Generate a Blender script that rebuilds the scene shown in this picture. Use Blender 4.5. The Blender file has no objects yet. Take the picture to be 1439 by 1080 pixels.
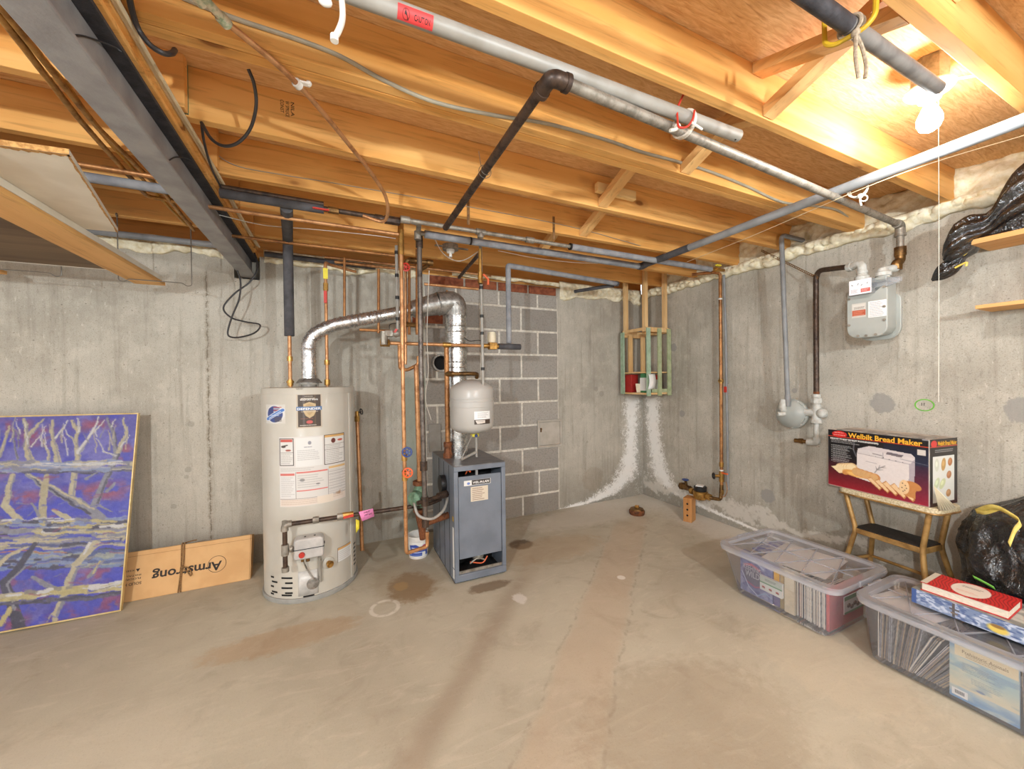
import bpy, math, random
import numpy as np
from mathutils import Vector, Matrix, noise as mnoise
from math import sin, cos, pi, radians, atan2, hypot

random.seed(7)
SC = bpy.context.scene
COL = SC.collection

# ------------------------------------------------------------------ camera (recovered from the photograph's vanishing points)
FPX, YAW, PIT, ROL, CAMH = 536.99, 0.433079, -0.0100920, -0.0116111, 1.30
_fw = Vector((sin(YAW)*cos(PIT), cos(YAW)*cos(PIT), sin(PIT)))
_r0 = Vector((cos(YAW), -sin(YAW), 0.0)); _u0 = _r0.cross(_fw)
_r = _r0*cos(ROL) + _u0*sin(ROL); _u = -_r0*sin(ROL) + _u0*cos(ROL)
CAM = Vector((0, 0, CAMH))

def ray(px, py): return _fw*FPX + _r*(px-719.5) - _u*(py-540.0)
def Fz(px, py, z=0.0):
    d = ray(px, py); return CAM + d*((z-CAMH)/d.z)
def By(px, py, y):
    d = ray(px, py); return CAM + d*(y/d.y)
def Xx(px, py, x):
    d = ray(px, py); return CAM + d*(x/d.x)

cd = bpy.data.cameras.new('camera'); cam = bpy.data.objects.new('camera', cd); COL.objects.link(cam)
cd.sensor_fit = 'HORIZONTAL'; cd.sensor_width = 36.0; cd.lens = FPX/1439.0*36.0
cd.clip_start = 0.02
m3 = Matrix((_r, _u, -_fw)).transposed()
cam.matrix_world = Matrix.Translation(CAM) @ m3.to_4x4()
SC.camera = cam

DX, DY, ZW, ZJ, ZS = 3.14, 3.29, 2.22, 2.26, 2.444     # right wall, back wall, wall top, joist bottom, subfloor

# ------------------------------------------------------------------ colour / nodes
def lin(c):
    c = np.asarray(c, float)
    return np.where(c <= .04045, c/12.92, ((c+.055)/1.055)**2.4)
def rgb(r, g, b): return tuple(float(x) for x in lin(np.array([r, g, b])/255.0)) + (1.0,)

class G:
    """small node graph helper"""
    def __init__(s, name):
        s.m = bpy.data.materials.new(name); s.m.use_nodes = True
        s.t = s.m.node_tree; s.t.nodes.clear()
        s.out = s.t.nodes.new('ShaderNodeOutputMaterial')
    def n(s, typ, ins=None, **kw):
        nd = s.t.nodes.new(typ)
        for k, v in kw.items(): setattr(nd, k, v)
        for k, v in (ins or {}).items():
            sock = nd.inputs[k]
            if isinstance(v, bpy.types.NodeSocket): s.t.links.new(v, sock)
            else: sock.default_value = v
        return nd
    def math(s, op, a, b=0.0, c=0.0, clamp=False):
        return s.n('ShaderNodeMath', {0: a, 1: b, 2: c}, operation=op, use_clamp=clamp).outputs[0]
    def mix(s, f, a, b, blend='MIX'):
        nd = s.n('ShaderNodeMix', {0: f, 6: a, 7: b}, data_type='RGBA', blend_type=blend, clamp_factor=True)
        return nd.outputs[2]
    def noise(s, vec, scale, detail=3.0, rough=.55, dist=0.0):
        return s.n('ShaderNodeTexNoise', {'Vector': vec, 'Scale': scale, 'Detail': detail, 'Roughness': rough, 'Distortion': dist}).outputs['Fac']
    def mr(s, v, a, b, c=0.0, d=1.0, smooth=True):
        return s.n('ShaderNodeMapRange', {'Value': v, 'From Min': a, 'From Max': b, 'To Min': c, 'To Max': d},
                   interpolation_type='SMOOTHSTEP' if smooth else 'LINEAR').outputs[0]
    def sc(s, vec, x, y, z):
        return s.n('ShaderNodeVectorMath', {0: vec, 1: (x, y, z)}, operation='MULTIPLY').outputs[0]
    def pos(s): return s.n('ShaderNodeNewGeometry').outputs['Position']
    def obj(s): return s.n('ShaderNodeTexCoord').outputs['Object']
    def xyz(s, v):
        o = s.n('ShaderNodeSeparateXYZ', {0: v}).outputs; return o[0], o[1], o[2]
    def ramp(s, f, stops, interp='LINEAR'):
        nd = s.n('ShaderNodeValToRGB', {0: f}); e = nd.color_ramp.elements; nd.color_ramp.interpolation = interp
        while len(e) < len(stops): e.new(.5)
        for el, (p, c) in zip(e, stops): el.position = p; el.color = c if len(c) == 4 else (*c, 1)
        return nd.outputs[0]
    def bsdf(s, **ins):
        b = s.n('ShaderNodeBsdfPrincipled', ins)
        s.t.links.new(b.outputs[0], s.out.inputs[0]); return b
    def bump(s, h, strength=.3, dist=.01):
        return s.n('ShaderNodeBump', {'Height': h, 'Strength': strength, 'Distance': dist}).outputs[0]

def pm(name, col, rough=.5, metal=0.0, col2=None, scale=18.0, bump=0.0, bscale=None, lo=.35, hi=.68, stretch=(1, 1, 1), coat=0.0, spec=.5):
    """plain material with a noise mottling between two colours"""
    g = G(name); v = g.obj()
    vv = g.sc(v, *stretch)
    if col2 is None: col2 = tuple(c*.82 for c in col[:3]) + (1,)
    f = g.mr(g.noise(vv, scale, 4), lo, hi)
    ins = {'Base Color': g.mix(f, col, col2), 'Roughness': rough, 'Metallic': metal, 'Specular IOR Level': spec}
    if coat: ins['Coat Weight'] = coat
    if bump: ins['Normal'] = g.bump(g.noise(vv, bscale or scale*3, 4), bump, .004)
    g.bsdf(**ins); return g.m

# ------------------------------------------------------------------ objects
OFF = {}
def tag(o, label=None, cat=None, group=None, kind=None):
    if label: o['label'] = label
    if cat: o['category'] = cat
    if group: o['group'] = group
    if kind: o['kind'] = kind
    return o
def root(name, label, cat, loc=(0, 0, 0), group=None):
    o = bpy.data.objects.new(name, None); COL.objects.link(o); o.location = loc
    o.empty_display_size = .05
    OFF[o.name] = Vector(loc)
    return tag(o, label, cat, group)

def V(p): return p if isinstance(p, Vector) else Vector(p)

def fillet(pts, rad, n=5):
    pts = [V(p) for p in pts]
    out = [pts[0]]
    for i in range(1, len(pts)-1):
        a, b, c = pts[i-1], pts[i], pts[i+1]
        d1 = (a-b); d2 = (c-b); l = min(d1.length, d2.length)*.48
        r = min(rad, l)
        p0 = b + d1.normalized()*r; p1 = b + d2.normalized()*r
        for k in range(n+1):
            t = k/n
            out.append(p0*(1-t)**2 + b*2*t*(1-t) + p1*t*t)
    out.append(pts[-1]); return out
def smooth_path(pts, n=6):
    """Catmull-Rom through the points"""
    P = [V(p) for p in pts]; P = [P[0]*2-P[1]] + P + [P[-1]*2-P[-2]]; out = []
    for i in range(1, len(P)-2):
        for k in range(n):
            t = k/n
            out.append(.5*((2*P[i]) + (P[i+1]-P[i-1])*t + (2*P[i-1]-5*P[i]+4*P[i+1]-P[i+2])*t*t + (3*P[i]-P[i-1]-3*P[i+1]+P[i+2])*t**3))
    out.append(P[-2]); return out

class MB:
    def __init__(s): s.v = []; s.f = []; s.mi = []; s.cuts = [(0, 0)]
    def cut(s): s.cuts.append((len(s.v), len(s.f))); return s
    def add(s, verts, faces, m=0):
        o = len(s.v); s.v += [tuple(v) for v in verts]
        for f in faces: s.f.append(tuple(i+o for i in f)); s.mi.append(m)
        return s
    def para(s, o, a, b, c, m=0):
        """parallelepiped from corner o and edge vectors a, b, c (right handed)"""
        o, a, b, c = V(o), V(a), V(b), V(c)
        vs = [o, o+a, o+a+b, o+b, o+c, o+a+c, o+a+b+c, o+b+c]
        fs = [(0, 3, 2, 1), (4, 5, 6, 7), (0, 1, 5, 4), (1, 2, 6, 5), (2, 3, 7, 6), (3, 0, 4, 7)]
        if a.cross(b).dot(c) < 0: fs = [f[::-1] for f in fs]
        return s.add(vs, fs, m)
    def bx(s, x0, x1, y0, y1, z0, z1, m=0):
        return s.para((x0, y0, z0), (x1-x0, 0, 0), (0, y1-y0, 0), (0, 0, z1-z0), m)
    def box(s, c, sz, rz=0.0, m=0):
        c = V(c); a = Vector((cos(rz), sin(rz), 0))*sz[0]; b = Vector((-sin(rz), cos(rz), 0))*sz[1]; d = Vector((0, 0, sz[2]))
        return s.para(c-a/2-b/2-d/2, a, b, d, m)
    def beam(s, p0, p1, w, h, up=(0, 0, 1), m=0):
        """square bar from p0 to p1, width w, height h"""
        p0, p1 = V(p0), V(p1); d = p1-p0; sd = d.cross(V(up)); sd.normalize(); u = sd.cross(d); u.normalize()
        return s.para(p0-sd*w/2-u*h/2, d, sd*w, u*h, m)
    def tube(s, pts, r, seg=10, caps=True, m=0):
        pts = [V(p) for p in pts]; n = len(pts)
        rs = r if isinstance(r, (list, tuple)) else [r]*n
        t0 = (pts[1]-pts[0]).normalized()
        ref = Vector((0, 0, 1)) if abs(t0.z) < .9 else Vector((1, 0, 0))
        nn = t0.cross(ref).normalized(); rings = []; prev = t0
        for i in range(n):
            if i == 0: t = t0
            elif i == n-1: t = (pts[i]-pts[i-1])
            else: t = (pts[i+1]-pts[i]).normalized() + (pts[i]-pts[i-1]).normalized()
            if t.length < 1e-9: t = prev.copy()
            t = t.normalized()
            q = prev.rotation_difference(t); nn = (q @ nn).normalized(); prev = t
            b = t.cross(nn)
            rings.append([pts[i] + (nn*cos(2*pi*k/seg) + b*sin(2*pi*k/seg))*rs[i] for k in range(seg)])
        vs = [p for rg in rings for p in rg]; fs = []
        for i in range(n-1):
            for k in range(seg):
                k2 = (k+1) % seg
                fs.append((i*seg+k, i*seg+k2, (i+1)*seg+k2, (i+1)*seg+k))
        if caps:
            fs.append(tuple(range(seg-1, -1, -1))); fs.append(tuple((n-1)*seg+k for k in range(seg)))
        return s.add(vs, fs, m)
    def cyl(s, p0, p1, r0, r1=None, seg=18, m=0):
        return s.tube([p0, p1], [r0, r0 if r1 is None else r1], seg, True, m)
    def lathe(s, prof, base=(0, 0, 0), axis=(0, 0, 1), seg=24, m=0):
        """profile of (radius, height) along axis, closed at both ends"""
        ax = V(axis).normalized(); ref = Vector((1, 0, 0)) if abs(ax.x) < .9 else Vector((0, 1, 0))
        u = ax.cross(ref).normalized(); w = ax.cross(u); b = V(base); vs = []; fs = []
        for (r, h) in prof:
            for k in range(seg):
                a = 2*pi*k/seg; vs.append(b + ax*h + (u*cos(a)+w*sin(a))*max(r, 1e-5))
        for i in range(len(prof)-1):
            for k in range(seg):
                k2 = (k+1) % seg; fs.append((i*seg+k, i*seg+k2, (i+1)*seg+k2, (i+1)*seg+k))
        fs.append(tuple(range(seg-1, -1, -1))); n = len(prof)-1; fs.append(tuple(n*seg+k for k in range(seg)))
        return s.add(vs, fs, m)
    def ball(s, c, r, seg=14, rings=8, m=0):
        rx, ry, rz = r if isinstance(r, (tuple, list)) else (r, r, r); c = V(c); vs = [c+Vector((0, 0, -rz))]; fs = []
        for i in range(1, rings):
            th = -pi/2 + pi*i/rings
            for k in range(seg):
                a = 2*pi*k/seg; vs.append(c+Vector((rx*cos(th)*cos(a), ry*cos(th)*sin(a), rz*sin(th))))
        vs.append(c+Vector((0, 0, rz))); L = len(vs)-1
        for k in range(seg):
            k2 = (k+1) % seg; fs.append((0, 1+k2, 1+k)); fs.append((L, L-seg+k, L-seg+k2))
        for i in range(rings-2):
            for k in range(seg):
                k2 = (k+1) % seg; a = 1+i*seg; fs.append((a+k, a+k2, a+seg+k2, a+seg+k))
        return s.add(vs, fs, m)
    def prism(s, poly, o, a, b, d, m=0):
        """extrude a 2-D polygon laid in axes a, b from o by vector d"""
        o, a, b, d = V(o), V(a), V(b), V(d); n = len(poly)
        ar = sum(poly[i][0]*poly[(i+1) % n][1]-poly[(i+1) % n][0]*poly[i][1] for i in range(n))
        if (ar > 0) != (a.cross(b).dot(d) > 0): poly = poly[::-1]
        vs = [o+a*x+b*y for x, y in poly] + [o+a*x+b*y+d for x, y in poly]
        fs = [tuple(range(n-1, -1, -1)), tuple(range(n, 2*n))] + [(i, (i+1) % n, n+(i+1) % n, n+i) for i in range(n)]
        return s.add(vs, fs, m)
    def ring(s, c, ax, R, r, seg=24, rs=8, m=0, ax2=None):
        ax = V(ax).normalized(); ref = Vector((0, 0, 1)) if abs(ax.z) < .9 else Vector((1, 0, 0))
        u = ax.cross(ref).normalized(); w = ax.cross(u); c = V(c)
        k2 = ax2 or 1.0; vs = []; fs = []
        for i in range(seg):
            a = 2*pi*i/seg; d = u*cos(a)*k2 + w*sin(a); dn = d.normalized()
            for j in range(rs):
                q = 2*pi*j/rs; vs.append(c + d*R + dn*cos(q)*r + ax*sin(q)*r)
        for i in range(seg):
            for j in range(rs):
                i2 = (i+1) % seg; j2 = (j+1) % rs; fs.append((i*rs+j, i2*rs+j, i2*rs+j2, i*rs+j2))
        return s.add(vs, fs, m)
    def build(s, name, mats, parent=None, bevel=0.0, seg=2, sharp=38, label=None, kind=None, sub=0):
        cs = [c for i, c in enumerate(s.cuts) if i == 0 or c != s.cuts[i-1]]
        if len(cs) > 1:                     # several separate pieces: one object each
            out = None
            for (v0, f0), (v1, f1) in zip(cs, cs[1:]+[(len(s.v), len(s.f))]):
                if f1 == f0: continue
                q = MB(); q.v = s.v[v0:v1]; q.f = [tuple(i-v0 for i in f) for f in s.f[f0:f1]]; q.mi = s.mi[f0:f1]
                out = q.build(name, mats, parent, bevel, seg, sharp, label, kind, sub)
            return out
        off = OFF[parent.name] if parent is not None else Vector((0, 0, 0))
        me = bpy.data.meshes.new(name)
        me.from_pydata([(x-off.x, y-off.y, z-off.z) for x, y, z in s.v], [], s.f)
        mats = mats if isinstance(mats, (list, tuple)) else [mats]
        for mt in mats: me.materials.append(mt)
        me.polygons.foreach_set('material_index', s.mi)
        me.polygons.foreach_set('use_smooth', [True]*len(s.f))
        me.set_sharp_from_angle(angle=radians(sharp))
        me.update()
        o = bpy.data.objects.new(name, me); COL.objects.link(o)
        if parent is not None: o.parent = parent
        OFF[o.name] = off
        if bevel:
            b = o.modifiers.new('bevel', 'BEVEL'); b.width = bevel; b.segments = seg; b.limit_method = 'ANGLE'; b.angle_limit = radians(50)
        if sub:
            b = o.modifiers.new('sub', 'SUBSURF'); b.levels = sub; b.render_levels = sub
        if label: o['label'] = label
        if kind: o['kind'] = kind
        return o

# ------------------------------------------------------------------ lettering (built-in font outlines turned into thin solid meshes)
def text_verts(txt, bold=0.0):
    cu = bpy.data.curves.new('lettering', 'FONT'); cu.body = txt; cu.size = 1.0; cu.offset = bold
    cu.resolution_u = 3; cu.align_x = 'LEFT'
    ob = bpy.data.objects.new('lettering', cu); COL.objects.link(ob)
    dg = bpy.context.evaluated_depsgraph_get(); me = ob.evaluated_get(dg).to_mesh()
    vs = [v.co.copy() for v in me.vertices]; fs = [tuple(p.vertices) for p in me.polygons]
    ob.evaluated_get(dg).to_mesh_clear(); bpy.data.objects.remove(ob); bpy.data.curves.remove(cu)
    return vs, fs
def text_fit(mb, txt, fn, x0, y0, w, h, bold=0.0, m=0, italic=0.0):
    """place lettering into the box x0,y0,w,h of a surface; fn maps (x, y) to a point just off that surface"""
    vs, fs = text_verts(txt, bold)
    xa = min(v.x for v in vs); xb = max(v.x for v in vs); ya = min(v.y for v in vs); yb = max(v.y for v in vs)
    out = []
    for v in vs:
        x = (v.x-xa)/(xb-xa)*w; y = (v.y-ya)/(yb-ya)*h
        out.append(fn(x0+x+italic*y, y0+y))
    mb.add(out, fs, m)
    return mb

# ------------------------------------------------------------------ printed / painted surfaces: small pictures computed here and laid on a grid mesh
class Art:
    def __init__(s, w, h, bg=(255, 255, 255)):
        s.w, s.h = w, h; s.a = np.zeros((h, w, 3)); s.a[:] = np.array(bg, float)
        s.Y, s.X = np.mgrid[0:h, 0:w].astype(float); s.rng = np.random.default_rng(5)
    def put(s, mask, c):
        mask = np.clip(mask, 0, 1)[..., None]; s.a = s.a*(1-mask) + np.array(c, float)*mask; return s
    def rect(s, x0, y0, x1, y1, c): return s.put(((s.X >= x0) & (s.X < x1) & (s.Y >= y0) & (s.Y < y1)).astype(float), c)
    def ell(s, cx, cy, rx, ry, c, soft=.15, rot=0.0):
        dx, dy = s.X-cx, s.Y-cy; u = dx*cos(rot)+dy*sin(rot); v = -dx*sin(rot)+dy*cos(rot)
        d = np.sqrt((u/rx)**2+(v/ry)**2); return s.put((1-d)/soft+.5, c)
    def line(s, x0, y0, x1, y1, w0, c, w1=None, wob=0.0, op=1.0):
        w1 = w0 if w1 is None else w1
        dx, dy = x1-x0, y1-y0; L2 = max(dx*dx+dy*dy, 1e-6)
        t = np.clip(((s.X-x0)*dx+(s.Y-y0)*dy)/L2, 0, 1)
        px = x0+t*dx; py = y0+t*dy
        if wob: px = px + wob*np.sin(t*7+x0); py = py + wob*np.cos(t*6+y0)
        d = np.hypot(s.X-px, s.Y-py); w = (w0+(w1-w0)*t)/2
        return s.put(np.clip(w-d+.5, 0, 1)*op, c)
    def path(s, pts, w0, c, w1=None, op=1.0):
        n = len(pts)-1; w1 = w0 if w1 is None else w1
        for i in range(n):
            s.line(*pts[i], *pts[i+1], w0+(w1-w0)*i/n, c, w0+(w1-w0)*(i+1)/n, op=op)
        return s
    def poly(s, pts, c):
        ins = np.zeros((s.h, s.w), bool); n = len(pts)
        for i in range(n):
            (xa, ya), (xb, yb) = pts[i], pts[(i+1) % n]
            if ya == yb: continue
            cr = ((ya > s.Y) != (yb > s.Y)) & (s.X < (xb-xa)*(s.Y-ya)/(yb-ya)+xa); ins ^= cr
        return s.put(ins.astype(float), c)
    def grad(s, x0, y0, x1, y1, c0, c1):
        t = np.clip((s.Y-y0)/max(y1-y0, 1), 0, 1)[..., None]
        col = np.array(c0, float)*(1-t)+np.array(c1, float)*t
        m = ((s.X >= x0) & (s.X < x1) & (s.Y >= y0) & (s.Y < y1))[..., None]
        s.a = np.where(m, col, s.a); return s
    def cloud(s, fx, fy, seed=0, oct=3):
        rng = np.random.default_rng(seed); out = np.zeros((s.h, s.w)); amp = 1; tot = 0
        for o in range(oct):
            gx, gy = int(fx*2**o)+2, int(fy*2**o)+2; g = rng.random((gy+1, gx+1))
            x = s.X/s.w*gx*.999; y = s.Y/s.h*gy*.999; xi = x.astype(int); yi = y.astype(int); u = x-xi; v = y-yi
            u = u*u*(3-2*u); v = v*v*(3-2*v)
            out += amp*(g[yi, xi]*(1-u)*(1-v)+g[yi, xi+1]*u*(1-v)+g[yi+1, xi]*(1-u)*v+g[yi+1, xi+1]*u*v); tot += amp; amp *= .5
        return out/tot
    def words(s, x0, y0, x1, y1, lh, c, gap=.25, seed=1, op=.8, dash=(2, 7)):
        """lines of unreadably small print"""
        rng = np.random.default_rng(seed); y = y0
        while y < y1:
            x = x0; end = x1-(x1-x0)*rng.random()*.35
            while x < end:
                L = rng.integers(*dash); s.line(x, y, min(x+L, end), y, max(.5, lh*.45), c, op=op); x += L+2
            y += lh*(1+gap)
        return s
ART_MAT = {}
def art_mat(rough=.5, coat=0.0, bump=0.0):
    k = (rough, coat, bump)
    if k not in ART_MAT:
        g = G('printed_surface'); c = g.n('ShaderNodeAttribute', attribute_name='ink').outputs['Color']
        ins = {'Base Color': c, 'Roughness': rough, 'Coat Weight': coat}
        if bump: ins['Normal'] = g.bump(g.noise(g.sc(g.obj(), 1, 1, 1), 160, 3), bump, .003)
        g.bsdf(**ins); ART_MAT[k] = g.m
    return ART_MAT[k]
def art_panel(name, art, fn, parent=None, mat=None, label=None, flip=False):
    """grid mesh carrying the picture; fn(u, v) with u left to right, v top to bottom in 0..1"""
    h, w = art.h, art.w; off = OFF[parent.name] if parent is not None else Vector((0, 0, 0))
    vs = []
    for j in range(h):
        for i in range(w):
            p = fn(i/(w-1), j/(h-1)); vs.append((p[0]-off.x, p[1]-off.y, p[2]-off.z))
    fs = [(j*w+i, (j+1)*w+i, (j+1)*w+i+1, j*w+i+1) for j in range(h-1) for i in range(w-1)]
    if flip: fs = [f[::-1] for f in fs]
    me = bpy.data.meshes.new(name); me.from_pydata(vs, [], fs); me.materials.append(mat or art_mat())
    at = me.attributes.new('ink', 'FLOAT_COLOR', 'POINT')
    c = np.ones((h*w, 4), np.float32); c[:, :3] = lin(np.clip(art.a, 0, 255)/255.0).reshape(-1, 3)
    at.data.foreach_set('color', c.ravel())
    me.polygons.foreach_set('use_smooth', [True]*len(fs)); me.update()
    o = bpy.data.objects.new(name, me); COL.objects.link(o)
    if parent is not None: o.parent = parent
    OFF[o.name] = off
    if label: o['label'] = label
    return o
def flat(o, a, b):
    """surface map for art_panel / text: origin top-left o, a = full width vector, b = full height vector (down)"""
    o, a, b = V(o), V(a), V(b)
    return lambda u, v: o + a*u + b*v
# ================================================================== MATERIALS
def concrete_wall(name, axis):
    """poured wall: form-board streaks, mottling, pits, tie-hole patches, leaching salts near the corner. axis 0: wall lies in X (back wall); 1: in Y (right wall)"""
    g = G(name); p = g.pos(); x, y, z = g.xyz(p)
    u = x if axis == 0 else y
    big = g.noise(p, 1.3, 4, .6); mid = g.noise(p, 7.0, 5, .62)
    streak = g.noise(g.sc(p, 26, 26, 1.3), 1.0, 4, .6)
    fine = g.noise(p, 95, 3, .7)
    c = g.mix(g.mr(big, .32, .7), rgb(192, 185, 172), rgb(164, 157, 144))
    c = g.mix(g.math('MULTIPLY', g.mr(mid, .45, .72), .45), c, rgb(206, 198, 184))
    c = g.mix(g.math('MULTIPLY', g.mr(streak, .48, .75), .38), c, rgb(128, 119, 104))
    c = g.mix(g.math('MULTIPLY', g.mr(fine, .55, .8), .35), c, rgb(112, 103, 90))
    f2_ = g.noise(p, 190, 2, .6); f3_ = g.noise(g.sc(p, 1, 1, .35), 48, 5, .75)
    c = g.mix(g.math('MULTIPLY', g.mr(f2_, .5, .72), .34), c, rgb(104, 96, 84)); c = g.mix(g.math('MULTIPLY', g.mr(f3_, .54, .72), .40), c, rgb(122, 113, 99)); c = g.mix(g.math('MULTIPLY', g.mr(f3_, .28, .42, 1, 0), .5), c, rgb(222, 215, 203))
    # small dark bug holes, stretched a little
    vo = g.n('ShaderNodeTexVoronoi', {'Vector': g.sc(p, 1, 1, 1.6), 'Scale': 21.0}).outputs['Distance']
    pit = g.math('MULTIPLY', g.mr(vo, .06, .12, 1, 0), g.mr(mid, .46, .58))
    c = g.mix(g.math('MULTIPLY', pit, .7), c, rgb(92, 84, 72))
    # lower band, darker towards the floor
    lowz = g.math('ADD', z, g.math('MULTIPLY', g.math('SUBTRACT', big, .5), .5))
    c = g.mix(g.math('MULTIPLY', g.mr(lowz, .05, .55, 1, 0), .38), c, rgb(120, 112, 98))
    n2 = g.noise(p, 26, 8, .8); n1 = g.noise(p, 5, 3, .6); n3 = g.noise(p, 85, 3, .7)
    def blob(cu, cz, r, col, f=.8):
        nonlocal c
        d = g.math('SQRT', g.math('ADD', g.math('POWER', g.math('SUBTRACT', u, cu), 2.0), g.math('POWER', g.math('SUBTRACT', z, cz), 2.0)))
        d = g.math('ADD', d, g.math('MULTIPLY', g.math('SUBTRACT', n2, .5), r*1.1))
        c = g.mix(g.math('MULTIPLY', g.mr(d, r*.85, r, 1, 0), f), c, col)
    def crack(cu, w, z0, z1, col, f=.85, wob=.05):
        nonlocal c
        d = g.math('ABSOLUTE', g.math('SUBTRACT', g.math('ADD', u, g.math('MULTIPLY', g.math('SUBTRACT', g.noise(g.sc(p, 0, 0, 1), 9.0, 5, .7), .5), wob)), cu))
        m = g.math('MULTIPLY', g.mr(d, w*.4, w, 1, 0), g.math('MULTIPLY', g.mr(z, z0, z0+.05), g.mr(z, z1-.05, z1, 1, 0)))
        m = g.math('MULTIPLY', m, g.mr(n2, .38, .56))
        c = g.mix(g.math('MULTIPLY', m, f), c, col)
    if axis == 0:
        crack(-.80, .006, .05, 2.1, rgb(84, 74, 60))
        crack(-.80, .02, .05, 2.1, rgb(142, 130, 112), .5)
        for cu, cz, r in ((-1.0, .48, .025), (-.93, .67, .02), (-.92, .72, .03), (2.57, 1.15, .05), (2.5, 1.2, .04), (2.38, .65, .02), (-.9, 1.03, .03)):
            blob(cu, cz, r*.7, rgb(128, 122, 110), .35)
        blob(2.45, .25, .14, rgb(138, 120, 96), .25)
        # green-grey patch beside the chimney blocks
        m = g.math('MULTIPLY', g.mr(g.math('ADD', u, g.math('MULTIPLY', n2, .02)), .50, .515), g.mr(u, .74, .76, 1, 0))
        m = g.math('MULTIPLY', m, g.mr(z, 1.32, 1.36, 1, 0))
        c = g.mix(g.math('MULTIPLY', m, .6), c, rgb(128, 138, 124))
        dd = g.math('SUBTRACT', DX, u)
    else:
        for cu, cz, r in ((1.21, 1.13, .065), (.66, 1.12, .07), (2.85, 1.62, .045), (1.72, 1.2, .02), (2.75, .95, .035), (1.92, .35, .06), (2.3, .42, .05)):
            blob(cu, cz, r, rgb(146, 143, 138), .75)
        crack(2.68, .004, .3, 2.2, rgb(150, 140, 124), .6, .01)
        crack(1.64, .003, 1.2, 2.2, rgb(140, 132, 118), .6, .01)
        dd = g.math('SUBTRACT', DY, u)
    # leaching salts: two white bands that run down from the corner and flare out at the floor
    cv = g.n('ShaderNodeValToRGB', {0: g.math('DIVIDE', z, 1.25)}); e = cv.color_ramp.elements
    stops = [(0.0, .98), (.035, .62), (.08, .46), (.15, .30), (.25, .215), (.45, .175), (.8, .155), (1, .15)]
    if axis == 1: stops = [(0.0, 1.9), (.03, 1.35), (.06, .9), (.10, .5), (.17, .32), (.27, .23), (.5, .17), (.8, .15), (1, .15)]
    while len(e) < len(stops): e.new(.5)
    for el, (pp, vv) in zip(e, stops): el.position = pp; el.color = (min(vv/2, 1),)*3+(1,)
    cen = g.math('MULTIPLY', cv.outputs[0], 2.0)
    wid = g.n('ShaderNodeMapRange', {'Value': z, 'From Min': 0.05, 'From Max': .5, 'To Min': .21, 'To Max': .11}).outputs[0]
    dist = g.math('DIVIDE', g.math('ABSOLUTE', g.math('SUBTRACT', dd, cen)), wid)
    dist = g.math('ADD', dist, g.math('MULTIPLY', g.math('SUBTRACT', n2, .5), 3.6))
    dist = g.math('ADD', dist, g.math('MULTIPLY', g.math('SUBTRACT', n1, .5), .9))
    dist = g.math('ADD', dist, g.math('MULTIPLY', g.math('SUBTRACT', n3, .5), 1.6))
    salt = g.math('MULTIPLY', g.mr(dist, .35, 1.15, 1, 0), g.mr(z, 1.02, 1.16, 1, 0))
    # damp grey between the bands
    inner = g.math('MULTIPLY', g.mr(g.math('SUBTRACT', dd, cen), -.05, .08, 1, 0), g.mr(z, 1.1, 1.22, 1, 0))
    c = g.mix(g.math('MULTIPLY', inner, .4), c, rgb(140, 138, 130))
    c = g.mix(g.math('MULTIPLY', g.math('MULTIPLY', inner, g.mr(n2, .52, .64)), .5), c, rgb(206, 202, 194))
    c = g.mix(g.math('MULTIPLY', salt, .95), c, rgb(238, 235, 230))
    if axis == 1:   # salts along the foot of this wall
        q = g.math('ADD', z, g.math('MULTIPLY', g.math('SUBTRACT', n1, .5), .35))
        q = g.math('ADD', g.math('ABSOLUTE', g.math('SUBTRACT', q, .16)), g.math('MULTIPLY', g.math('SUBTRACT', n2, .5), .22))
        m = g.math('MULTIPLY', g.mr(q, .02, .06, 1, 0), g.mr(u, .6, 1.2))
        c = g.mix(g.math('MULTIPLY', m, .7), c, rgb(214, 208, 198))
    h = g.math('ADD', g.math('MULTIPLY', streak, .5), g.math('ADD', g.math('MULTIPLY', fine, .35), g.math('MULTIPLY', pit, -.8)))
    g.bsdf(**{'Base Color': c, 'Roughness': .9, 'Specular IOR Level': .25, 'Normal': g.bump(h, .35, .006)})
    return g.m

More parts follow.
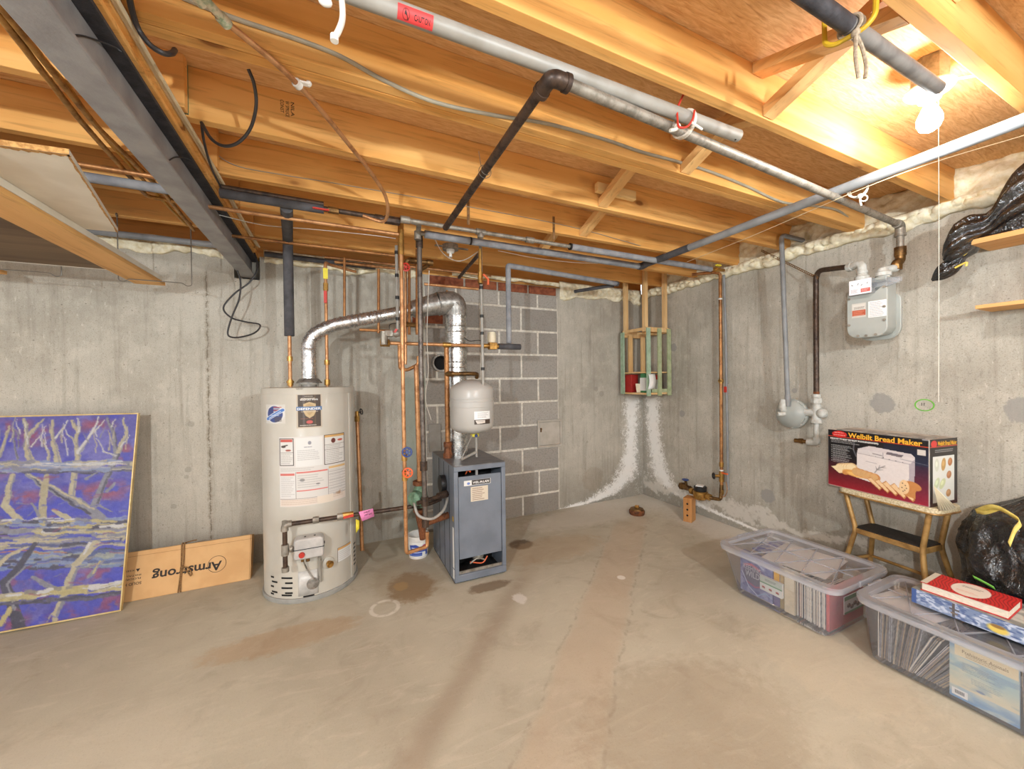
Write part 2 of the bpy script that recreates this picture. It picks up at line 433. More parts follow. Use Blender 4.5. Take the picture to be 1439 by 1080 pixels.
def concrete_floor():
    g = G('slab_concrete'); p = g.pos(); x, y, z = g.xyz(p)
    big = g.noise(p, .9, 4, .62); mid = g.noise(p, 4.2, 5, .6, 1.2); fine = g.noise(p, 60, 4, .7)
    trowel = g.noise(g.sc(p, 1.6, 5, 1), 2.2, 5, .65, 2.0)
    c = g.mix(g.mr(big, .3, .7), rgb(193, 185, 166), rgb(172, 163, 145))
    c = g.mix(g.math('MULTIPLY', g.mr(mid, .48, .75), .35), c, rgb(146, 130, 110))
    c = g.mix(g.math('MULTIPLY', g.mr(trowel, .5, .72), .4), c, rgb(206, 196, 178))
    c = g.mix(g.math('MULTIPLY', g.mr(fine, .58, .8), .25), c, rgb(118, 104, 88))
    n1 = g.noise(p, 3.0, 4, .6); n2 = g.noise(p, 18, 5, .65)
    # band where the drain trench was patched, running from the cleanout towards the viewer
    ax = g.math('SUBTRACT', x, g.math('ADD', g.math('MULTIPLY', y, 1.107), -.561))
    ax = g.math('ADD', ax, g.math('MULTIPLY', g.math('SUBTRACT', n1, .5), .15)); ax = g.math('ADD', ax, g.math('MULTIPLY', g.math('SUBTRACT', g.noise(p, 14, 4, .7), .5), .05))
    band = g.math('MULTIPLY', g.mr(g.math('ABSOLUTE', ax), .15, .22, 1, 0), g.mr(y, 2.65, 2.85, 1, 0))
    c = g.mix(g.math('MULTIPLY', g.math('MULTIPLY', band, g.mr(n1, .2, .7, .6, 1.0)), .36), c, rgb(186, 157, 130))
    edge = g.math('MULTIPLY', g.mr(g.math('ABSOLUTE', g.math('SUBTRACT', g.math('ABSOLUTE', ax), .205)), .0, .022, 1, 0), g.mr(y, 2.55, 2.75, 1, 0))
    c = g.mix(g.math('MULTIPLY', g.math('MULTIPLY', edge, g.mr(n2, .42, .66)), .42), c, rgb(122, 106, 88))
    # a soft-edged brown strip left of it
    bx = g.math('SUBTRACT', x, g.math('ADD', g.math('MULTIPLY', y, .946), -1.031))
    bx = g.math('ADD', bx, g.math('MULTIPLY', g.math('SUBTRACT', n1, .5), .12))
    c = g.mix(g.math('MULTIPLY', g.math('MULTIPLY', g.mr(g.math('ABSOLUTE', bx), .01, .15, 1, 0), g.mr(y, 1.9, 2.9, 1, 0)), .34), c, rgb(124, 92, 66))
    def blob(cx, cy, rx, ry, col, f, ns=.9):
        nonlocal c
        d = g.math('SQRT', g.math('ADD', g.math('POWER', g.math('DIVIDE', g.math('SUBTRACT', x, cx), rx), 2.0), g.math('POWER', g.math('DIVIDE', g.math('SUBTRACT', y, cy), ry), 2.0)))
        d = g.math('ADD', d, g.math('MULTIPLY', g.math('SUBTRACT', n2, .5), ns))
        c = g.mix(g.math('MULTIPLY', g.mr(d, .7, 1.05, 1, 0), f), c, col)
    blob(.42, 2.47, .16, .2, rgb(128, 96, 58), .75); blob(.36, 2.5, .05, .06, rgb(190, 150, 90), .6)
    blob(1.32, 2.72, .11, .10, rgb(88, 66, 46), .85, .6); blob(.86, 2.25, .16, .06, rgb(110, 86, 60), .7)
    blob(-.25, 2.25, .4, .12, rgb(176, 142, 104), .45); blob(2.0, .95, .26, .34, rgb(204, 192, 170), .5)
    blob(.98, 2.05, .045, .06, rgb(220, 214, 206), .75, 1.4); blob(1.2, 1.0, .5, .35, rgb(150, 130, 106), .35)
    blob(1.5, 2.55, .5, .22, rgb(176, 148, 114), .35); blob(-.9, 1.7, .5, .4, rgb(204, 194, 176), .35)
    blob(2.3, 3.0, .9, .25, rgb(206, 198, 186), .55); blob(2.95, 2.1, .2, .6, rgb(206, 198, 186), .6)
    sp = g.noise(p, 34, 8, .78); sq = g.noise(p, 150, 3, .7); c = g.mix(g.math('MULTIPLY', g.mr(sq, .55, .75), .3), c, rgb(120, 104, 86))
    c = g.mix(g.math('MULTIPLY', g.mr(sp, .58, .74), .4), c, rgb(214, 204, 188)); c = g.mix(g.math('MULTIPLY', g.mr(sp, .28, .4, 1, 0), .35), c, rgb(128, 110, 90))
    wz = g.math('ADD', g.math('MINIMUM', g.math('SUBTRACT', DX, x), g.math('SUBTRACT', DY, y)), g.math('MULTIPLY', g.math('SUBTRACT', sp, .5), .9))
    c = g.mix(g.math('MULTIPLY', g.math('MULTIPLY', g.mr(wz, .02, .5, 1, 0), g.mr(x, 1.9, 2.4)), .75), c, rgb(216, 210, 200))  # wall-foot dust, spread wider to paint brightness into the dim right floor
    # ring left by a can, and the old round mark near the cleanout
    def rng(cx, cy, r, w, f):
        nonlocal c
        d = g.math('SQRT', g.math('ADD', g.math('POWER', g.math('SUBTRACT', x, cx), 2.0), g.math('POWER', g.math('SUBTRACT', y, cy), 2.0)))
        m = g.mr(g.math('ABSOLUTE', g.math('SUBTRACT', d, r)), w*.4, w, 1, 0)
        c = g.mix(g.math('MULTIPLY', g.math('MULTIPLY', m, g.mr(n2, .3, .5)), f), c, rgb(226, 220, 208))
    rng(.24, 2.30, .075, .016, .7); q_ = Fz(873, 811); blob(q_.x, q_.y, .03, .03, rgb(228, 224, 216), .85, .1); blob(.42, 2.58, .26, .34, rgb(150, 128, 98), .4, .6)
    h = g.math('ADD', g.math('MULTIPLY', trowel, .6), g.math('MULTIPLY', fine, .3))
    g.bsdf(**{'Base Color': c, 'Roughness': g.mr(mid, .3, .7, .62, .85), 'Specular IOR Level': .35, 'Normal': g.bump(h, .22, .008)})
    return g.m

def lumber(name, c1, c2, knots=True, axis=0, shift=0.0, dark=rgb(120, 66, 24)):
    g = G(name); p = g.pos()
    st = [1.0, 1.0, 1.0]; st[axis] = .06
    q = g.n('ShaderNodeVectorMath', {0: g.sc(p, *st), 1: (shift, shift*.7, shift*.3)}, operation='ADD').outputs[0]
    grain = g.noise(q, 55, 5, .6, .6); wide = g.noise(q, 9, 3, .5, .5); mott = g.noise(p, 2.1, 3)
    c = g.mix(g.mr(wide, .3, .7), c1, c2)
    c = g.mix(g.math('MULTIPLY', g.mr(grain, .5, .72), .55), c, tuple(k*.55 for k in c2[:3])+(1,))
    c = g.mix(g.math('MULTIPLY', g.mr(mott, .45, .75), .3), c, tuple(min(1, k*1.3) for k in c1[:3])+(1,))
    if knots:
        st2 = [1.0, 1.0, 1.0]; st2[axis] = .45
        vd = g.n('ShaderNodeTexVoronoi', {'Vector': g.n('ShaderNodeVectorMath', {0: g.sc(p, *st2), 1: (shift*3, .31, .17)}, operation='ADD').outputs[0], 'Scale': 5.2})
        keep = g.math('GREATER_THAN', g.xyz(vd.outputs['Color'])[0], .42)
        d = g.math('ADD', vd.outputs['Distance'], g.math('MULTIPLY', g.math('SUBTRACT', grain, .5), .05))
        k = g.math('MULTIPLY', g.mr(d, .05, .10, 1, 0), keep)
        rim = g.math('MULTIPLY', g.mr(d, .10, .22, 1, 0), keep)
        c = g.mix(g.math('MULTIPLY', rim, .3), c, dark)
        c = g.mix(g.math('MULTIPLY', k, .8), c, dark)
    g.bsdf(**{'Base Color': c, 'Roughness': .68, 'Specular IOR Level': .3, 'Normal': g.bump(grain, .12, .003)})
    return g.m

def plywood():
    g = G('plywood'); p = g.pos()
    fig = g.noise(g.sc(p, 1.0, 7, 1), 6.0, 5, .65, 2.5); fine = g.noise(g.sc(p, .2, 3, 1), 70, 4, .6, .4)
    c = g.mix(g.mr(fig, .3, .7), rgb(230, 190, 138), rgb(206, 158, 104))
    c = g.mix(g.math('MULTIPLY', g.mr(fine, .5, .75), .42), c, rgb(150, 92, 44))
    vd = g.n('ShaderNodeTexVoronoi', {'Vector': g.sc(p, .5, 1, 1), 'Scale': 4.0})
    k = g.math('MULTIPLY', g.mr(vd.outputs['Distance'], .045, .10, 1, 0), g.math('GREATER_THAN', g.xyz(vd.outputs['Color'])[1], .55))
    c = g.mix(g.math('MULTIPLY', k, .7), c, rgb(128, 72, 32))
    g.bsdf(**{'Base Color': c, 'Roughness': .75, 'Specular IOR Level': .2, 'Normal': g.bump(fine, .15, .003)})
    return g.m

def metal_pipe(name, c1, c2, rough=.38, metal=.9, sc=16, lo=.42, hi=.66, bump=.1):
    g = G(name); v = g.obj(); f = g.noise(v, sc, 5, .65); f2 = g.noise(v, sc*4, 3, .6)
    c = g.mix(g.mr(f, lo, hi), c1, c2)
    g.bsdf(**{'Base Color': c, 'Roughness': g.mr(f2, .3, .7, rough*.8, rough*1.35), 'Metallic': metal, 'Normal': g.bump(f2, bump, .002)})
    return g.m

def clear_plastic(name='clear_plastic', milk=.15, tlm=.3):
    g = G(name)
    tr = g.n('ShaderNodeBsdfTransparent', {'Color': (.93, .94, .97, 1)})
    di = g.n('ShaderNodeBsdfDiffuse', {'Color': rgb(240, 240, 246)})
    tl = g.n('ShaderNodeBsdfTranslucent', {'Color': rgb(240, 240, 246)})
    gl = g.n('ShaderNodeBsdfGlossy', {'Roughness': .12, 'Color': (1, 1, 1, 1)})
    m1 = g.n('ShaderNodeMixShader', {0: tlm, 1: di.outputs[0], 2: tl.outputs[0]})
    m2 = g.n('ShaderNodeMixShader', {0: milk, 1: tr.outputs[0], 2: m1.outputs[0]})
    fr = g.n('ShaderNodeFresnel', {'IOR': 1.45})
    m3_ = g.n('ShaderNodeMixShader', {0: g.math('MULTIPLY', fr.outputs[0], .7), 1: m2.outputs[0], 2: gl.outputs[0]})
    g.t.links.new(m3_.outputs[0], g.out.inputs[0]); return g.m

def bag_plastic():
    g = G('black_bag_plastic'); v = g.obj()
    n = g.noise(v, 14, 4, .6, 1.2); n2 = g.noise(g.sc(v, 1, 1, .5), 38, 3, .6, 1.0)
    g.bsdf(**{'Base Color': rgb(22, 20, 21), 'Roughness': .16, 'Specular IOR Level': .8, 'Coat Weight': .4, 'Coat Roughness': .12,
              'Normal': g.bump(g.math('ADD', n, g.math('MULTIPLY', n2, .35)), .65, .03)}); return g.m

def block_mat():
    g = G('chimney_block'); p = g.pos(); z = g.xyz(p)[2]
    rnd = g.n('ShaderNodeNewGeometry').outputs['Random Per Island']
    f = g.noise(p, 60, 5, .75); f2 = g.noise(p, 6, 3)
    c = g.mix(rnd, rgb(150, 143, 135), rgb(172, 165, 156))
    c = g.mix(g.math('MULTIPLY', g.mr(f, .45, .7), .5), c, rgb(104, 98, 90)); c = g.mix(g.math('MULTIPLY', g.mr(f2, .5, .7), .3), c, rgb(166, 160, 150))
    c = g.mix(g.math('MULTIPLY', g.mr(z, .1, .5, 1, 0), .35), c, rgb(120, 106, 88))
    g.bsdf(**{'Base Color': c, 'Roughness': .95, 'Specular IOR Level': .15, 'Normal': g.bump(f, .6, .006)}); return g.m
def foam_mat():
    g = G('spray_foam'); p = g.pos(); f = g.noise(p, 30, 4, .65); f2 = g.noise(p, 7, 3)
    c = g.mix(g.mr(f, .35, .7), rgb(242, 234, 210), rgb(224, 210, 172)); c = g.mix(g.math('MULTIPLY', g.mr(f2, .58, .75), .6), c, rgb(150, 122, 70))
    g.bsdf(**{'Base Color': c, 'Roughness': .85, 'Specular IOR Level': .2, 'Subsurface Weight': .0, 'Normal': g.bump(f, .5, .008)}); return g.m

M = {}
M['wall_b'] = concrete_wall('wall_concrete_back', 0); M['wall_r'] = concrete_wall('wall_concrete_right', 1)
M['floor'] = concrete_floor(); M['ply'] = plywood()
JA, JB = rgb(234, 181, 110), rgb(216, 154, 80)
M['joist'] = [lumber('joist_lumber', JA, JB, True, 0, i*1.37) for i in range(3)]
M['stud'] = lumber('stud_lumber', rgb(232, 196, 144), rgb(214, 168, 110), False, 2)
M['plank'] = lumber('plank_pine', rgb(222, 172, 108), rgb(204, 148, 84), True, 1, .4)
M['brace'] = lumber('brace_lumber', rgb(228, 182, 120), rgb(206, 150, 88), False, 1, 2.0)
M['scrap'] = lumber('scrap_lumber', rgb(236, 206, 152), rgb(222, 184, 124), False, 0, 1.0)
M['dark_panel'] = lumber('dark_woodgrain', rgb(122, 100, 74), rgb(94, 74, 54), False, 0, 3.0, rgb(50, 36, 24))
M['pboard'] = pm('particle_core', rgb(196, 150, 90), .9, col2=rgb(150, 106, 56), scale=90)
M['laminate'] = pm('white_laminate', rgb(228, 220, 204), .5, col2=rgb(214, 204, 186), scale=5)
M['steel_beam'] = pm('grey_painted_steel', rgb(152, 150, 149), .5, .1, rgb(132, 129, 129), 9, .15, 140)
M['steel_dark'] = pm('dark_primer_steel', rgb(66, 64, 68), .55, .1, rgb(46, 44, 48), 30, .3, 150)
M['block'] = block_mat(); M['mortar'] = pm('mortar', rgb(222, 215, 202), .95, col2=rgb(196, 188, 174), scale=40, bump=.4)
M['brick'] = pm('red_brick', rgb(152, 88, 58), .9, col2=rgb(120, 62, 40), scale=24, bump=.4)
M['foam'] = foam_mat()
M['copper'] = metal_pipe('copper', rgb(196, 144, 98), rgb(156, 106, 66), .38, .5)
M['copper_old'] = metal_pipe('tarnished_copper', rgb(176, 122, 72), rgb(130, 86, 50), .42, .45)
M['gold_copper'] = metal_pipe('golden_copper', rgb(184, 138, 74), rgb(138, 98, 50), .4, .45)
M['iron_grey'] = metal_pipe('grey_iron', rgb(112, 102, 94), rgb(74, 64, 58), .4, .5, 20)
M['brass'] = metal_pipe('brass', rgb(190, 146, 78), rgb(140, 102, 52), .38, .8)
M['bronze'] = metal_pipe('old_bronze', rgb(132, 98, 56), rgb(84, 60, 36), .45, .75)
M['iron'] = metal_pipe('black_iron_pipe', rgb(84, 66, 54), rgb(56, 44, 38), .45, .5, 20)
M['rust'] = metal_pipe('rusty_iron', rgb(128, 76, 44), rgb(84, 54, 36), .75, .2, 26)
M['galv'] = metal_pipe('galvanised_steel', rgb(176, 172, 166), rgb(138, 134, 128), .38, .75, 26, .4, .62)
M['galv_pipe'] = metal_pipe('dull_galvanised_pipe', rgb(158, 150, 138), rgb(122, 114, 102), .5, .5, 18)
M['duct'] = metal_pipe('bright_flue_metal', rgb(214, 212, 208), rgb(168, 166, 162), .26, .9, 30, .4, .6, .35)
M['foil'] = metal_pipe('foil_flex_duct', rgb(222, 220, 218), rgb(176, 174, 172), .22, .9, 40, .4, .6, 1.0)
M['pvc'] = pm('grey_plastic_conduit', rgb(140, 140, 140), .55, col2=rgb(122, 122, 122), scale=8)
M['insul'] = pm('grey_foam_insulation', rgb(146, 146, 148), .85, col2=rgb(122, 122, 126), scale=14)
M['insul_dark'] = pm('dark_foam_insulation', rgb(82, 80, 82), .85, col2=rgb(62, 60, 62), scale=14)
M['white_pipe'] = pm('white_plastic_pipe', rgb(156, 151, 143), .42, col2=rgb(138, 132, 122), scale=7)
M['grey_pipe'] = pm('dull_aluminium_pole', rgb(150, 146, 142), .45, .35, rgb(118, 114, 112), 12)
M['heater'] = pm('heater_enamel', rgb(192, 186, 174), .38, col2=rgb(184, 177, 164), scale=4, coat=.1)
M['heater_dark'] = pm('heater_base_ring', rgb(156, 154, 148), .5)
M['boiler'] = pm('blue_grey_enamel', rgb(114, 120, 130), .42, col2=rgb(102, 108, 118), scale=6, coat=.1)
M['boiler_top'] = pm('boiler_top_sheet', rgb(132, 130, 132), .4, .5, rgb(112, 112, 116), 12)
M['black'] = pm('black_plastic', rgb(30, 28, 28), .5); M['dark_in'] = pm('dark_interior', rgb(22, 20, 20), .9)
M['cable_black'] = pm('black_cable', rgb(50, 46, 46), .45); M['cable_grey'] = pm('grey_cable', rgb(158, 148, 128), .6)
M['cable_cream'] = pm('cream_cable', rgb(222, 202, 166), .6); M['cable_white'] = pm('white_cable', rgb(220, 214, 202), .6)
M['cable_yellow'] = pm('yellow_cable', rgb(196, 148, 54), .5); M['cable_red'] = pm('red_cable', rgb(178, 44, 38), .5)
M['tank'] = pm('tank_grey_enamel', rgb(182, 177, 170), .32, col2=rgb(174, 169, 162), scale=4, coat=.2)
M['meter'] = pm('meter_grey_enamel', rgb(166, 168, 162), .42, col2=rgb(152, 154, 148), scale=5)
M['meter_lt'] = pm('pale_fitting_paint', rgb(196, 196, 190), .5, col2=rgb(172, 168, 158), scale=30)
M['white'] = pm('white_porcelain', rgb(236, 232, 224), .3); M['paper'] = pm('white_paper', rgb(232, 230, 226), .8, col2=rgb(224, 220, 214), scale=9)
M['rope'] = pm('grey_rope', rgb(170, 154, 132), .9, col2=rgb(140, 122, 102), scale=120)
M['white_rope'] = pm('white_string', rgb(226, 218, 204), .9); M['twine'] = pm('brown_twine', rgb(142, 106, 66), .95, col2=rgb(110, 80, 48), scale=120)
M['red'] = pm('red_paint', rgb(196, 52, 38), .45); M['orange'] = pm('orange_paint', rgb(222, 98, 48), .5); M['blue'] = pm('blue_paint', rgb(52, 72, 130), .5)
M['yellow'] = pm('yellow_tag', rgb(226, 208, 60), .6); M['pink'] = pm('pink_tag', rgb(236, 140, 190), .7)
M['yellow_hook'] = pm('yellow_hook_coating', rgb(198, 158, 34), .45); M['green_old'] = pm('green_patina', rgb(120, 148, 122), .7, .2, rgb(86, 116, 92), 40)
M['green_crate'] = pm('faded_green_paint', rgb(172, 178, 140), .8, col2=rgb(150, 160, 120), scale=22); M['green_mint'] = pm('mint_paint', rgb(166, 186, 160), .8, col2=rgb(146, 168, 140), scale=20)
M['cardboard'] = pm('cardboard', rgb(214, 170, 118), .85, col2=rgb(204, 158, 106), scale=7); M['card_edge'] = pm('cardboard_edge', rgb(166, 122, 74), .9)
M['ink'] = pm('black_print', rgb(52, 44, 40), .8); M['ink_black'] = pm('deep_black_print', rgb(26, 24, 24), .6); M['ink_white'] = pm('white_print', rgb(240, 236, 230), .6); M['ink_yellow'] = pm('yellow_print', rgb(246, 184, 52), .5)
M['gold'] = pm('gold_frame', rgb(216, 192, 138), .35, .3, rgb(194, 164, 106), 20); M['canvas'] = pm('canvas_back', rgb(190, 176, 150), .9)
M['gold_leg'] = pm('gold_painted_leg', rgb(186, 146, 88), .4, .35, rgb(140, 104, 58), 14); M['cream_top'] = pm('cream_speckled_top', rgb(220, 206, 174), .5, col2=rgb(176, 158, 120), scale=110)
M['tread'] = pm('black_rubber_tread', rgb(44, 38, 34), .6, col2=rgb(26, 22, 20), scale=60, bump=.4)
M['clear'] = clear_plastic(); M['clear_edge'] = clear_plastic('clear_plastic_edge', .3, .3); M['bag'] = bag_plastic()
M['wire'] = pm('steel_wire', rgb(128, 122, 114), .4, .6)
M['shelf_wood'] = lumber('shelf_pine', rgb(222, 174, 116), rgb(208, 154, 92), False, 1, 5.0)
M['wood_block'] = lumber('block_pine', rgb(206, 152, 96), rgb(180, 122, 68), False, 2, 2.2)
M['patina'] = metal_pipe('whitened_copper', rgb(206, 196, 170), rgb(140, 158, 128), .6, .2, 40)
M['strap'] = metal_pipe('copper_strap', rgb(152, 116, 76), rgb(112, 82, 52), .5, .6)
M['cream'] = pm('cream_paper', rgb(224, 212, 186), .8, col2=rgb(210, 196, 166), scale=14)
M['red_box'] = pm('red_card', rgb(178, 42, 36), .6); M['green_card'] = pm('green_card', rgb(76, 142, 92), .6); M['book_page'] = pm('page_edges', rgb(228, 218, 202), .9, col2=rgb(206, 194, 176), scale=60, stretch=(1, 1, 9))
M['neon'] = pm('green_marker', rgb(118, 190, 72), .7)

# ================================================================== SETTING
def struct(o, name=None): o['kind'] = 'structure'; return o
XL, YB = -4.6, -2.6
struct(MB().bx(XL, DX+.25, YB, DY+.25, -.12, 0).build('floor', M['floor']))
# back wall with the beam pocket left open
w = MB()
PX0, PX1, PZ = -.64, -.485, 2.05
w.bx(XL, PX0, DY, DY+.22, 0, ZW).bx(PX1, DX+.22, DY, DY+.22, 0, ZW).bx(PX0, PX1, DY, DY+.22, 0, PZ).bx(PX0, PX1, DY+.12, DY+.22, PZ, ZW)
struct(w.build('wall_back', M['wall_b']))
struct(MB().bx(DX, DX+.22, YB, DY, 0, ZW).build('wall_right', M['wall_r']))
struct(MB().bx(XL, DX+.22, YB, DY+.22, ZS, ZS+.018).build('ceiling', M['ply']))
# sills and rim boards on the walls
struct(MB().bx(XL, DX+.10, DY+.03, DY+.17, ZW, ZJ).build('trim_1', M['joist'][1], bevel=.002))
struct(MB().bx(DX+.03, DX+.17, YB, DY+.03, ZW, ZJ).build('trim_2', M['joist'][2], bevel=.002))
struct(MB().bx(XL, DX+.10, DY+.12, DY+.16, ZJ, ZS).build('trim_3', M['joist'][0]))
struct(MB().bx(DX+.12, DX+.16, YB, DY+.12, ZJ, ZS).build('trim_4', M['joist'][0]))

# chimney breast of blocks let into the back wall
def blocks():
    mo = MB(); mo.bx(.70, 2.03, DY-.004, DY+.01, 0, 2.13)
    b = MB(); rh, bw, j = .2265, .41, .019
    z = -.03; row = 0
    while z < 2.12:
        zt = min(z+rh-j, 2.13); x = 2.022; first = True
        while x > .71:
            wdt = (bw if not first or row % 2 == 0 else bw*.56)
            x0 = max(x-wdt+j, .705)
            if x-x0 > .03: b.para((x0, DY+.005, max(z, 0)+.001), (x-x0, 0, 0), (0, -.0125, 0), (0, 0, zt-max(z, 0)-.001))
            x -= wdt; first = False
        z += rh; row += 1
    return mo, b
mo, bl = blocks()
wb = mo.build('wall_chimney', M['mortar']); struct(wb)
struct(bl.build('wall_chimney_block', M['block'], wb, bevel=.003))
br = MB()
for i in range(4): br.bx(.75+i*.32, 1.05+i*.32, DY-.012, DY+.01, 2.14, ZW-.005)
br.bx(.60, .69, DY-.010, DY+.01, 1.80, 1.89); br.bx(.71, .86, DY-.012, DY+.01, 1.80, 1.89)
struct(br.build('wall_chimney_brick', M['brick'], wb, bevel=.003))

# joists, each one a board of its own
JN = [-1.13, -.725, -.32, .09, .495, .935, 1.335, 1.376, 1.775, 2.18, 2.585, 2.985]
jl = {-1.13: 'farthest behind the viewer', -.725: 'third before the bulb bay', -.32: 'second before the bulb bay', .09: 'before the bulb bay',
      .495: 'that the porcelain bulb holder is strapped to', .935: 'with the long white pipe slung below it', 1.335: 'nearer half of the doubled pair, grey cable along it',
      1.376: 'farther half of the doubled pair', 1.775: 'carrying a black lumber grade stamp', 2.18: 'next to the pale scrap block and struts',
      2.585: 'above the black and galvanised water pipes', 2.985: 'closest to the back wall right of the steel beam'}
JOB = {}
for i, y in enumerate(JN):
    o = MB().bx(-.60, DX+.118, y-.038, y, ZJ, ZS-.001).build('ceiling_joist', M['joist'][i % 3], bevel=.002)
    JOB[y] = tag(o, 'long bare pine ceiling joist ' + jl[y], 'joist', 'ceiling joists right of the steel beam')
JL = [(.455, 'out at the top left edge'), (.895, 'by the upper left corner'), (1.30, 'where the yellow cables cross first'), (1.72, 'second above the white board'),
      (2.125, 'just above the white laminate board'), (2.54, 'over the insulated pipe'), (2.945, 'that the wire hangers hook onto')]
for i, (y, t) in enumerate(JL):
    o = MB().bx(XL, -.46, y-.038, y-.002, ZJ, ZS-.001).build('ceiling_joist', M['joist'][(i+1) % 3], bevel=.002)
    tag(o, 'bare pine ceiling joist left of the steel beam, ' + t, 'joist', 'ceiling joists left of the steel beam')

# grade stamp on a joist
def at_y(y): return lambda px, py: By(px, py, y)
st = MB()
def stampfn(o, a, b): return lambda x, y: V(o) + V(a)*x + V(b)*y
fy = 1.775-.038-.0008
p0 = By(387, 142, fy)
for k, (t, wd, dx) in enumerate((('NILA', .055, 0.0), ('W SPRUCE', .062, .018), ('CONST', .05, .036))):
    # lettering runs down the board
    text_fit(st, t, stampfn((p0.x+.052-dx, fy, p0.z+.012), (0, 0, -1), (1, 0, 0)), 0, 0, wd, .012, .004)
st.build('stamp', M['ink'], JOB[1.775])

# bridging struts between the joists
def strut(a, b, x, lowfar, lab, wd=.062):
    y0, y1 = a, b-.038
    p0 = Vector((x, y0+.002, ZS-.03 if lowfar else ZJ+.03)); p1 = Vector((x, y1-.002, ZJ+.03 if lowfar else ZS-.03))
    o = MB().beam(p0, p1, wd, .019, (1, 0, 0)).build('bridging_strut', M['brace'], bevel=.001)
    # ends are cut against the joists, wide face turned along the joist
    tag(o, lab, 'strut', 'cross bridging between joists')
def brace(a, b, x, lowfar, lab):
    y0, y1 = a+.003, b-.041
    zl, zh = ZJ+.004, ZS-.045
    za, zb = (zh, zl) if lowfar else (zl, zh); h = .04
    mb = MB(); mb.prism([(y0, za), (y1, zb), (y1, zb+h), (y0, za+h)], (x-.03, 0, 0), (0, 1, 0), (0, 0, 1), (.06, 0, 0))
    tag(mb.build('bridging_strut', M['brace'], bevel=.001), lab, 'strut', 'cross bridging between joists')
xb = Fz(1050, 128, ZJ).x
brace(.495, .935, 1.475, True, 'pine bridging strut falling to the joist above the white pipe')
brace(.495, .935, 1.415, False, 'pine bridging strut rising toward the white pipe joist, half hidden')
brace(.935, 1.335, Fz(975, 238, ZJ).x, True, 'pine bridging strut crossing behind the red cord')
brace(.935, 1.335, Fz(975, 238, ZJ).x-.065, False, 'shadowed bridging strut left of the red cord')
brace(1.376, 1.775, Fz(850, 290, ZJ).x, True, 'pine bridging strut over the pale scrap block')
brace(1.775, 2.18, Fz(828, 328, ZJ).x, True, 'pine bridging strut below the pale scrap block, farther bay')
brace(2.18, 2.585, Fz(775, 348, ZJ).x, True, 'short dark bridging strut above the grey insulated pipe')
pS = By(862, 272, 1.72)
tag(MB().box((pS.x, 1.70, pS.z), (.27, .03, .05), 0).build('scrap_block', M['scrap'], bevel=.003), 'pale scrap wood block nailed crosswise behind a bridging strut', 'wood block')
p = Fz(1350, 5, ZS-.02)
tag(MB().bx(1.44, 1.60, .462-.16, .456, ZS-.10, ZS-.06).build('blocking_board', M['scrap'], bevel=.002), 'weathered short board end between joists at the top right', 'board')
# ================================================================== STEEL BEAM, FOAM, HANGING STORAGE
T = root('steel_beam', 'grey painted steel I-beam carrying the joists into a pocket in the back wall', 'beam', (-.56, 1.0, 2.06))
bx0, bx1, bzb, bzt = -.597, -.508, 2.062, 2.215
xm = (bx0+bx1)/2
mb = MB(); y0b, y1b = YB, DY+.10
mb.bx(bx0, bx1, y0b, y1b, bzb, bzb+.012); mb.bx(xm-.005, xm+.005, y0b, y1b, bzb+.012, bzt-.012); 
mb.build('flange_and_web', M['steel_beam'], T, bevel=.003)
MB().bx(bx0, bx1, y0b, y1b, bzt-.012, bzt).build('top_flange', M['steel_dark'], T, bevel=.002, label='dark unpainted top flange')
MB().bx(bx0-.005, bx1+.012, y0b, y1b, bzt, ZJ-.0005).build('nailing_plate', M['joist'][1], T, bevel=.002, label='wooden nailing plate on the beam')

def foam_strip(name, axis, u0, u1, zc, hw, seed, label, group=None, proud=.05, gap=None):
    """lumpy bead of sprayed foam along a wall: axis 0 on the back wall, 1 on the right wall"""
    n = max(8, int(abs(u1-u0)/.012)); k = 12; vs = []
    for i in range(n+1):
        u = u0+(u1-u0)*i/n
        base = mnoise.noise(Vector((u*5, seed, 0)))*.5
        top = zc+hw*(1+.25*base); bot = zc-hw*(1+.9*mnoise.noise(Vector((u*4, seed+7, 2)))+.35*mnoise.noise(Vector((u*17, seed, 5))))
        endt = min(1, min(i, n-i)/3.0)
        for j in range(k+1):
            t = j/k; z = bot+(top-bot)*t
            d = sin(pi*min(max(t, .0), 1))**.5*proud*endt
            d *= .5+.6*mnoise.noise(Vector((u*9, z*14, seed)))+.55*mnoise.noise(Vector((u*26, z*30, seed)))+.35*mnoise.noise(Vector((u*60, z*60, seed)))
            d = max(d, -.0)+.002
            if axis == 0: vs.append((u, DY-d, z))
            else: vs.append((DX-d, u, z))
    fs = [(i*(k+1)+j, (i+1)*(k+1)+j, (i+1)*(k+1)+j+1, i*(k+1)+j+1) for i in range(n) for j in range(k)]
    if axis == 0: fs = fs
    else: fs = [f[::-1] for f in fs]
    mb = MB(); mb.add(vs, fs); o = mb.build(name, M['foam'], sharp=180)
    s = o.modifiers.new('thick', 'SOLIDIFY'); s.thickness = .012; s.offset = -1
    return tag(o, label, 'foam', group, 'stuff')
foam_strip('spray_foam', 0, -2.6, -.70, ZW+.015, .055, 3, 'cream spray foam bead along the back wall top left of the steel beam')
foam_strip('spray_foam', 0, -.46, .66, ZW+.005, .05, 11, 'cream spray foam bead on the back wall above the water heater')
foam_strip('spray_foam', 0, 2.06, 3.13, ZW-.005, .075, 23, 'thick cream spray foam at the back wall top near the corner')
foam_strip('spray_foam', 0, .95, 2.06, ZW+.035, .02, 29, 'thin line of spray foam over the chimney blocks', None, .03)
foam_strip('spray_foam', 1, 3.2, -1.2, ZW+.012, .038, 41, 'long cream spray foam bead along the right wall top', None, .07)
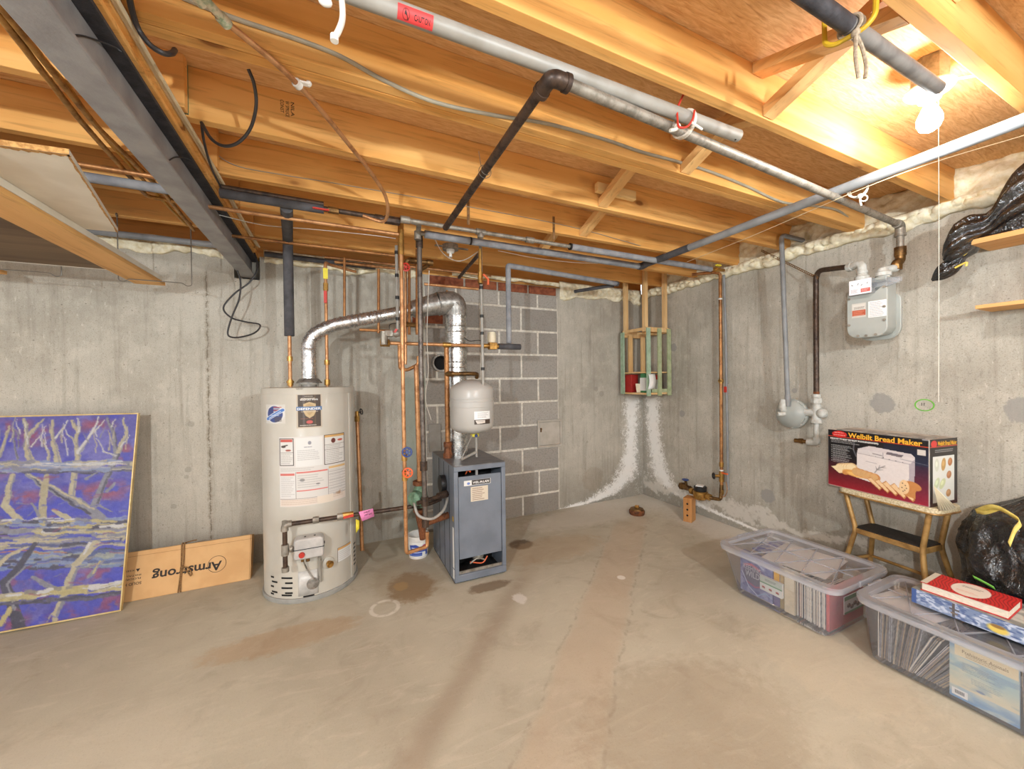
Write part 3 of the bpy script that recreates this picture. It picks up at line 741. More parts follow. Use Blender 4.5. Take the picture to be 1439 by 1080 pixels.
def foam_fill(axis, a, b, seed, label, group):
    n, k = 22, 12; vs = []
    for i in range(n+1):
        for j in range(k+1):
            u = a+(b-a)*i/n; z = ZJ+.0+(ZS-ZJ)*j/k
            d = .05+.035*mnoise.noise(Vector((u*8, z*10, seed)))+.016*mnoise.noise(Vector((u*26, z*30, seed)))
            d += .05*(abs(2*i/n-1)**4)*.6
            if axis == 1: vs.append((DX+.115-d*1.6, u, z))
            else: vs.append((u, DY+.115-d*1.6, z))
    fs = [(i*(k+1)+j, (i+1)*(k+1)+j, (i+1)*(k+1)+j+1, i*(k+1)+j+1) for i in range(n) for j in range(k)]
    if axis == 1 and b > a: fs = [f[::-1] for f in fs]
    mb = MB(); mb.add(vs, fs); o = mb.build('rim_foam', M['foam'], sharp=180)
    s = o.modifiers.new('thick', 'SOLIDIFY'); s.thickness = .02; s.offset = -1
    tag(o, label, 'foam', group, 'stuff')
bays = [(-.32, .052, 'rim bay nearest the viewer on the right'), (.09, .457, 'rim bay above the black bag on the shelf'), (.495, .897, 'rim bay in line with the bulb'),
        (.935, 1.297, 'rim bay over the gas meter'), (1.376, 1.737, 'rim bay where the grey vent conduit goes out'), (1.775, 2.142, 'rim bay above the perforated strap'), (2.18, 2.547, 'rim bay over the copper riser'), (2.585, 2.947, 'rim bay above the slatted crate')]
for i, (a, b, t) in enumerate(bays): foam_fill(1, a+.001, b-.001, 50+i, 'sprayed cream foam filling the '+t, 'foam in the rim bays')

# hanging board storage left of the beam
def wire_hanger(y, xl, xr, ztop, zb, label, xm0=0):
    pts = [(xl, y, ztop), (xl, y, zb-.01), (xl+.022, y, zb-.018), (xl+.045, y, zb), (xr-.045, y, zb), (xr-.022, y, zb-.018), (xr, y, zb-.01), (xr, y, ztop)]
    mb = MB(); mb.tube(fillet(pts, .01, 3), .0028, 6)
    mb.ring((xl, y-.004, ztop+.008), (1, 0, 0), .009, .0028, 12, 6); mb.ring((xr, y-.004, ztop+.008), (1, 0, 0), .009, .0028, 12, 6)
    return tag(mb.build('wire_hanger', M['wire']), label, 'hanger', 'wire hangers under the joists')
wire_hanger(2.90, -1.105, -.775, ZJ-.008, 1.905, 'bent wire hanger cradling the long plank end beside the beam')
wire_hanger(2.90, -1.85, -1.335, ZJ-.008, 1.905, 'bent wire hanger holding the lower plank by the left frame edge')
wire_hanger(1.22, -1.42, -.90, ZJ-.008, 1.908, 'wire hanger farther forward under the white board')
tag(MB().bx(-1.090, -.945, 1.15, 3.05, 1.911, 1.931).build('pine_plank', M['plank'], bevel=.002), 'long pine plank lying in wire hangers, its end over the heater side of the wall', 'plank')
tag(MB().bx(-1.83, -1.62, 1.4, 3.06, 1.911, 1.930).build('pine_plank', M['plank'], bevel=.002), 'second pine plank in the hanger at the far left edge', 'plank')
# stacked boards above: dark wood-grain panel, white laminated board
t = root('woodgrain_panel', 'dark brown wood-grain panel with white edging stacked above the planks', 'board', (-1.4, 2.4, 1.95))
MB().bx(-2.5, -1.095, 2.02, 2.88, 1.945, 1.957).build('panel', M['dark_panel'], t)
MB().bx(-2.5, -1.095, 2.88, 2.887, 1.944, 1.958).build('edging', M['laminate'], t, label='white edging')
MB().bx(-2.5, -1.095, 2.004, 2.02, 1.944, 1.958).build('edging', M['laminate'], t, label='white edging')
t = root('laminate_board', 'white laminated particle board with raw chipped edges lying on the stack', 'board', (-1.2, 2.2, 1.957))
mb = MB()
zL = 1.9585
A = [Fz(-60, 196, zL), Fz(97, 217, zL), Fz(166, 326, zL), Fz(60, 330, zL)]; A[3] = A[0]+(A[2]-A[1])
vs = A+[a+Vector((0, 0, .016)) for a in A]
mb.add(vs, [(0, 3, 2, 1), (4, 5, 6, 7), (1, 2, 6, 5)], 0).add(vs, [(0, 1, 5, 4), (2, 3, 7, 6), (3, 0, 4, 7)], 1)
mb.build('board', [M['laminate'], M['pboard']], t)
cm = MB()
rr = random.Random(3)
def chip(a, b, wmax, n=60):
    ed = (b-a); inn = Vector((-ed.y, ed.x, 0)).normalized(); vs = []; fs = []
    for i in range(n+1):
        p = a+ed*i/n; q = p+inn*(wmax*(.45+.9*abs(mnoise.noise(Vector((i*.21, wmax*100, 0))))+.2*rr.random())); vs += [p+Vector((0, 0, -.0008)), q+Vector((0, 0, -.0008))]
    for i in range(n): fs.append((2*i, 2*i+1, 2*i+3, 2*i+2))
    cm.add(vs, fs)
chip(A[0], A[1], .020, 46); chip(A[1], A[2], .007, 46)
cm.build('chipped_edge', M['pboard'], t, label='raw chipped core showing along the edge')
# white strip of laminate standing on the plank edge
tag(MB().bx(-.962, -.944, 1.15, 3.0, 1.9315, 1.9575).build('laminate_strip', M['laminate'], bevel=.001), 'narrow white laminate strip lying on the long plank', 'strip')

# ================================================================== CABLES AND PIPES UNDER THE CEILING
def pipe(name, pts, r, mt, label, cat='pipe', rad=.03, seg=12, group=None, parent=None, n=5):
    mb = MB(); mb.tube(fillet(pts, rad, n) if rad else pts, r, seg)
    o = mb.build(name, mt, parent)
    if parent is None: tag(o, label, cat, group)
    elif label: o['label'] = label
    return o
def cable(name, pts, r, mt, label, cat='cable', group=None, n=8, seg=8):
    return tag(MB().tube(smooth_path(pts, n), r, seg).build(name, mt), label, cat, group)

# cables stapled along the beam
for dx, dz, lab in ((.022, 0, 'inner cream cable running along the steel beam plate'), (.034, -.006, 'outer cream cable running along the steel beam plate')):
    x = bx1+.006+dx
    cable('ceiling_cable', [(x, YB+.5, ZJ-.012+dz), (x+.003, .6, ZJ-.012+dz), (x-.003, 1.4, ZJ-.014+dz), (x+.004, 2.1, ZJ-.013+dz), (x, 2.75, ZJ-.012+dz), (x+.01, 3.1, ZJ-.02+dz)], .0065, M['cable_cream'], lab, group='cream cables beside the beam')
tag(MB().bx(bx1+.012, bx1+.022, YB+.5, 3.2, ZJ-.03, ZJ-.001).build('nailer_strip', M['joist'][0]), 'thin wooden strip between the beam and the cream cables', 'strip')
# copper pair and yellow cables left of the beam
za = ZJ-.022
pA = [Fz(-20, 20, za), Fz(100, 165, za), Fz(207, 276, za)]
x_ = pA[2].x
yA = pA[2].y
g1, g2 = Fz(0, 23, za), Fz(110, 166, za)
pipe('copper_pipe', [g1+(g1-g2)*1.5, g1, g2, (x_, yA, za), (bx0-.01, yA+.012, za)], .0095, M['gold_copper'], 'left copper line left of the beam that elbows toward it', group='copper lines beside the beam')
p2 = Fz(228, 268, za); p3 = Fz(268, 318, za)
g1, g2 = Fz(0, 8, za), Fz(136, 178, za)
pipe('copper_pipe', [g1+(g1-g2)*1.2, g1, g2, (p2.x, p2.y, za), p3, Fz(272, 323, za)], .0095, M['gold_copper'], 'right copper line left of the beam that runs on to the back wall', group='copper lines beside the beam')
cable('ceiling_cable', [Fz(-60, -50, ZJ-.01), Fz(0, 14, ZJ-.01), Fz(57, 79, ZJ-.01), Fz(95, 121, ZJ-.01), Fz(151, 197, ZJ-.01), Fz(230, 283, ZJ-.01), Fz(262, 316, ZJ-.01)], .0065, M['cable_yellow'], 'yellow cable between the copper lines left of the beam')
cable('ceiling_cable', [(p2.x+.03, YB+.4, ZJ-.006), (p2.x+.036, .6, ZJ-.006), (p2.x+.026, 1.2, ZJ-.02), (p2.x+.055, 1.75, ZJ-.006), (p2.x+.06, 2.9, ZJ-.006)], .0035, M['cable_black'], 'thin black wire beside the beam on its left')
for ys, lab in ((1.22, 'thin black wire looped over the beam web near the viewer'), (1.78, 'thin black wire looped over the beam web farther along')):
    cable('beam_wire', [(bx1-.002, ys+.16, bzt-.018), (bx1-.012, ys+.15, bzt-.016), (xm+.009, ys+.12, bzt-.03), (xm+.008, ys+.05, (bzt+bzb)/2), (xm+.008, ys, bzb+.03), (bx1-.012, ys+.02, bzb+.016)], .0022, M['cable_black'], lab)
# water mains left of beam crossing in X
q0, q1 = Fz(118, 248, 2.20), Fz(212, 263, 2.20); yq = (q0.y+q1.y)/2
pipe('insulated_pipe', [(XL, yq, 2.20), (bx0-.003, yq, 2.20)], .021, M['insul'], 'grey foam insulated pipe left of the beam above the white board', rad=0)
pipe('copper_pipe', [(XL, yq-.06, 2.225), (bx0-.003, yq-.06, 2.225)], .011, M['copper_old'], 'brown pipe in front of the insulated pipe left of the beam', rad=0)
pipe('grey_conduit', [(-1.9, 3.18, ZJ-.024), (bx0-.02, 3.18, ZJ-.024)], .02, M['pvc'], 'grey plastic conduit along the back wall top left of the beam', rad=0)

# black loops of cable
c1 = [Fz(176, -30, ZJ-.01), Fz(190, 30, ZJ-.02), Fz(208, 60, ZJ-.05), Fz(228, 74, ZJ-.06), Fz(241, 75, ZJ-.04), Fz(246, 70, ZJ+.01)]
cable('cable_loop', c1, .007, M['cable_black'], 'short black cable loop drooping beside the beam at the top left')
yk = 1.735
c2 = [By(349, 97, 1.5), By(357, 118, 1.52), By(360, 148, 1.56), By(352, 180, 1.62), By(335, 200, 1.66), By(315, 205, 1.69), By(297, 195, 1.71), By(283, 172, 1.73)]
cable('cable_loop', c2, .0055, M['cable_black'], 'large black cable loop hanging under the joist with the grade stamp')
c3 = [By(283, 172, 1.74), By(287, 200, 1.80), By(297, 235, 1.95), Fz(310, 262, 2.22)]
cable('cable_loop', c3, .0045, M['cable_black'], 'black cable tail dropping from the big loop toward the beam')
g0, g1_ = By(257, 82, 1.73), By(265, 160, 1.73)
tag(MB().bx(g0.x-.004, g0.x+.012, 1.726, 1.7365, max(g1_.z, ZJ+.002), ZS-.004).build('green_strap', M['green_old']), 'narrow green weathered strip standing on a joist face near the black loop', 'strip')
c4 = [By(350, 336, 3.2), By(362, 372, 3.18), By(352, 395, 3.17), By(330, 412, 3.16), By(314, 432, 3.15), By(325, 446, 3.15), By(345, 452, 3.15), By(365, 456, 3.15), By(360, 466, 3.15), By(345, 472, 3.15), By(328, 474, 3.15), By(320, 468, 3.15), By(326, 445, 3.14), By(336, 420, 3.13), By(338, 395, 3.12), By(332, 375, 3.11), By(320, 330, 3.1), By(312, 300, 3.1)]
cable('dangling_cable', c4, .0055, M['cable_black'], 'black cable dangling in loops down the wall below the beam end')
cable('joist_wire', [By(290, 205, 2.1), By(330, 232, 2.136), By(400, 246, 2.137), By(480, 259, 2.137), By(640, 287, 2.137), By(800, 318, 2.137), By(900, 345, 2.13)], .0022, M['cable_grey'], 'thin bell wire stapled along the joist over the galvanised pipe')

# grey cable stapled along the doubled joist
ya = 1.297-.006
c5 = [By(255, -4, ya), By(330, 26, ya), By(420, 56, ya), By(480, 80, ya), By(540, 113, ya), By(610, 143, ya), By(690, 161, ya), By(770, 174, ya), By(850, 196, ya), By(900, 213, ya), By(952, 227, ya), By(1000, 242, ya), By(1050, 262, ya), By(1100, 284, ya), By(1150, 290, ya), By(1180, 297, ya), Xx(1203, 317, DX-.05)]
cable('flat_cable', c5, .0065, M['cable_grey'], 'grey sheathed cable sagging along the doubled joist across the ceiling')

# copper pipe crossing under the joists from the viewer to the manifold
zc = ZJ-.014
p = [Fz(262, -30, zc), Fz(300, 16, zc), Fz(418, 118, zc), Fz(500, 215, zc)]
e1 = Fz(525, 248, zc-.004); e2 = Fz(541, 274, zc-.03); e3 = Fz(545, 296, zc-.07); e4 = Fz(538, 311, zc-.09); e5 = Fz(510, 303, zc-.07)
T = root('copper_pipe', 'thin copper pipe clamped under the joists, curving down to the manifold', 'pipe', p[2])
MB().tube(smooth_path([p[1], p[2], p[3], e1, e2, e3, e4, e5], 8), .0085, 12).build('tube', M['copper'], T)
MB().tube([p[0], p[1]+(p[2]-p[1])*.12], .0105, 12).build('corroded_end', M['patina'], T, label='white and green corroded length')
cl = MB(); d = (p[3]-p[2]).normalized(); cl.cyl(p[2]-d*.008, p[2]+d*.008, .014); q = p[2]+Vector((.02, -.002, .006)); cl.box(q, (.03, .016, .006)); cl.ball(q+Vector((.012, 0, .004)), .009)
cl.build('pipe_clamp', M['white'], T, label='white pipe clamp')
cl = MB(); q = p[1]+(p[2]-p[1])*.1; cl.cyl(q-d*.012, q+d*.012, .0145); q = q+(p[1]-p[2]).normalized()*.06; cl.cyl(q-d*.012, q+d*.012, .0145); cl.build('coupling', M['patina'], T)

# white hose loop and hook at the top
T = root('white_hose', 'short white hose end hooked under a joist at the top centre left', 'hose', Fz(480, 10, ZJ-.03))
yy = .90
MB().tube(smooth_path([By(478, -20, yy), By(481, 8, yy-.02), By(481, 28, yy-.03), By(475, 45, yy-.03), By(470, 52, yy-.03)], 6), .006, 10).build('hose', M['white_rope'], T)
MB().lathe([(.0, 0), (.008, 0), (.008, .012), (.0, .014)], By(470, 58, yy-.03), (0, 0, 1), 12).build('end_plug', M['white'], T)
tag(MB().ball(By(457, 2, yy), (.014, .010, .010)).build('round_hook_base', M['white']), 'small white round fitting screwed to the joist beside the white hose', 'fitting')

# --------- long white plastic pipe with a caution tag
zp = ZJ-.045
a, b = Fz(480, -14, zp), Fz(1037, 191, zp)
d = (b-a).normalized(); a = a-d*.5
T = root('white_pipe', 'long white plastic pipe with a red caution tag slung under a joist', 'pipe', b)
mb = MB(); mb.tube([a, b], .021, 20, False); 
n = 20
mb.tube([b+d*.0, b-d*.08], .017, 20, False)
mb.ring(b, d, .019, .002, 20, 6)
mb.build('tube', M['white_pipe'], T)
hole = MB(); hole.cyl(b-d*.02+Vector((0, 0, -.0205))+Vector((0, -.004, 0)), b-d*.02+Vector((0, -.005, -.0225)), .003); hole.build('drilled_hole', M['black'], T)
# tag wrapped on the pipe
art = Art(96, 28, (206, 62, 62)); art.ell(22, 14, 10, 10, (120, 30, 30)); art.ell(22, 14, 8, 8, (206, 62, 62)); art.poly([(20, 5), (26, 16), (18, 14)], (40, 20, 20)); art.line(22, 10, 28, 22, 2, (40, 20, 20))
ta, tb = Fz(557, 18, zp), Fz(606, 36, zp); L = (tb-ta).dot(d); s0 = (ta-a).dot(d)
side = d.cross(Vector((0, 0, 1))).normalized(); up = side.cross(d)
toc = (CAM-(ta+tb)/2); toc = (toc-d*toc.dot(d)).normalized(); tn = d.cross(toc).normalized()
sgn = 1 if (tn.z < 0) else -1
def pipefn(u, v, rr=.0217):
    ang = (v-.5)*1.55*sgn; return a+d*(s0+L*u)+(toc*cos(ang)+tn*sin(ang))*rr
art_panel('caution_tag', art, pipefn, T, label='red caution tag with black print')
tm = MB(); text_fit(tm, 'CAUTION', lambda x, y: pipefn(x/96, 1-y/28, .0221), 44, 8, 44, 10, .02); tm.build('lettering', M['ink_black'], T)

# --------- black gas main
zg = ZJ-.085
yg = Fz(1000, 190, zg).y
ex = By(770, 110, yg); 
e0 = Fz(775, 108, zg); yg = e0.y
endx = 2.985
yM = Xx(1265, 288, endx).y
T = root('gas_main', 'dark iron gas main running under the joists to the meter', 'pipe', e0)
e0 = Vector((e0.x, yg, zg)); eR = Vector((endx, yM, zg))
eB = Fz(626, 320, zg-.03)
m = MB(); m.tube([e0+(eR-e0).normalized()*.03, eR-(eR-e0).normalized()*.02], .0165, 16); m.build('run', M['galv_pipe'], T, label='grey run along the white pipe')
m = MB(); m.tube([e0+Vector((-.004, .03, 0)), eB], .0165, 16); m.build('branch', M['iron'], T, label='rust brown branch to the boiler side')
m = MB(); m.tube(fillet([e0+(eR-e0).normalized()*.05, e0, e0+(eB-e0).normalized()*.06], .03), .023, 16)
dd = (eR-e0).normalized(); m.cyl(e0+dd*.045, e0+dd*.06, .026); dd = (eB-e0).normalized(); m.cyl(e0+dd*.05, e0+dd*.065, .026)
m.build('elbow', M['iron'], T)
zD = Xx(1265, 352, endx).z
m = MB(); m.tube(fillet([eR-(eR-e0).normalized()*.05, eR, eR-Vector((0, 0, .06))], .03), .023, 16); m.cyl(eR-Vector((0, 0, .05)), eR-Vector((0, 0, .065)), .026); m.build('elbow', M['galv_pipe'], T)
m = MB(); m.tube([eR-Vector((0, 0, .05)), Vector((endx, yM, zD))], .0175, 16); m.build('drop', M['galv_pipe'], T)
m = MB(); m.cyl(Vector((endx, yM, zD+.02)), Vector((endx, yM, zD-.03)), .027)
pS0 = Vector((endx, yM, zD-.03)); pS1 = Xx(1259, 372, endx-.03); 
m.tube(fillet([pS0, pS0-Vector((0, 0, .03)), pS1+Vector((0, 0, .01)), pS1-Vector((0, 0, .02))], .02), .023, 16); m.cyl(pS1, pS1-Vector((0, 0, .03)), .029, None, 8)
m.build('swing_joint', M['bronze'], T, label='brown swing joint above the meter')
GASIN = pS1-Vector((0, 0, .03))
wr = MB(); q = e0+(eB-e0)*.46; dd = (eB-e0).normalized(); wr.ring(q, dd, .019, .0015, 18, 5); wr.ring(q+dd*.01, dd+Vector((.2, 0, .1)), .026, .0013, 18, 5); wr.tube([q+Vector((-.02, 0, .01)), q+Vector((-.03, 0, .07))], .0012, 5)
wr.build('hanger_wire', M['wire'], T)

# --------- cords that sling the pipes
q = Fz(968, 162, zp); dX = (b-a).normalized()
T = root('hanging_rope', 'red cord with a red coated hook tied round the white pipe', 'cord', q)
rc = MB(); c0 = Vector((q.x, yg+.01, zp-.012))
rc.tube(smooth_path([By(963, 127, .97), By(957, 140, .96), By(952, 152, .95), By(952, 166, .945), By(954, 178, .93), By(965, 178, .925), By(973, 168, .925), By(976, 155, .93)], 6), .0035, 8)
rc.build('hook', M['red'], T)
rc = MB(); ccq = a+d*((q-a).dot(d)); rc.ring(ccq+d*.006+Vector((0, .01, -.018)), d, .043, .0045, 22, 6); rc.ring(ccq-d*.004+Vector((0, .01, -.018)), d+Vector((.15, .2, 0)), .043, .0045, 22, 6)
kq = Fz(952, 178, zp-.06); rc.tube(smooth_path([kq, kq+Vector((-.02, -.01, -.02)), kq+Vector((-.045, -.01, -.03))], 4), .0055, 7); rc.ball(kq, .011)
kq2 = Fz(972, 172, zp-.05); rc.tube(smooth_path([kq2, kq2+Vector((.025, 0, -.005)), kq2+Vector((.05, 0, -.01))], 4), .004, 7)
rc.build('rope', M['white_rope'], T, label='frayed white rope knot')
# rope at pipe crossing
zg2 = ZJ-.055
# --------- grey insulated / conduit pipe across to the right
cA, cB = Fz(905, 372, zg2), Fz(1439, 168, zg2)
xg = (cA.x+cB.x)/2
T = root('grey_conduit', 'long grey plastic pipe crossing under the joists beside the right wall', 'pipe', (xg, 1.0, zg2))
pA0 = Vector((cA.x, cA.y, zg2)); pB0 = Vector((cB.x, cB.y, zg2)); dd = (pB0-pA0).normalized()
MB().tube([pA0+dd*.42, pB0+dd*1.6], .0235, 18).build('run', M['pvc'], T)
MB().tube([pA0-dd*.02, pA0+dd*.43], .025, 18).build('insulated_end', M['insul_dark'], T, label='darker foam wrapped far end')
q = Fz(1205, 262, zg2); crossn = Vector((q.x, q.y, zg2))
T = root('knotted_rope', 'white cord knotted where the gas main crosses the grey pipe', 'cord', crossn)
rc = MB(); rc.ring(crossn+Vector((0, 0, -.012)), (1, .2, 0), .036, .004, 20, 6); rc.ring(crossn+Vector((.012, 0, -.012)), (1, -.1, .2), .036, .004, 20, 6); rc.ball(crossn+Vector((0, -.01, -.05)), .012)
rc.ring(crossn+Vector((.01, -.02, -.062)), (1, 1, 0), .014, .003, 14, 6); rc.tube(smooth_path([crossn+Vector((0, -.01, -.05)), crossn+Vector((-.012, -.015, -.075)), crossn+Vector((-.01, -.018, -.10))], 4), .004, 6)
rc.build('loop', M['white_rope'], T)
rc = MB(); rc.tube([crossn+Vector((.015, 0, .02)), crossn+Vector((.01, 0, .05))], .003, 6); rc.build('hanger', M['strap'], T)
cable('long_wire', [Fz(1439, 190, ZJ-.06), Fz(1300, 232, ZJ-.08), Fz(1190, 274, ZJ-.1), Fz(1060, 330, ZJ-.1), Fz(965, 368, ZJ-.08)], .0016, M['cable_cream'], 'thin slack wire hanging just below the long grey pipe')

# --------- pole hung at the lamp
zq = ZJ-.05
a, b = Fz(1110, -22, zq), Fz(1318, 124, zq)
d = (b-a).normalized()
T = root('grey_pole', 'dull grey metal pole slung in a hook, its end in front of the bulb holder', 'pole', b)
MB().tube([a-d*.5, b], .0185, 20).build('tube', M['grey_pipe'], T)
sm = MB(); s_ = Fz(1190, 40, zq); k = (s_-a).dot(d); sm.tube([a-d*.5, a+d*(k-.01)], .0192, 20); sm.build('sleeve', M['steel_dark'], T, label='dark blue stained end of the pole')
hk = a+d*k
T = root('yellow_hook', 'yellow coated hook and grey rope holding the pole', 'hook', hk)
hm = MB(); hm.tube(fillet([hk+Vector((-.01, .052, .06)), hk+Vector((-.012, .050, -.012)), hk+Vector((-.006, .030, -.027)), hk+Vector((.004, -.030, -.027)), hk+Vector((.010, -.048, -.008)), hk+Vector((.010, -.050, .045))], .02, 4), .0062, 8); hm.build('hook', M['yellow_hook'], T)
hm = MB(); hm.ring(hk, d, .0245, .0045, 20, 7); hm.ring(hk+d*.01, d+Vector((.1, .2, 0)), .0245, .0045, 20, 7); kk = hk+Vector((-.004, -.014, -.03)); hm.ball(kk, .010)
for sx, ln in ((-.004, .11), (.028, .10)):
    hm.tube(smooth_path([kk, kk+Vector((sx, -.002, -.03)), kk+Vector((sx*1.6+.002, -.002, -.07)), kk+Vector((sx+.018, 0, -ln))], 5), .0045, 7)
hm.build('rope', M['rope'], T)

# --------- bulb holder
pl = Vector((2.085, .668, 2.392))
pl = Fz(1306, 127, 2.338)
T = root('bulb_holder', 'white porcelain bulb holder with a glowing bulb and pull string', 'light', pl)
MB().cyl(pl+Vector((0, 0, .006)), pl+Vector((0, 0, ZS-2.338-.001)), .052, None, 8).build('junction_box', M['galv_pipe'], T)
MB().lathe([(.0, .008), (.066, .008), (.068, .002), (.06, -.008), (.034, -.016), (.030, -.036), (.0, -.036)], pl, (0, 0, 1), 28).build('porcelain_base', M['white'], T)
bulb_c = pl+Vector((0, 0, -.098))
g = G('bulb_glow'); em = g.n('ShaderNodeEmission', {'Color': (.90, .97, 1.0, 1), 'Strength': 1.0}); g.t.links.new(em.outputs[0], g.out.inputs[0]); M['bulb'] = g.m; BULB_EM = em
MB().lathe([(.0, -.036), (.014, -.036), (.015, -.054), (.025, -.076), (.034, -.100), (.034, -.118), (.027, -.137), (.013, -.147), (.0, -.149)], pl, (0, 0, 1), 16).build('bulb', M['bulb'], T, label='glowing bulb')
sb = MB(); s0 = pl+Vector((-.022, -.03, -.012)); sb.tube([s0, s0+Vector((.003, 0, -.5)), s0+Vector((0, .0, -1.12))], .0009, 6); sb.build('pull_string', M['white_rope'], T, label='long thin white pull string')
MB().bx(pl.x+.0, pl.x+.022, .497, .50, ZJ+.02, ZS-.005).build('strap', M['white'], T)
cable('ceiling_cable', [pl+Vector((.03, -.03, .025)), pl+Vector((.12, -.09, .03)), (pl.x+.3, .503, ZS-.03), (pl.x+.7, .502, ZS-.03)], .005, M['cable_white'], 'white cable feeding the bulb holder from the joist')
# ================================================================== RIGHT WALL
# --------- gas meter
gx = 2.80                                   # plane of the meter's front plate
mA, mB_ = Xx(1190, 470, gx), Xx(1247, 470, gx)
T = root('gas_meter', 'grey diaphragm gas meter with a white dial box hung on the right wall', 'meter', (2.9, 1.15, 1.55))
yl, yr = mA.y, mB_.y
zt = 1.862; zb = Xx(1215, 474, gx).z
wd = yl-yr
def rrect(x0, x1, y0, y1, rb, rt, n=6):
    pts = []
    for cx, cy, a0, r in ((x1-rb, y0+rb, -90, rb), (x1-rt, y1-rt, 0, rt), (x0+rt, y1-rt, 90, rt), (x0+rb, y0+rb, 180, rb)):
        for k in range(n+1):
            an = radians(a0+90*k/n); pts.append((cx+r*cos(an), cy+r*sin(an)))
    return pts
cy = (yl+yr)/2
def outline(hw, z0, z1, rb, rt): return rrect(-hw, hw, z0, z1, rb, rt)
m = MB()
m.prism(outline(wd/2, zb, zt-.05, .055, .03), (gx, cy, 0), (0, 1, 0), (0, 0, 1), (.022, 0, 0))
m.build('front_cover', M['meter'], T, bevel=.004)
m = MB()
m.prism(outline(wd/2-.012, zb+.012, zt-.005, .05, .02), (gx+.022, cy, 0), (0, 1, 0), (0, 0, 1), (.115, 0, 0))
m.prism(outline(wd/2-.004, zt-.028, zt, .004, .004), (gx+.0, cy, 0), (0, 1, 0), (0, 0, 1), (.16, 0, 0))
m.build('body', M['meter'], T, bevel=.006)
m = MB()
m.prism(outline(wd/2+.008, zb-.012, zt-.08, .07, .04), (gx+.137, cy, 0), (0, 1, 0), (0, 0, 1), (.02, 0, 0))
m.lathe([(0, 0), (.07, 0), (.085, .02), (.085, .04), (0, .04)], (gx+.157, cy, zb+.11), (1, 0, 0), 24)
m.build('back_cover', M['meter'], T, bevel=.004)
m = MB()
for (yy, zz) in ((yl-.012, zt-.10), (yl-.012, zb+.08), (yr+.012, zt-.06), (yr+.012, zb+.09), (yr+.05, zb+.012), (yl-.055, zb+.012), (yr+.012, zt-.17), (cy, zb+.010)):
    m.cut(); m.cyl((gx-.006, yy, zz), (gx+.004, yy, zz), .007, None, 8)
m.build('cover_screw', M['galv_pipe'], T)
# dial box
q0, q1 = Xx(1194, 400, gx-.035), Xx(1224, 398, gx-.035)
zd0, zd1 = Xx(1194, 415, gx-.035).z, Xx(1194, 396, gx-.035).z
m = MB(); m.bx(gx-.035, gx+.03, q1.y-.004, q0.y+.004, zd0-.004, zd1+.004); m.prism([(0, 0), (.03, .03), (.11, .05), (.11, .075), (.05, .08), (0, .085)], (gx+.0, q1.y, zd0-.01), (0, -1, 0), (0, 0, 1), (.03, 0, 0))
m.build('dial_case', M['clear'], T, bevel=.004, label='clear case over the dials')
art = Art(72, 44, (232, 226, 228))
for i in range(4): art.ell(12+i*15, 15, 6.2, 6.2, (214, 208, 210)); art.ell(12+i*15, 15, 5.2, 5.2, (240, 236, 236)); art.line(12+i*15, 15, 12+i*15+(-4, 3, -3, 2)[i], 15+(-2, -4, 3, -3)[i], 1.8, (30, 30, 30))
art.rect(38, 28, 68, 39, (196, 92, 84)); art.words(41, 31, 66, 38, 3, (240, 220, 215)); art.words(6, 29, 34, 40, 3, (120, 110, 112))
art_panel('dial_face', art, flat((gx-.0358, q0.y+.002, zd1+.002), (0, q1.y-q0.y-.004, 0), (0, 0, zd0-zd1-.004)), T, label='white dial face with four small dials')
# two rating plates
a0, a1 = Xx(1197, 426, gx-.001), Xx(1217, 424, gx-.001)
art = Art(48, 44, (196, 190, 180)); art.rect(4, 4, 44, 18, (206, 200, 190)); art.words(8, 12, 42, 16, 3, (60, 50, 46), seed=3); art.rect(2, 21, 46, 38, (176, 84, 58)); art.words(6, 25, 44, 36, 4, (214, 150, 126), seed=2)
zz1 = Xx(1207, 426, gx).z; zz0 = Xx(1207, 446, gx).z
art_panel('rating_plate', art, flat((gx-.0015, a0.y, zz1), (0, a1.y-a0.y, 0), (0, 0, zz0-zz1)), T, label='metal plate with a red band')
a0, a1 = Xx(1220, 424, gx-.001), Xx(1246, 421, gx-.001)
art = Art(56, 50, (232, 228, 224)); art.words(5, 5, 52, 46, 4, (150, 140, 150), seed=4)
zz1 = Xx(1232, 422, gx).z; zz0 = Xx(1232, 445, gx).z
art_panel('printed_label', art, flat((gx-.0015, a0.y, zz1), (0, a1.y-a0.y, 0), (0, 0, zz0-zz1)), T, label='white printed label')
# unions on the meter
uL = Vector((gx+.07, yl-.045, zt)); uR = Vector((gx+.07, yr+.045, zt))
for u_, nm in ((uL, 'inlet'), (uR, 'outlet')):
    MB().lathe([(0, -.005), (.030, -.005), (.030, .012), (.036, .014), (.036, .034), (.027, .04), (.022, .06), (0, .06)], u_, (0, 0, 1), 8 if nm == 'x' else 20).build('union', M['meter_lt'], T, bevel=.001)
# connect the swing joint down to the outlet union
mt = MB(); mt.tube([GASIN+Vector((0, 0, .012)), Vector((uR.x, uR.y, zt+.05))], [.022, .019], 14); o = mt.build('nipple', M['meter_lt'], bpy.data.objects['gas_main'])

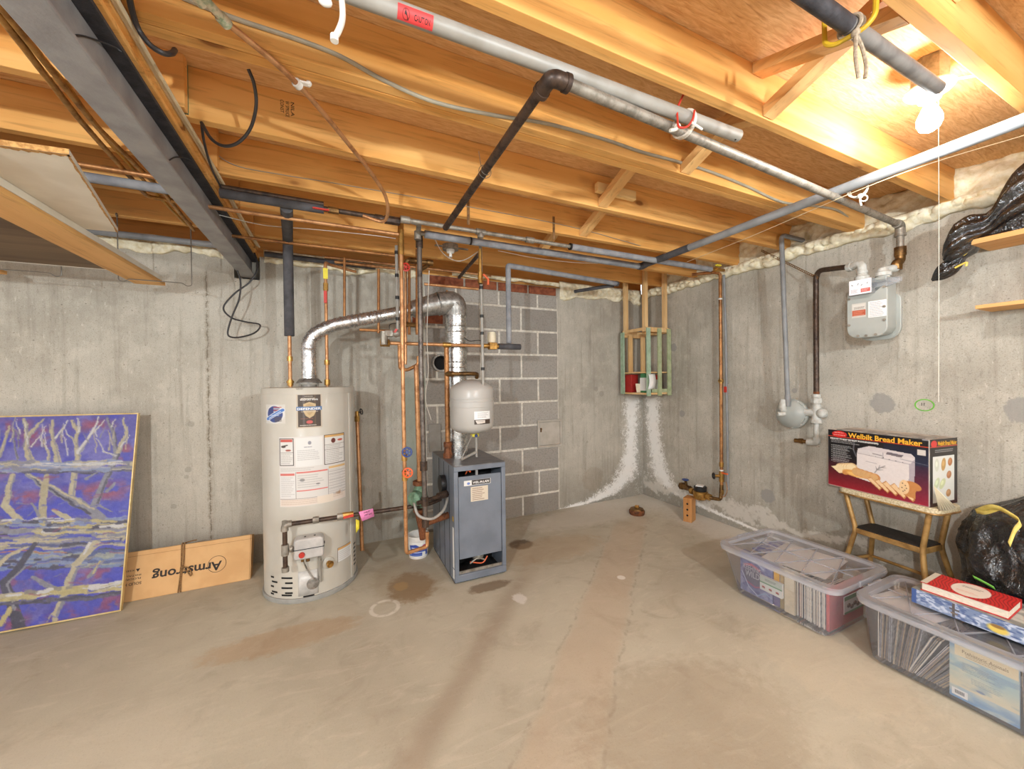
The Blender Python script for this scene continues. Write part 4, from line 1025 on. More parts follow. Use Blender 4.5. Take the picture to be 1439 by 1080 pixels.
# --------- supply riser with regulator
xr_ = 3.03
y_r = Xx(1147, 470, xr_).y
zb_ = Xx(1148, 556, xr_).z; z_top = Xx(1148, 386, xr_).z
T = root('gas_riser', 'dark iron riser pipe from the regulator valve up to the gas meter', 'pipe', (xr_, y_r, zb_))
en = Vector((uL.x, uL.y, zt+.115))
MB().tube(fillet([(xr_, y_r, zb_), (xr_, y_r, z_top+.03), en+Vector((.02, .06, -.0))], .07, 8), .0165, 16).build('riser', M['iron'], T)
m = MB(); m.tube(fillet([en+Vector((.025, .07, 0)), en, Vector((uL.x, uL.y, zt+.04))], .03), .022, 16); dd = Vector((.03, .08, 0)).normalized(); m.cyl(en+dd*.06, en+dd*.085, .027); m.cyl(en-Vector((0, 0, .045)), en-Vector((0, 0, .062)), .027)
m.build('elbow', M['meter_lt'], T, label='pale grey elbow on the meter inlet')
zc_ = Xx(1148, 580, xr_).z
m = MB(); V3 = lambda z: Vector((xr_, y_r, z))
m.cyl(V3(zb_-.012), V3(zb_+.012), .026); m.cyl(V3(zb_-.05), V3(zb_-.015), .032, None, 8); m.cyl(V3(zb_-.075), V3(zb_-.05), .024)
m.build('union', M['meter_lt'], T)
m = MB(); m.cyl(V3(zc_-.055), V3(zc_+.06), .027); m.cyl((xr_, y_r+.07, zc_), (xr_, y_r-.0, zc_), .027); m.ball((xr_-.005, y_r-.035, zc_), (.034, .034, .034)); m.cyl(V3(zc_-.07), V3(zc_-.045), .033)
m.build('valve_body', M['meter_lt'], T, bevel=.001)
zl = Xx(1147, 622, xr_).z
MB().tube([V3(zc_-.07), V3(zl+.02)], .0155, 14).build('nipple', M['meter_lt'], T)
m = MB(); m.tube(fillet([V3(zl+.04), V3(zl), (xr_, y_r+.04, zl)], .025), .021, 14); m.cyl((xr_, y_r+.03, zl), (xr_, y_r+.055, zl), .024); m.build('elbow', M['meter_lt'], T)
m = MB(); m.tube([(xr_, y_r+.05, zl), (xr_-.005, y_r+.09, zl)], .013, 12); m.cyl((xr_-.005, y_r+.085, zl), (xr_-.006, y_r+.11, zl+.001), .020, .017, 8); m.cyl((xr_-.006, y_r+.11, zl), (xr_-.008, y_r+.135, zl), .015); m.build('plug_valve', M['bronze'], T, label='small rusty brass plug valve')
MB().cyl((xr_, y_r, zb_+.014), (xr_, y_r, zb_+.03), .0175).build('rust_collar', M['rust'], T)

rc = Xx(1110, 581, 3.01)
T = root('gas_regulator', 'round grey gas regulator on the right wall under the vent conduit', 'regulator', rc)
m = MB(); m.lathe([(0, .05), (.085, .05), (.108, .035), (.108, .02), (.098, .012), (.10, 0), (.085, -.02), (.045, -.038), (0, -.042)], rc, (1, 0, 0), 32); m.build('diaphragm_case', M['meter'], T)
m = MB()
for k in range(10): m.cut(); an = 2*pi*k/10+.2; m.cyl(rc+Vector((.002, cos(an)*.099, sin(an)*.099)), rc+Vector((.018, cos(an)*.099, sin(an)*.099)), .006, None, 6)
m.build('bolt', M['meter_lt'], T)
m = MB(); m.tube(fillet([rc+Vector((0, .02, .03)), rc+Vector((-.05, .022, .035)), rc+Vector((-.035, .02, .10))], .02), .026, 14); m.cyl(rc+Vector((-.02, .01, .0)), rc+Vector((-.07, .045, -.002)), .019, .016, 14); m.build('spring_tower', M['meter_lt'], T)
m = MB(); m.cyl((xr_, y_r+.07, zc_), (rc.x, rc.y-.09, zc_), .022, None, 14); m.cyl((xr_, y_r+.085, zc_), (rc.x, y_r+.11, zc_), .028, None, 8); m.build('coupling', M['meter_lt'], T)
vt = Xx(1098, 330, 2.945); vb = Xx(1107, 562, 2.975)
T = root('vent_conduit', 'grey plastic vent conduit from the regulator up and out through the foam', 'pipe', vb)
ve = Xx(1128, 332, DX+.10)
MB().tube(fillet([vb, Vector((vt.x, vt.y, vt.z)), Vector((DX+.09, vt.y-.015, vt.z-.012))], .04, 6), .0158, 16).build('conduit', M['pvc'], T)
m = MB(); m.cyl(vb-Vector((0, 0, .045)), vb+Vector((0, 0, .035)), .019); m.build('socket', M['pvc'], T)
# perforated strap
s0, s1 = Xx(1070, 352, DX-.01), Xx(1150, 391, xr_-.02)
T = root('perforated_strap', 'perforated metal hanger strap stretched from the wall top to the iron riser', 'strap', s0)
m = MB(); dd = s1-s0; L = dd.length; dd.normalize(); sd = Vector((-.25, 0, 1)).cross(dd).cross(dd).normalized(); nrm = dd.cross(sd); n = int(L/.016)
for i in range(n):
    c = s0+dd*(L*i/n)
    m.para(c-sd*.009, dd*(L/n), sd*.0045, nrm*.0015); m.para(c+sd*.0045, dd*(L/n), sd*.0045, nrm*.0015); m.para(c-sd*.0045, dd*.006, sd*.009, nrm*.0015)
m.build('strap', M['strap'], T)
m = MB(); m.ring((xr_, y_r, z_top+.0), (0, .2, 1), .020, .003, 18, 6); m.build('loop', M['strap'], T)

# --------- copper riser, grey conduit and water meter
xw = 3.07
cA, cB = Xx(1012, 372, xw), Xx(1012, 690, xw)
T = root('copper_riser', 'tall copper water riser on the right wall with brass couplings', 'pipe', (xw, cB.y, .3))
yw = cA.y
pt = Xx(985, 385, xw-.08)
MB().tube(fillet([(xw-.16, yw+.16, ZJ-.03), (xw-.03, yw+.03, ZJ-.03), (xw, yw, ZJ-.045), (xw, yw, cB.z-.02)], .03), .0135, 14).build('tube', M['copper_old'], T)
m = MB()
for py in (690, 652, 535): m.cut(); z_ = Xx(1012, py, xw).z; m.cyl((xw, yw, z_-.02), (xw, yw, z_+.02), .018)
z_ = Xx(1012, 535, xw).z; m.cyl((xw, yw, z_-.008), (xw, yw, z_+.008), .024, None, 6)
m.build('coupling', M['brass'], T)
m = MB()
for py in (420, 660): m.cut(); z_ = Xx(1012, py, xw).z; m.cyl((xw, yw, z_-.006), (xw, yw, z_+.006), .0155)
m.build('tape_band', M['paper'], T)
m = MB(); zt_ = Xx(1012, 668, xw).z; m.cyl((xw, yw, zt_+.04), (xw, yw, zt_-.05), .02); m.cyl((xw, yw, zt_), (xw-.05, yw+.03, zt_), .013); m.build('gate_valve', M['brass'], T)
m = MB(); hub = Vector((xw-.055, yw+.035, zt_)); m.ring(hub, Vector((-.05, .03, 0)), .024, .005, 18, 6); m.tube([hub+Vector((0, 0, .024)), hub-Vector((0, 0, .024))], .003, 6); m.tube([hub+Vector((.012, .02, 0)), hub-Vector((.012, .02, 0))], .003, 6); m.build('hand_wheel', M['black'], T)
m = MB(); m.para((xw-.02, yw-.03, zt_+.03), (-.004, -.05, 0), (-.012, .006, 0), (0, 0, .012)); m.build('lever', M['orange'], T, label='orange lever')
yc = Xx(1018, 420, xw).y
T = root('grey_conduit', 'slim grey plastic conduit standing beside the copper riser', 'pipe', (xw+.02, yc, .25))
zlow = Xx(1022, 700, xw+.02).z
ycl = Xx(1023, 640, xw+.02).y
MB().tube([(xw+.02, yw-.02, ZW-.02), (xw+.02, yw-.035, 1.6), (xw+.02, ycl, zlow+.08)], .0105, 12).build('conduit', M['pvc'], T)
m = MB(); z_ = Xx(1019, 547, xw).z; m.box((xw+.005, yw-.038, z_), (.006, .024, .05)); m.build('tag', M['red'], T, label='red tag')
# water meter line along the wall foot
zm = Xx(975, 690, 2.98).z
wy0 = Xx(948, 684, 3.02).y
T = root('water_meter', 'brass water meter with a black lidded register in the pipe by the wall foot', 'meter', (2.98, 2.5, zm))
pM = Xx(983, 690, 2.96)
yM_ = pM.y; xm_ = 2.97
end = Vector((xw, yw, zm-.02))
m = MB(); m.tube(fillet([(3.10, yM_+.30, zm+.0), (3.04, yM_+.22, zm), (xm_, yM_+.09, zm), (xm_, yM_-.10, zm-.01), (xw-.01, yw-.0, zm-.03), (xw, yw, zm+.10)], .03), .0155, 14); m.build('pipe_run', M['bronze'], T)
m = MB(); m.lathe([(0, -.055), (.035, -.055), (.056, -.04), (.06, -.015), (.062, .0), (.062, .02), (.05, .026), (0, .026)], (xm_, yM_, zm), (0, 0, 1), 24); m.cyl((xm_, yM_+.07, zm), (xm_, yM_+.10, zm), .03, None, 8); m.cyl((xm_, yM_-.07, zm-.005), (xm_, yM_-.10, zm-.008), .03, None, 8); m.build('meter_body', M['brass'], T)
m = MB(); m.lathe([(0, .026), (.05, .026), (.054, .04), (.054, .062), (.046, .07), (0, .07)], (xm_, yM_, zm), (0, 0, 1), 24); m.build('register', M['black'], T)
m = MB(); m.box((xm_-.004, yM_, zm+.0735), (.068, .060, .006), .5); m.build('register_lid', M['paper'], T, label='pale grey register lid')
vv = Vector((3.03, yM_+.20, zm)); m = MB(); m.cyl(vv+Vector((0, .04, 0)), vv+Vector((-.01, -.05, 0)), .026, None, 10); m.cyl(vv, vv+Vector((-.015, 0, .07)), .015, .011, 12); m.cyl(vv+Vector((0, .07, 0)), vv+Vector((0, .04, 0)), .034, None, 6); m.build('stop_valve', M['bronze'], T)
m = MB(); hb = vv+Vector((-.016, 0, .075)); m.ring(hb, (0, 0, 1), .026, .006, 18, 6); m.box(hb, (.05, .008, .006), .4); m.box(hb, (.05, .008, .006), 1.97); m.build('hand_wheel', M['blue'], T, label='blue hand wheel')
cable('ground_wire', [(xw-.02, yw-.01, zm+.01), (xw-.04, yw-.06, zm+.02), (xw-.03, yw-.075, zm+.08), (xw-.01, yw-.05, zm+.14)], .003, M['copper'], 'bare copper ground wire looping below the copper riser')
# wood block
k0 = Fz(962, 728); 
T = root('wood_block', 'upright wooden block with drilled holes propping the water meter', 'block', (k0.x, k0.y, 0))
kb = Vector((2.86, yM_-.0, 0)); rz = radians(22)
hk_ = zm-.045
ctr = Fz(968, 734)+Vector((.05, .035, 0))
MB().box((ctr.x, ctr.y, hk_/2), (.11, .074, hk_), rz).build('block', M['wood_block'], T, bevel=.003)
ax_ = Vector((cos(rz), sin(rz), 0)); ay_ = Vector((-sin(rz), cos(rz), 0)); m = MB()
for i in range(3):
    m.cut(); c = Vector((ctr.x, ctr.y, hk_*(.28+.24*i)))-ax_*.055; m.cyl(c-ax_*.0008, c+ax_*.004, .009, None, 14)
m.build('drilled_hole', M['dark_in'], T)
# brass cleanout cap on the floor
cc = Fz(895, 722)
T = root('cleanout_cap', 'round brass drain cleanout cap sitting on the floor near the corner', 'cap', cc)
MB().lathe([(0, 0), (.066, 0), (.072, .01), (.074, .034), (.066, .046), (0, .046)], cc, (0, 0, 1), 28).build('body', M['rust'], T)
MB().lathe([(0, .046), (.064, .046), (.060, .056), (.02, .064), (0, .064)], cc, (0, 0, 1), 28).build('lid', M['bronze'], T)
MB().box(cc+Vector((0, 0, .073)), (.034, .034, .022), .5).build('square_plug', M['brass'], T, bevel=.003)

# --------- slatted crate hung from the joists
cx0, cx1, cy0, cy1 = 2.785, 3.10, 2.86, 3.22
cz0, cz1 = 1.145, 1.815
T = root('slatted_crate', 'narrow wooden crate with faded green slats hung on posts in the corner', 'crate', (cx0, cy0, cz0))
fr = []
m = MB(); m.bx(cx0, cx1, cy0, cy1, cz0, cz0+.018); m.build('bottom_board', M['stud'], T, bevel=.002)
m = MB(); m.bx(cx0, cx1, cy0+.02, cy1, cz0+.215, cz0+.228); m.build('shelf_board', M['stud'], T, bevel=.001)
m = MB(); m.bx(cx0, cx1, cy0, cy0+.018, cz1-.045, cz1); m.bx(cx0, cx0+.018, cy0+.018, cy1, cz1-.03, cz1); m.bx(cx0, cx1, cy1-.018, cy1, cz1-.07, cz1); m.bx(cx1-.018, cx1, cy0, cy1, cz1-.05, cz1); m.bx(cx0+.03, cx1-.03, cy0+.10, cy0+.16, cz1-.06, cz1-.045)
m.build('top_frame', M['stud'], T, bevel=.002)
for (x, y) in ((cx0+.06, cy1-.05), (cx1-.08, cy1-.05)):
    MB().bx(x, x+.05, y, y+.02, cz0+.22, cz1-.05).build('back_slat', M['stud'], T, bevel=.001)
for x, mt in ((cx0-.006, 'green_mint'), (cx0+.14, 'green_crate'), (cx1-.045, 'green_crate')):
    MB().bx(x, x+.046, cy0-.016, cy0-.001, cz0-.012, cz1-.01).build('green_slat', M[mt], T, bevel=.001, label='faded green front slat')
MB().bx(cx0-.016, cx0-.001, cy1-.05, cy1+.0, cz0-.0, cz1-.02).build('green_slat', M['green_mint'], T, bevel=.001, label='pale mint slat at the far left corner')
MB().bx(cx0+.07, cx1-.02, cy0-.001+.0005, cy0+.008, cz0+.02, cz0+.055).build('front_rail', M['green_crate'], T, bevel=.001)
for (x, y) in ((cx0+.004, cy0+.02), (cx1-.05, cy0+.02), (cx0+.004, cy1-.06), (cx1-.05, cy1-.06)):
    MB().bx(x, x+.04, y, y+.036, cz1-.04, ZJ+.12).build('hanging_post', M['stud'], T, bevel=.002)
# things in the crate's bottom tray
zf = cz0+.0185
T2 = root('red_box', 'red cardboard box in the bottom of the slatted crate, far left side', 'box', (2.86, 3.15, zf))
MB().bx(2.81, 2.90, 3.10, 3.20, zf, zf+.185).build('box', M['red_box'], T2, bevel=.002)
tag(MB().bx(3.00, 3.075, 2.99, 3.10, zf, zf+.18).build('red_box', M['red_box'], bevel=.002), 'red box behind the right slat of the crate', 'box')
T2 = root('green_carton', 'green and white carton in the crate behind the middle slat', 'carton', (2.87, 2.95, zf))
MB().bx(2.825, 2.905, 2.93, 2.99, zf, zf+.195).build('carton', M['green_card'], T2, bevel=.003); MB().bx(2.822, 2.8245, 2.926, 2.992, zf+.02, zf+.15).build('label_band', M['paper'], T2); MB().bx(2.8247, 2.908, 2.926, 2.9295, zf+.02, zf+.15).build('label_band', M['paper'], T2)
T2 = root('paper_note', 'curled white paper hanging out over the front of the crate', 'paper', (2.93, cy0, zf))
vs = []; n = 10
for i in range(n+1):
    t = i/n; z = zf+.035+.15*t; y = cy0-.022-.018*sin(pi*t)+.0*t
    x0 = 2.772+.010*t; vs += [(x0, y-.004, z), (x0+.082, y-.006, z+.004)]
m = MB(); m.add(vs, [(2*i, 2*i+1, 2*i+3, 2*i+2) for i in range(n)]); o = m.build('sheet', M['paper'], T2); sd_ = o.modifiers.new('t', 'SOLIDIFY'); sd_.thickness = .0008
T2 = root('wooden_cup', 'small tapered tan bin with a white inside in the crate', 'bin', (2.83, 3.02, zf))
m = MB(); m.lathe([(0, 0), (.030, 0), (.046, .09), (.040, .09), (.026, .01), (0, .01)], (2.835, 3.02, zf), (0, 0, 1), 4); m.build('bin', M['cream'], T2)
tag(MB().bx(2.93, 3.03, 2.915, 2.935, zf+.012, zf+.13).build('white_card', M['paper'], bevel=.001), 'white card leaning behind the paper in the crate', 'card')

# --------- steel access door in the chimney
d0, d1, d2 = By(754, 590, DY), By(788, 588, DY), By(757, 629, DY)
T = root('cleanout_door', 'small square metal cleanout door in the chimney base', 'door', (d0.x, DY, d2.z))
dy = DY-.0105
m = MB(); x0, x1, z0, z1 = d0.x, d1.x, d2.z, d0.z
t_ = .022
m.bx(x0, x1, dy-.012, dy, z1-t_, z1).bx(x0, x1, dy-.012, dy, z0, z0+t_).bx(x0, x0+t_, dy-.012, dy, z0+t_, z1-t_).bx(x1-t_, x1, dy-.012, dy, z0+t_, z1-t_)
M['door_metal'] = pm('dull_door_metal', rgb(186, 178, 166), .7, .0, rgb(170, 161, 148), 9)
m.build('frame', M['door_metal'], T, bevel=.002)
MB().bx(x0+t_+.002, x1-t_-.002, dy-.009, dy, z0+t_+.002, z1-t_-.002).build('door_leaf', M['door_metal'], T, bevel=.002)
m = MB(); m.bx(x0+.03, x0+.04, dy-.02, dy-.009, (z0+z1)/2+.02, (z0+z1)/2+.06); m.cyl((x0+.035, dy-.009, (z0+z1)/2+.05), (x0+.035, dy-.024, (z0+z1)/2+.05), .008); m.build('latch', M['bronze'], T)

# --------- green marker ring on the wall
gc = Xx(1299, 569, DX-.001)
T = root('marker_ring', 'green marker ring drawn round small black writing on the right wall', 'mark', gc)
m = MB(); n = 40; vs = []
for i in range(n):
    a_ = 2*pi*i/n; vs += [(DX-.0012, gc.y+cos(a_)*.043, gc.z+sin(a_)*.036), (DX-.0012, gc.y+cos(a_)*.036, gc.z+sin(a_)*.030)]
m.add(vs, [(2*i, 2*((i+1) % n), 2*((i+1) % n)+1, 2*i+1) for i in range(n)]); m.build('ring', M['neon'], T)
m = MB(); text_fit(m, '11', lambda x, y: (DX-.0013, gc.y+.012-x, gc.z+y), 0, -.004, .012, .018, .02); m.build('writing', M['ink_black'], T)

# --------- wall shelves
ySh = Xx(1393, 439, DX).y
T = root('wall_shelf', 'lower pine wall shelf at the right edge, empty', 'shelf', (3.03, .4, 1.63))
MB().bx(2.925, DX-.001, -1.2, ySh, 1.632, 1.651).build('board', M['shelf_wood'], T, bevel=.002)
def bracket(T, y, z):
    m = MB(); m.bx(DX-.004, DX-.001, y-.012, y+.012, z-.16, z-.001); m.bx(2.97, DX-.002, y-.012, y+.012, z-.004, z-.001); m.beam((DX-.004, y, z-.13), (3.0, y, z-.006), .004, .016); m.build('bracket', M['galv_pipe'], T)
bracket(T, .15, 1.632); bracket(T, -.8, 1.632)
T = root('wall_shelf', 'upper pine wall shelf at the right edge carrying a black bag', 'shelf', (3.03, .4, 1.95))
MB().bx(2.90, DX-.001, -1.2, .775, 1.952, 1.978).build('board', M['shelf_wood'], T, bevel=.002)
bracket(T, .15, 1.952); bracket(T, -.8, 1.952)

# --------- black bags
def bag_mesh(fn, nu, nv, closed=True):
    vs = [tuple(fn(i/nu, j/nv)) for j in range(nv+1) for i in range(nu)]
    fs = [(j*nu+i, j*nu+(i+1) % nu, (j+1)*nu+(i+1) % nu, (j+1)*nu+i) for j in range(nv) for i in range(nu)]
    fs.append(tuple(range(nu-1, -1, -1))); fs.append(tuple(nv*nu+i for i in range(nu)))
    return vs, fs
T = root('trash_bag', 'black plastic bag lying along the upper shelf, tied end drooping over', 'bag', (2.98, .5, 1.98))
def f1(u, v):
    # axis runs along the shelf from the tied end at v=0
    y = .875-v*.95
    prof = min(1.0, .42+.75*min(v/.07, 1)**.6)*(1+.10*sin(v*9))
    if v < .0: prof = .2
    gather = 1-.30*math.exp(-((v-.16)/.045)**2)
    ry = .095*prof*gather; rz_ = (.088+.075*min(1, max(0, (v-.14)/.16)))*prof*gather
    a_ = 2*pi*u
    fold = 1+.10*sin(a_*9+v*7)*(.4+1.0*math.exp(-((v-.3)/.25)**2))+.06*mnoise.noise(Vector((cos(a_)*2, sin(a_)*2, v*7)))
    sag = -.085*math.exp(-(v/.12)**2)
    cz = 1.98+rz_*.93+sag
    z = cz+rz_*sin(a_)*fold
    if v > .10: z = max(z, 1.981)
    return (2.995+ry*cos(a_)*fold*1.15-.05*math.exp(-(v/.15)**2), y, z)
vs, fs = bag_mesh(f1, 72, 60); MB().add(vs, fs).build('bag', M['bag'], T, sharp=75)
tc = Xx(1338, 372, 2.95)
def f2(u, v):
    a_ = 2*pi*u; r = .034*sin(pi*min(max(v, .02), .98))**.7*(1+.18*sin(a_*5+v*4))
    ax_ = Vector((.0, .10*(v-.4), -.085*(v-.4)+.0))
    return tc+ax_*1.25+Vector((cos(a_)*r, sin(a_)*r*.9*.6, sin(a_)*r))
vs, fs = bag_mesh(f2, 28, 18); MB().add(vs, fs).build('tied_tail', M['bag'], T, sharp=75)
m = MB(); k = Xx(1362, 329, 2.89); m.tube(smooth_path([k+Vector((0, .004, .01)), k+Vector((-.004, -.01, .012)), k+Vector((-.004, -.016, -.002)), k+Vector((0, -.006, -.014)), k+Vector((0, .03, -.02)), k+Vector((.0, .07, -.045))], 5), .005, 8)
k2 = Xx(1350, 372, 2.92); m.tube(smooth_path([k2+Vector((0, .02, -.01)), k2, k2+Vector((0, -.02, .006)), k2+Vector((0, -.018, -.012))], 5), .005, 8); m.tube([tc+Vector((0, -.02, .02)), Vector((2.94, .80, 1.93))], .006, 8)
m.build('drawstring', pm('yellow_tie', rgb(222, 196, 92), .5), T, label='yellow drawstring')

bc = Vector((2.86, .52, 0))
T = root('trash_bag', 'full black trash bag with a yellow drawstring on the floor at the right edge', 'bag', bc)
def f3(u, v):
    a_ = 2*pi*u; z = .76*v
    r = .24*(1-(abs(v-.40)/.66)**3.4) if v < .99 else .02
    r = max(r, .03)
    if v > .86: r = .03+(r-.03)*(1-(v-.86)/.14)**.7
    fold = 1+.16*mnoise.noise(Vector((cos(a_)*2.2, sin(a_)*2.2, v*5)))+.05*sin(a_*13+4*v)*max(0, v-.25)-.13*abs(mnoise.noise(Vector((cos(a_)*4+3, sin(a_)*4, v*6))))-.05*abs(mnoise.noise(Vector((cos(a_)*9, sin(a_)*9+5, v*13))))+.08
    return bc+Vector((cos(a_)*r*fold*.95, sin(a_)*r*fold*1.05+.03*v, max(z, .002)))
vs, fs = bag_mesh(f3, 150, 90); MB().add(vs, fs).build('bag', M['bag'], T, sharp=75)
def ribbon(m, pts, w, side):
    P = smooth_path(pts, 6); vs = []
    for p_ in P: vs += [p_-V(side)*w/2, p_+V(side)*w/2]
    m.add(vs, [(2*i, 2*i+1, 2*i+3, 2*i+2) for i in range(len(P)-1)])
m = MB(); R_ = lambda px, py, x: Xx(px, py, x)
ribbon(m, [R_(1372, 718, 2.72), R_(1390, 712, 2.68), R_(1405, 714, 2.66), R_(1420, 722, 2.64), R_(1434, 733, 2.62), R_(1426, 745, 2.61), R_(1418, 765, 2.60)], .022, (.0, .3, .95))
ribbon(m, [R_(1372, 718, 2.72), R_(1385, 720, 2.69), R_(1405, 714, 2.67)], .016, (0, .3, .95))
M['ribbon'] = pm('pale_yellow_plastic', rgb(224, 204, 112), .5, col2=rgb(206, 182, 88), scale=30)
o = m.build('drawstring', M['ribbon'], T, label='yellow drawstring ribbon'); sd_ = o.modifiers.new('t', 'SOLIDIFY'); sd_.thickness = .002
m = MB(); ribbon(m, [Xx(1368, 810, 2.62), Xx(1380, 816, 2.62), Xx(1398, 826, 2.62)], .014, (0, .4, .9)); o = m.build('drawstring_tail', M['neon'], T); sd_ = o.modifiers.new('t', 'SOLIDIFY'); sd_.thickness = .002
# ================================================================== STORAGE TUBS
def tub(label, x0, x1, y0, y1, bx_0, bx_1, by_0, by_1, zl, lab_lid):
    """clear bin: rim rectangle x0..x1, y0..y1 at height zl, smaller base rectangle, ribbed lid on top"""
    T = root('storage_tub', label, 'storage tub', ((x0+x1)/2, (y0+y1)/2, 0))
    def loop(xa, xb, ya, yb, z, r):
        return [Vector((px, py, z)) for px, py in rrect(xa, xb, ya, yb, r, r, 5)]
    rings = [loop(bx_0+.012, bx_1-.012, by_0+.012, by_1-.012, .006, .035), loop(bx_0, bx_1, by_0, by_1, .016, .045),
             loop(x0+.022, x1-.022, y0+.022, y1-.022, zl-.045, .05), loop(x0+.020, x1-.020, y0+.020, y1-.020, zl-.02, .05), loop(x0+.004, x1-.004, y0+.004, y1-.004, zl-.018, .055), loop(x0+.004, x1-.004, y0+.004, y1-.004, zl-.034, .055)]
    n = len(rings[0]); m = MB(); vs = [p_ for r in rings for p_ in r]
    fs = [(i*n+k, i*n+(k+1) % n, (i+1)*n+(k+1) % n, (i+1)*n+k) for i in range(2) for k in range(n)]
    fs.append(tuple(range(n-1, -1, -1))); m.add(vs, fs)
    m.add(vs, [(i*n+k, i*n+(k+1) % n, (i+1)*n+(k+1) % n, (i+1)*n+k) for i in range(2, len(rings)-1) for k in range(n)], 1)
    m.add(vs, [(0*n+k, 0*n+(k+1) % n, 1*n+(k+1) % n, 1*n+k) for k in range(0)], 1)
    m.build('bin', [M['clear'], M['clear_edge']], T)
    rings = [loop(x0, x1, y0, y1, zl-.030, .06), loop(x0-.003, x1+.003, y0-.003, y1+.003, zl-.012, .06), loop(x0, x1, y0, y1, zl, .06), loop(x0+.035, x1-.035, y0+.035, y1-.035, zl+.002, .04),
             loop(x0+.045, x1-.045, y0+.045, y1-.045, zl-.010, .035)]
    m = MB(); vs = [p_ for r in rings for p_ in r]
    m.add(vs, [(i*n+k, i*n+(k+1) % n, (i+1)*n+(k+1) % n, (i+1)*n+k) for i in range(len(rings)-1) for k in range(n)], 1)
    m.add(vs, [tuple(4*n+k for k in range(n))], 0)
    # stiffening ribs laid out in crossing diagonals
    a0, a1, b0, b1 = x0+.05, x1-.05, y0+.05, y1-.05; zr = zl-.010
    nseg = max(3, int((b1-b0)/.13))
    for i in range(nseg):
        u0 = b0+(b1-b0)*i/nseg; u1 = b0+(b1-b0)*(i+1)/nseg
        m.beam((a0, u0, zr), (a1, u1, zr), .004, .006, m=1); m.beam((a0, u1, zr), (a1, u0, zr), .004, .006, m=1)
    m.beam(((a0+a1)/2, b0, zr), ((a0+a1)/2, b1, zr), .004, .006, m=1)
    m.build('lid', [M['clear'], M['clear_edge']], T, label=lab_lid)
    for yy in (y0, y1):
        MB().box(((x0+x1)/2, yy, zl-.012), (.12, .012, .03)).build('latch', M['clear_edge'], T, bevel=.003)
    return T
ZL = .285
tub('clear plastic tub with picture books and a red box inside, left of the two', 2.135, 2.66, .99, 1.62, 2.185, 2.60, 1.05, 1.535, ZL, 'clear ribbed lid')
tub('clear plastic tub of leaning magazines, the one with the red book on its lid', 2.185, 2.62, .30, .955, 2.21, 2.58, .35, .905, ZL, 'clear ribbed lid')

def yx(px, py, x=2.215): return Xx(px, py, x).y
# ---- left tub contents (spines towards the room)
T = root('board_game_box', 'purple blue game box with grey lettering facing out of the left tub', 'box', (2.23, 1.44, .02))
ya_, yb_ = 1.525, 1.335
art = Art(110, 120, (120, 124, 170))
cl = art.cloud(5, 6, 3); art.put(np.clip((cl-.42)*3, 0, .8), (168, 172, 204)); cl = art.cloud(8, 9, 5); art.put(np.clip((cl-.52)*4, 0, .7), (88, 86, 140))
art.ell(48, 62, 40, 34, (112, 92, 136), .3); art.ell(46, 62, 34, 28, (104, 100, 126), .3); art.path([(14, 38), (40, 30), (66, 38)], 7, (206, 120, 140)); art.path([(22, 86), (52, 94), (78, 84)], 4, (170, 96, 130))
art.path([(6, 60), (30, 100), (60, 116)], 3, (190, 200, 226)); art.path([(60, 116), (86, 98), (104, 104)], 3, (150, 176, 210)); art.path([(2, 12), (40, 10), (80, 30)], 4, (190, 196, 222))
pf = flat((2.2085, ya_, .252), (0.0, yb_-ya_, 0), (0.0135, 0, -.228))
MB().bx(2.2245, 2.265, yb_, ya_, .019, .252).build('box', pm('purple_card', rgb(96, 92, 140), .6), T, bevel=.001)
pf = flat((2.2235, ya_-.001, .251), (0.0, yb_-ya_+.002, 0), (0, 0, -.231))
art_panel('cover_print', art, pf, T, label='blue purple cover art')
m = MB(); tf = lambda x, y: V((2.2228, ya_-.02-x, .10+y))
text_fit(m, 'KEEHING', tf, .0, .055, .105, .030, .01); text_fit(m, 'WILD', tf, .012, .018, .085, .034, .015)
m.build('lettering', pm('grey_print', rgb(196, 196, 206), .6), T)
T = root('picture_carton', 'white and green carton with red figures low in the left tub', 'carton', (2.218, 1.33, .05))
art = Art(84, 60, (226, 224, 216)); art.rect(0, 0, 84, 24, (196, 204, 190)); art.rect(0, 24, 84, 29, (96, 150, 106)); art.rect(0, 20, 84, 22, (190, 196, 180))
for i in range(3): art.ell(14+i*26, 44, 6, 4, (176, 64, 52), .4); art.line(10+i*26, 47, 19+i*26, 48, 2, (90, 40, 40))
art.words(20, 8, 70, 18, 4, (60, 60, 66), seed=6)
MB().bx(2.206, 2.2225, 1.275, 1.395, .085, .165).build('carton', M['paper'], T, bevel=.001)
art_panel('carton_print', art, flat((2.2052, 1.395, .165), (0, -.12, 0), (0, 0, -.08)), T, label='green band and small red figures')
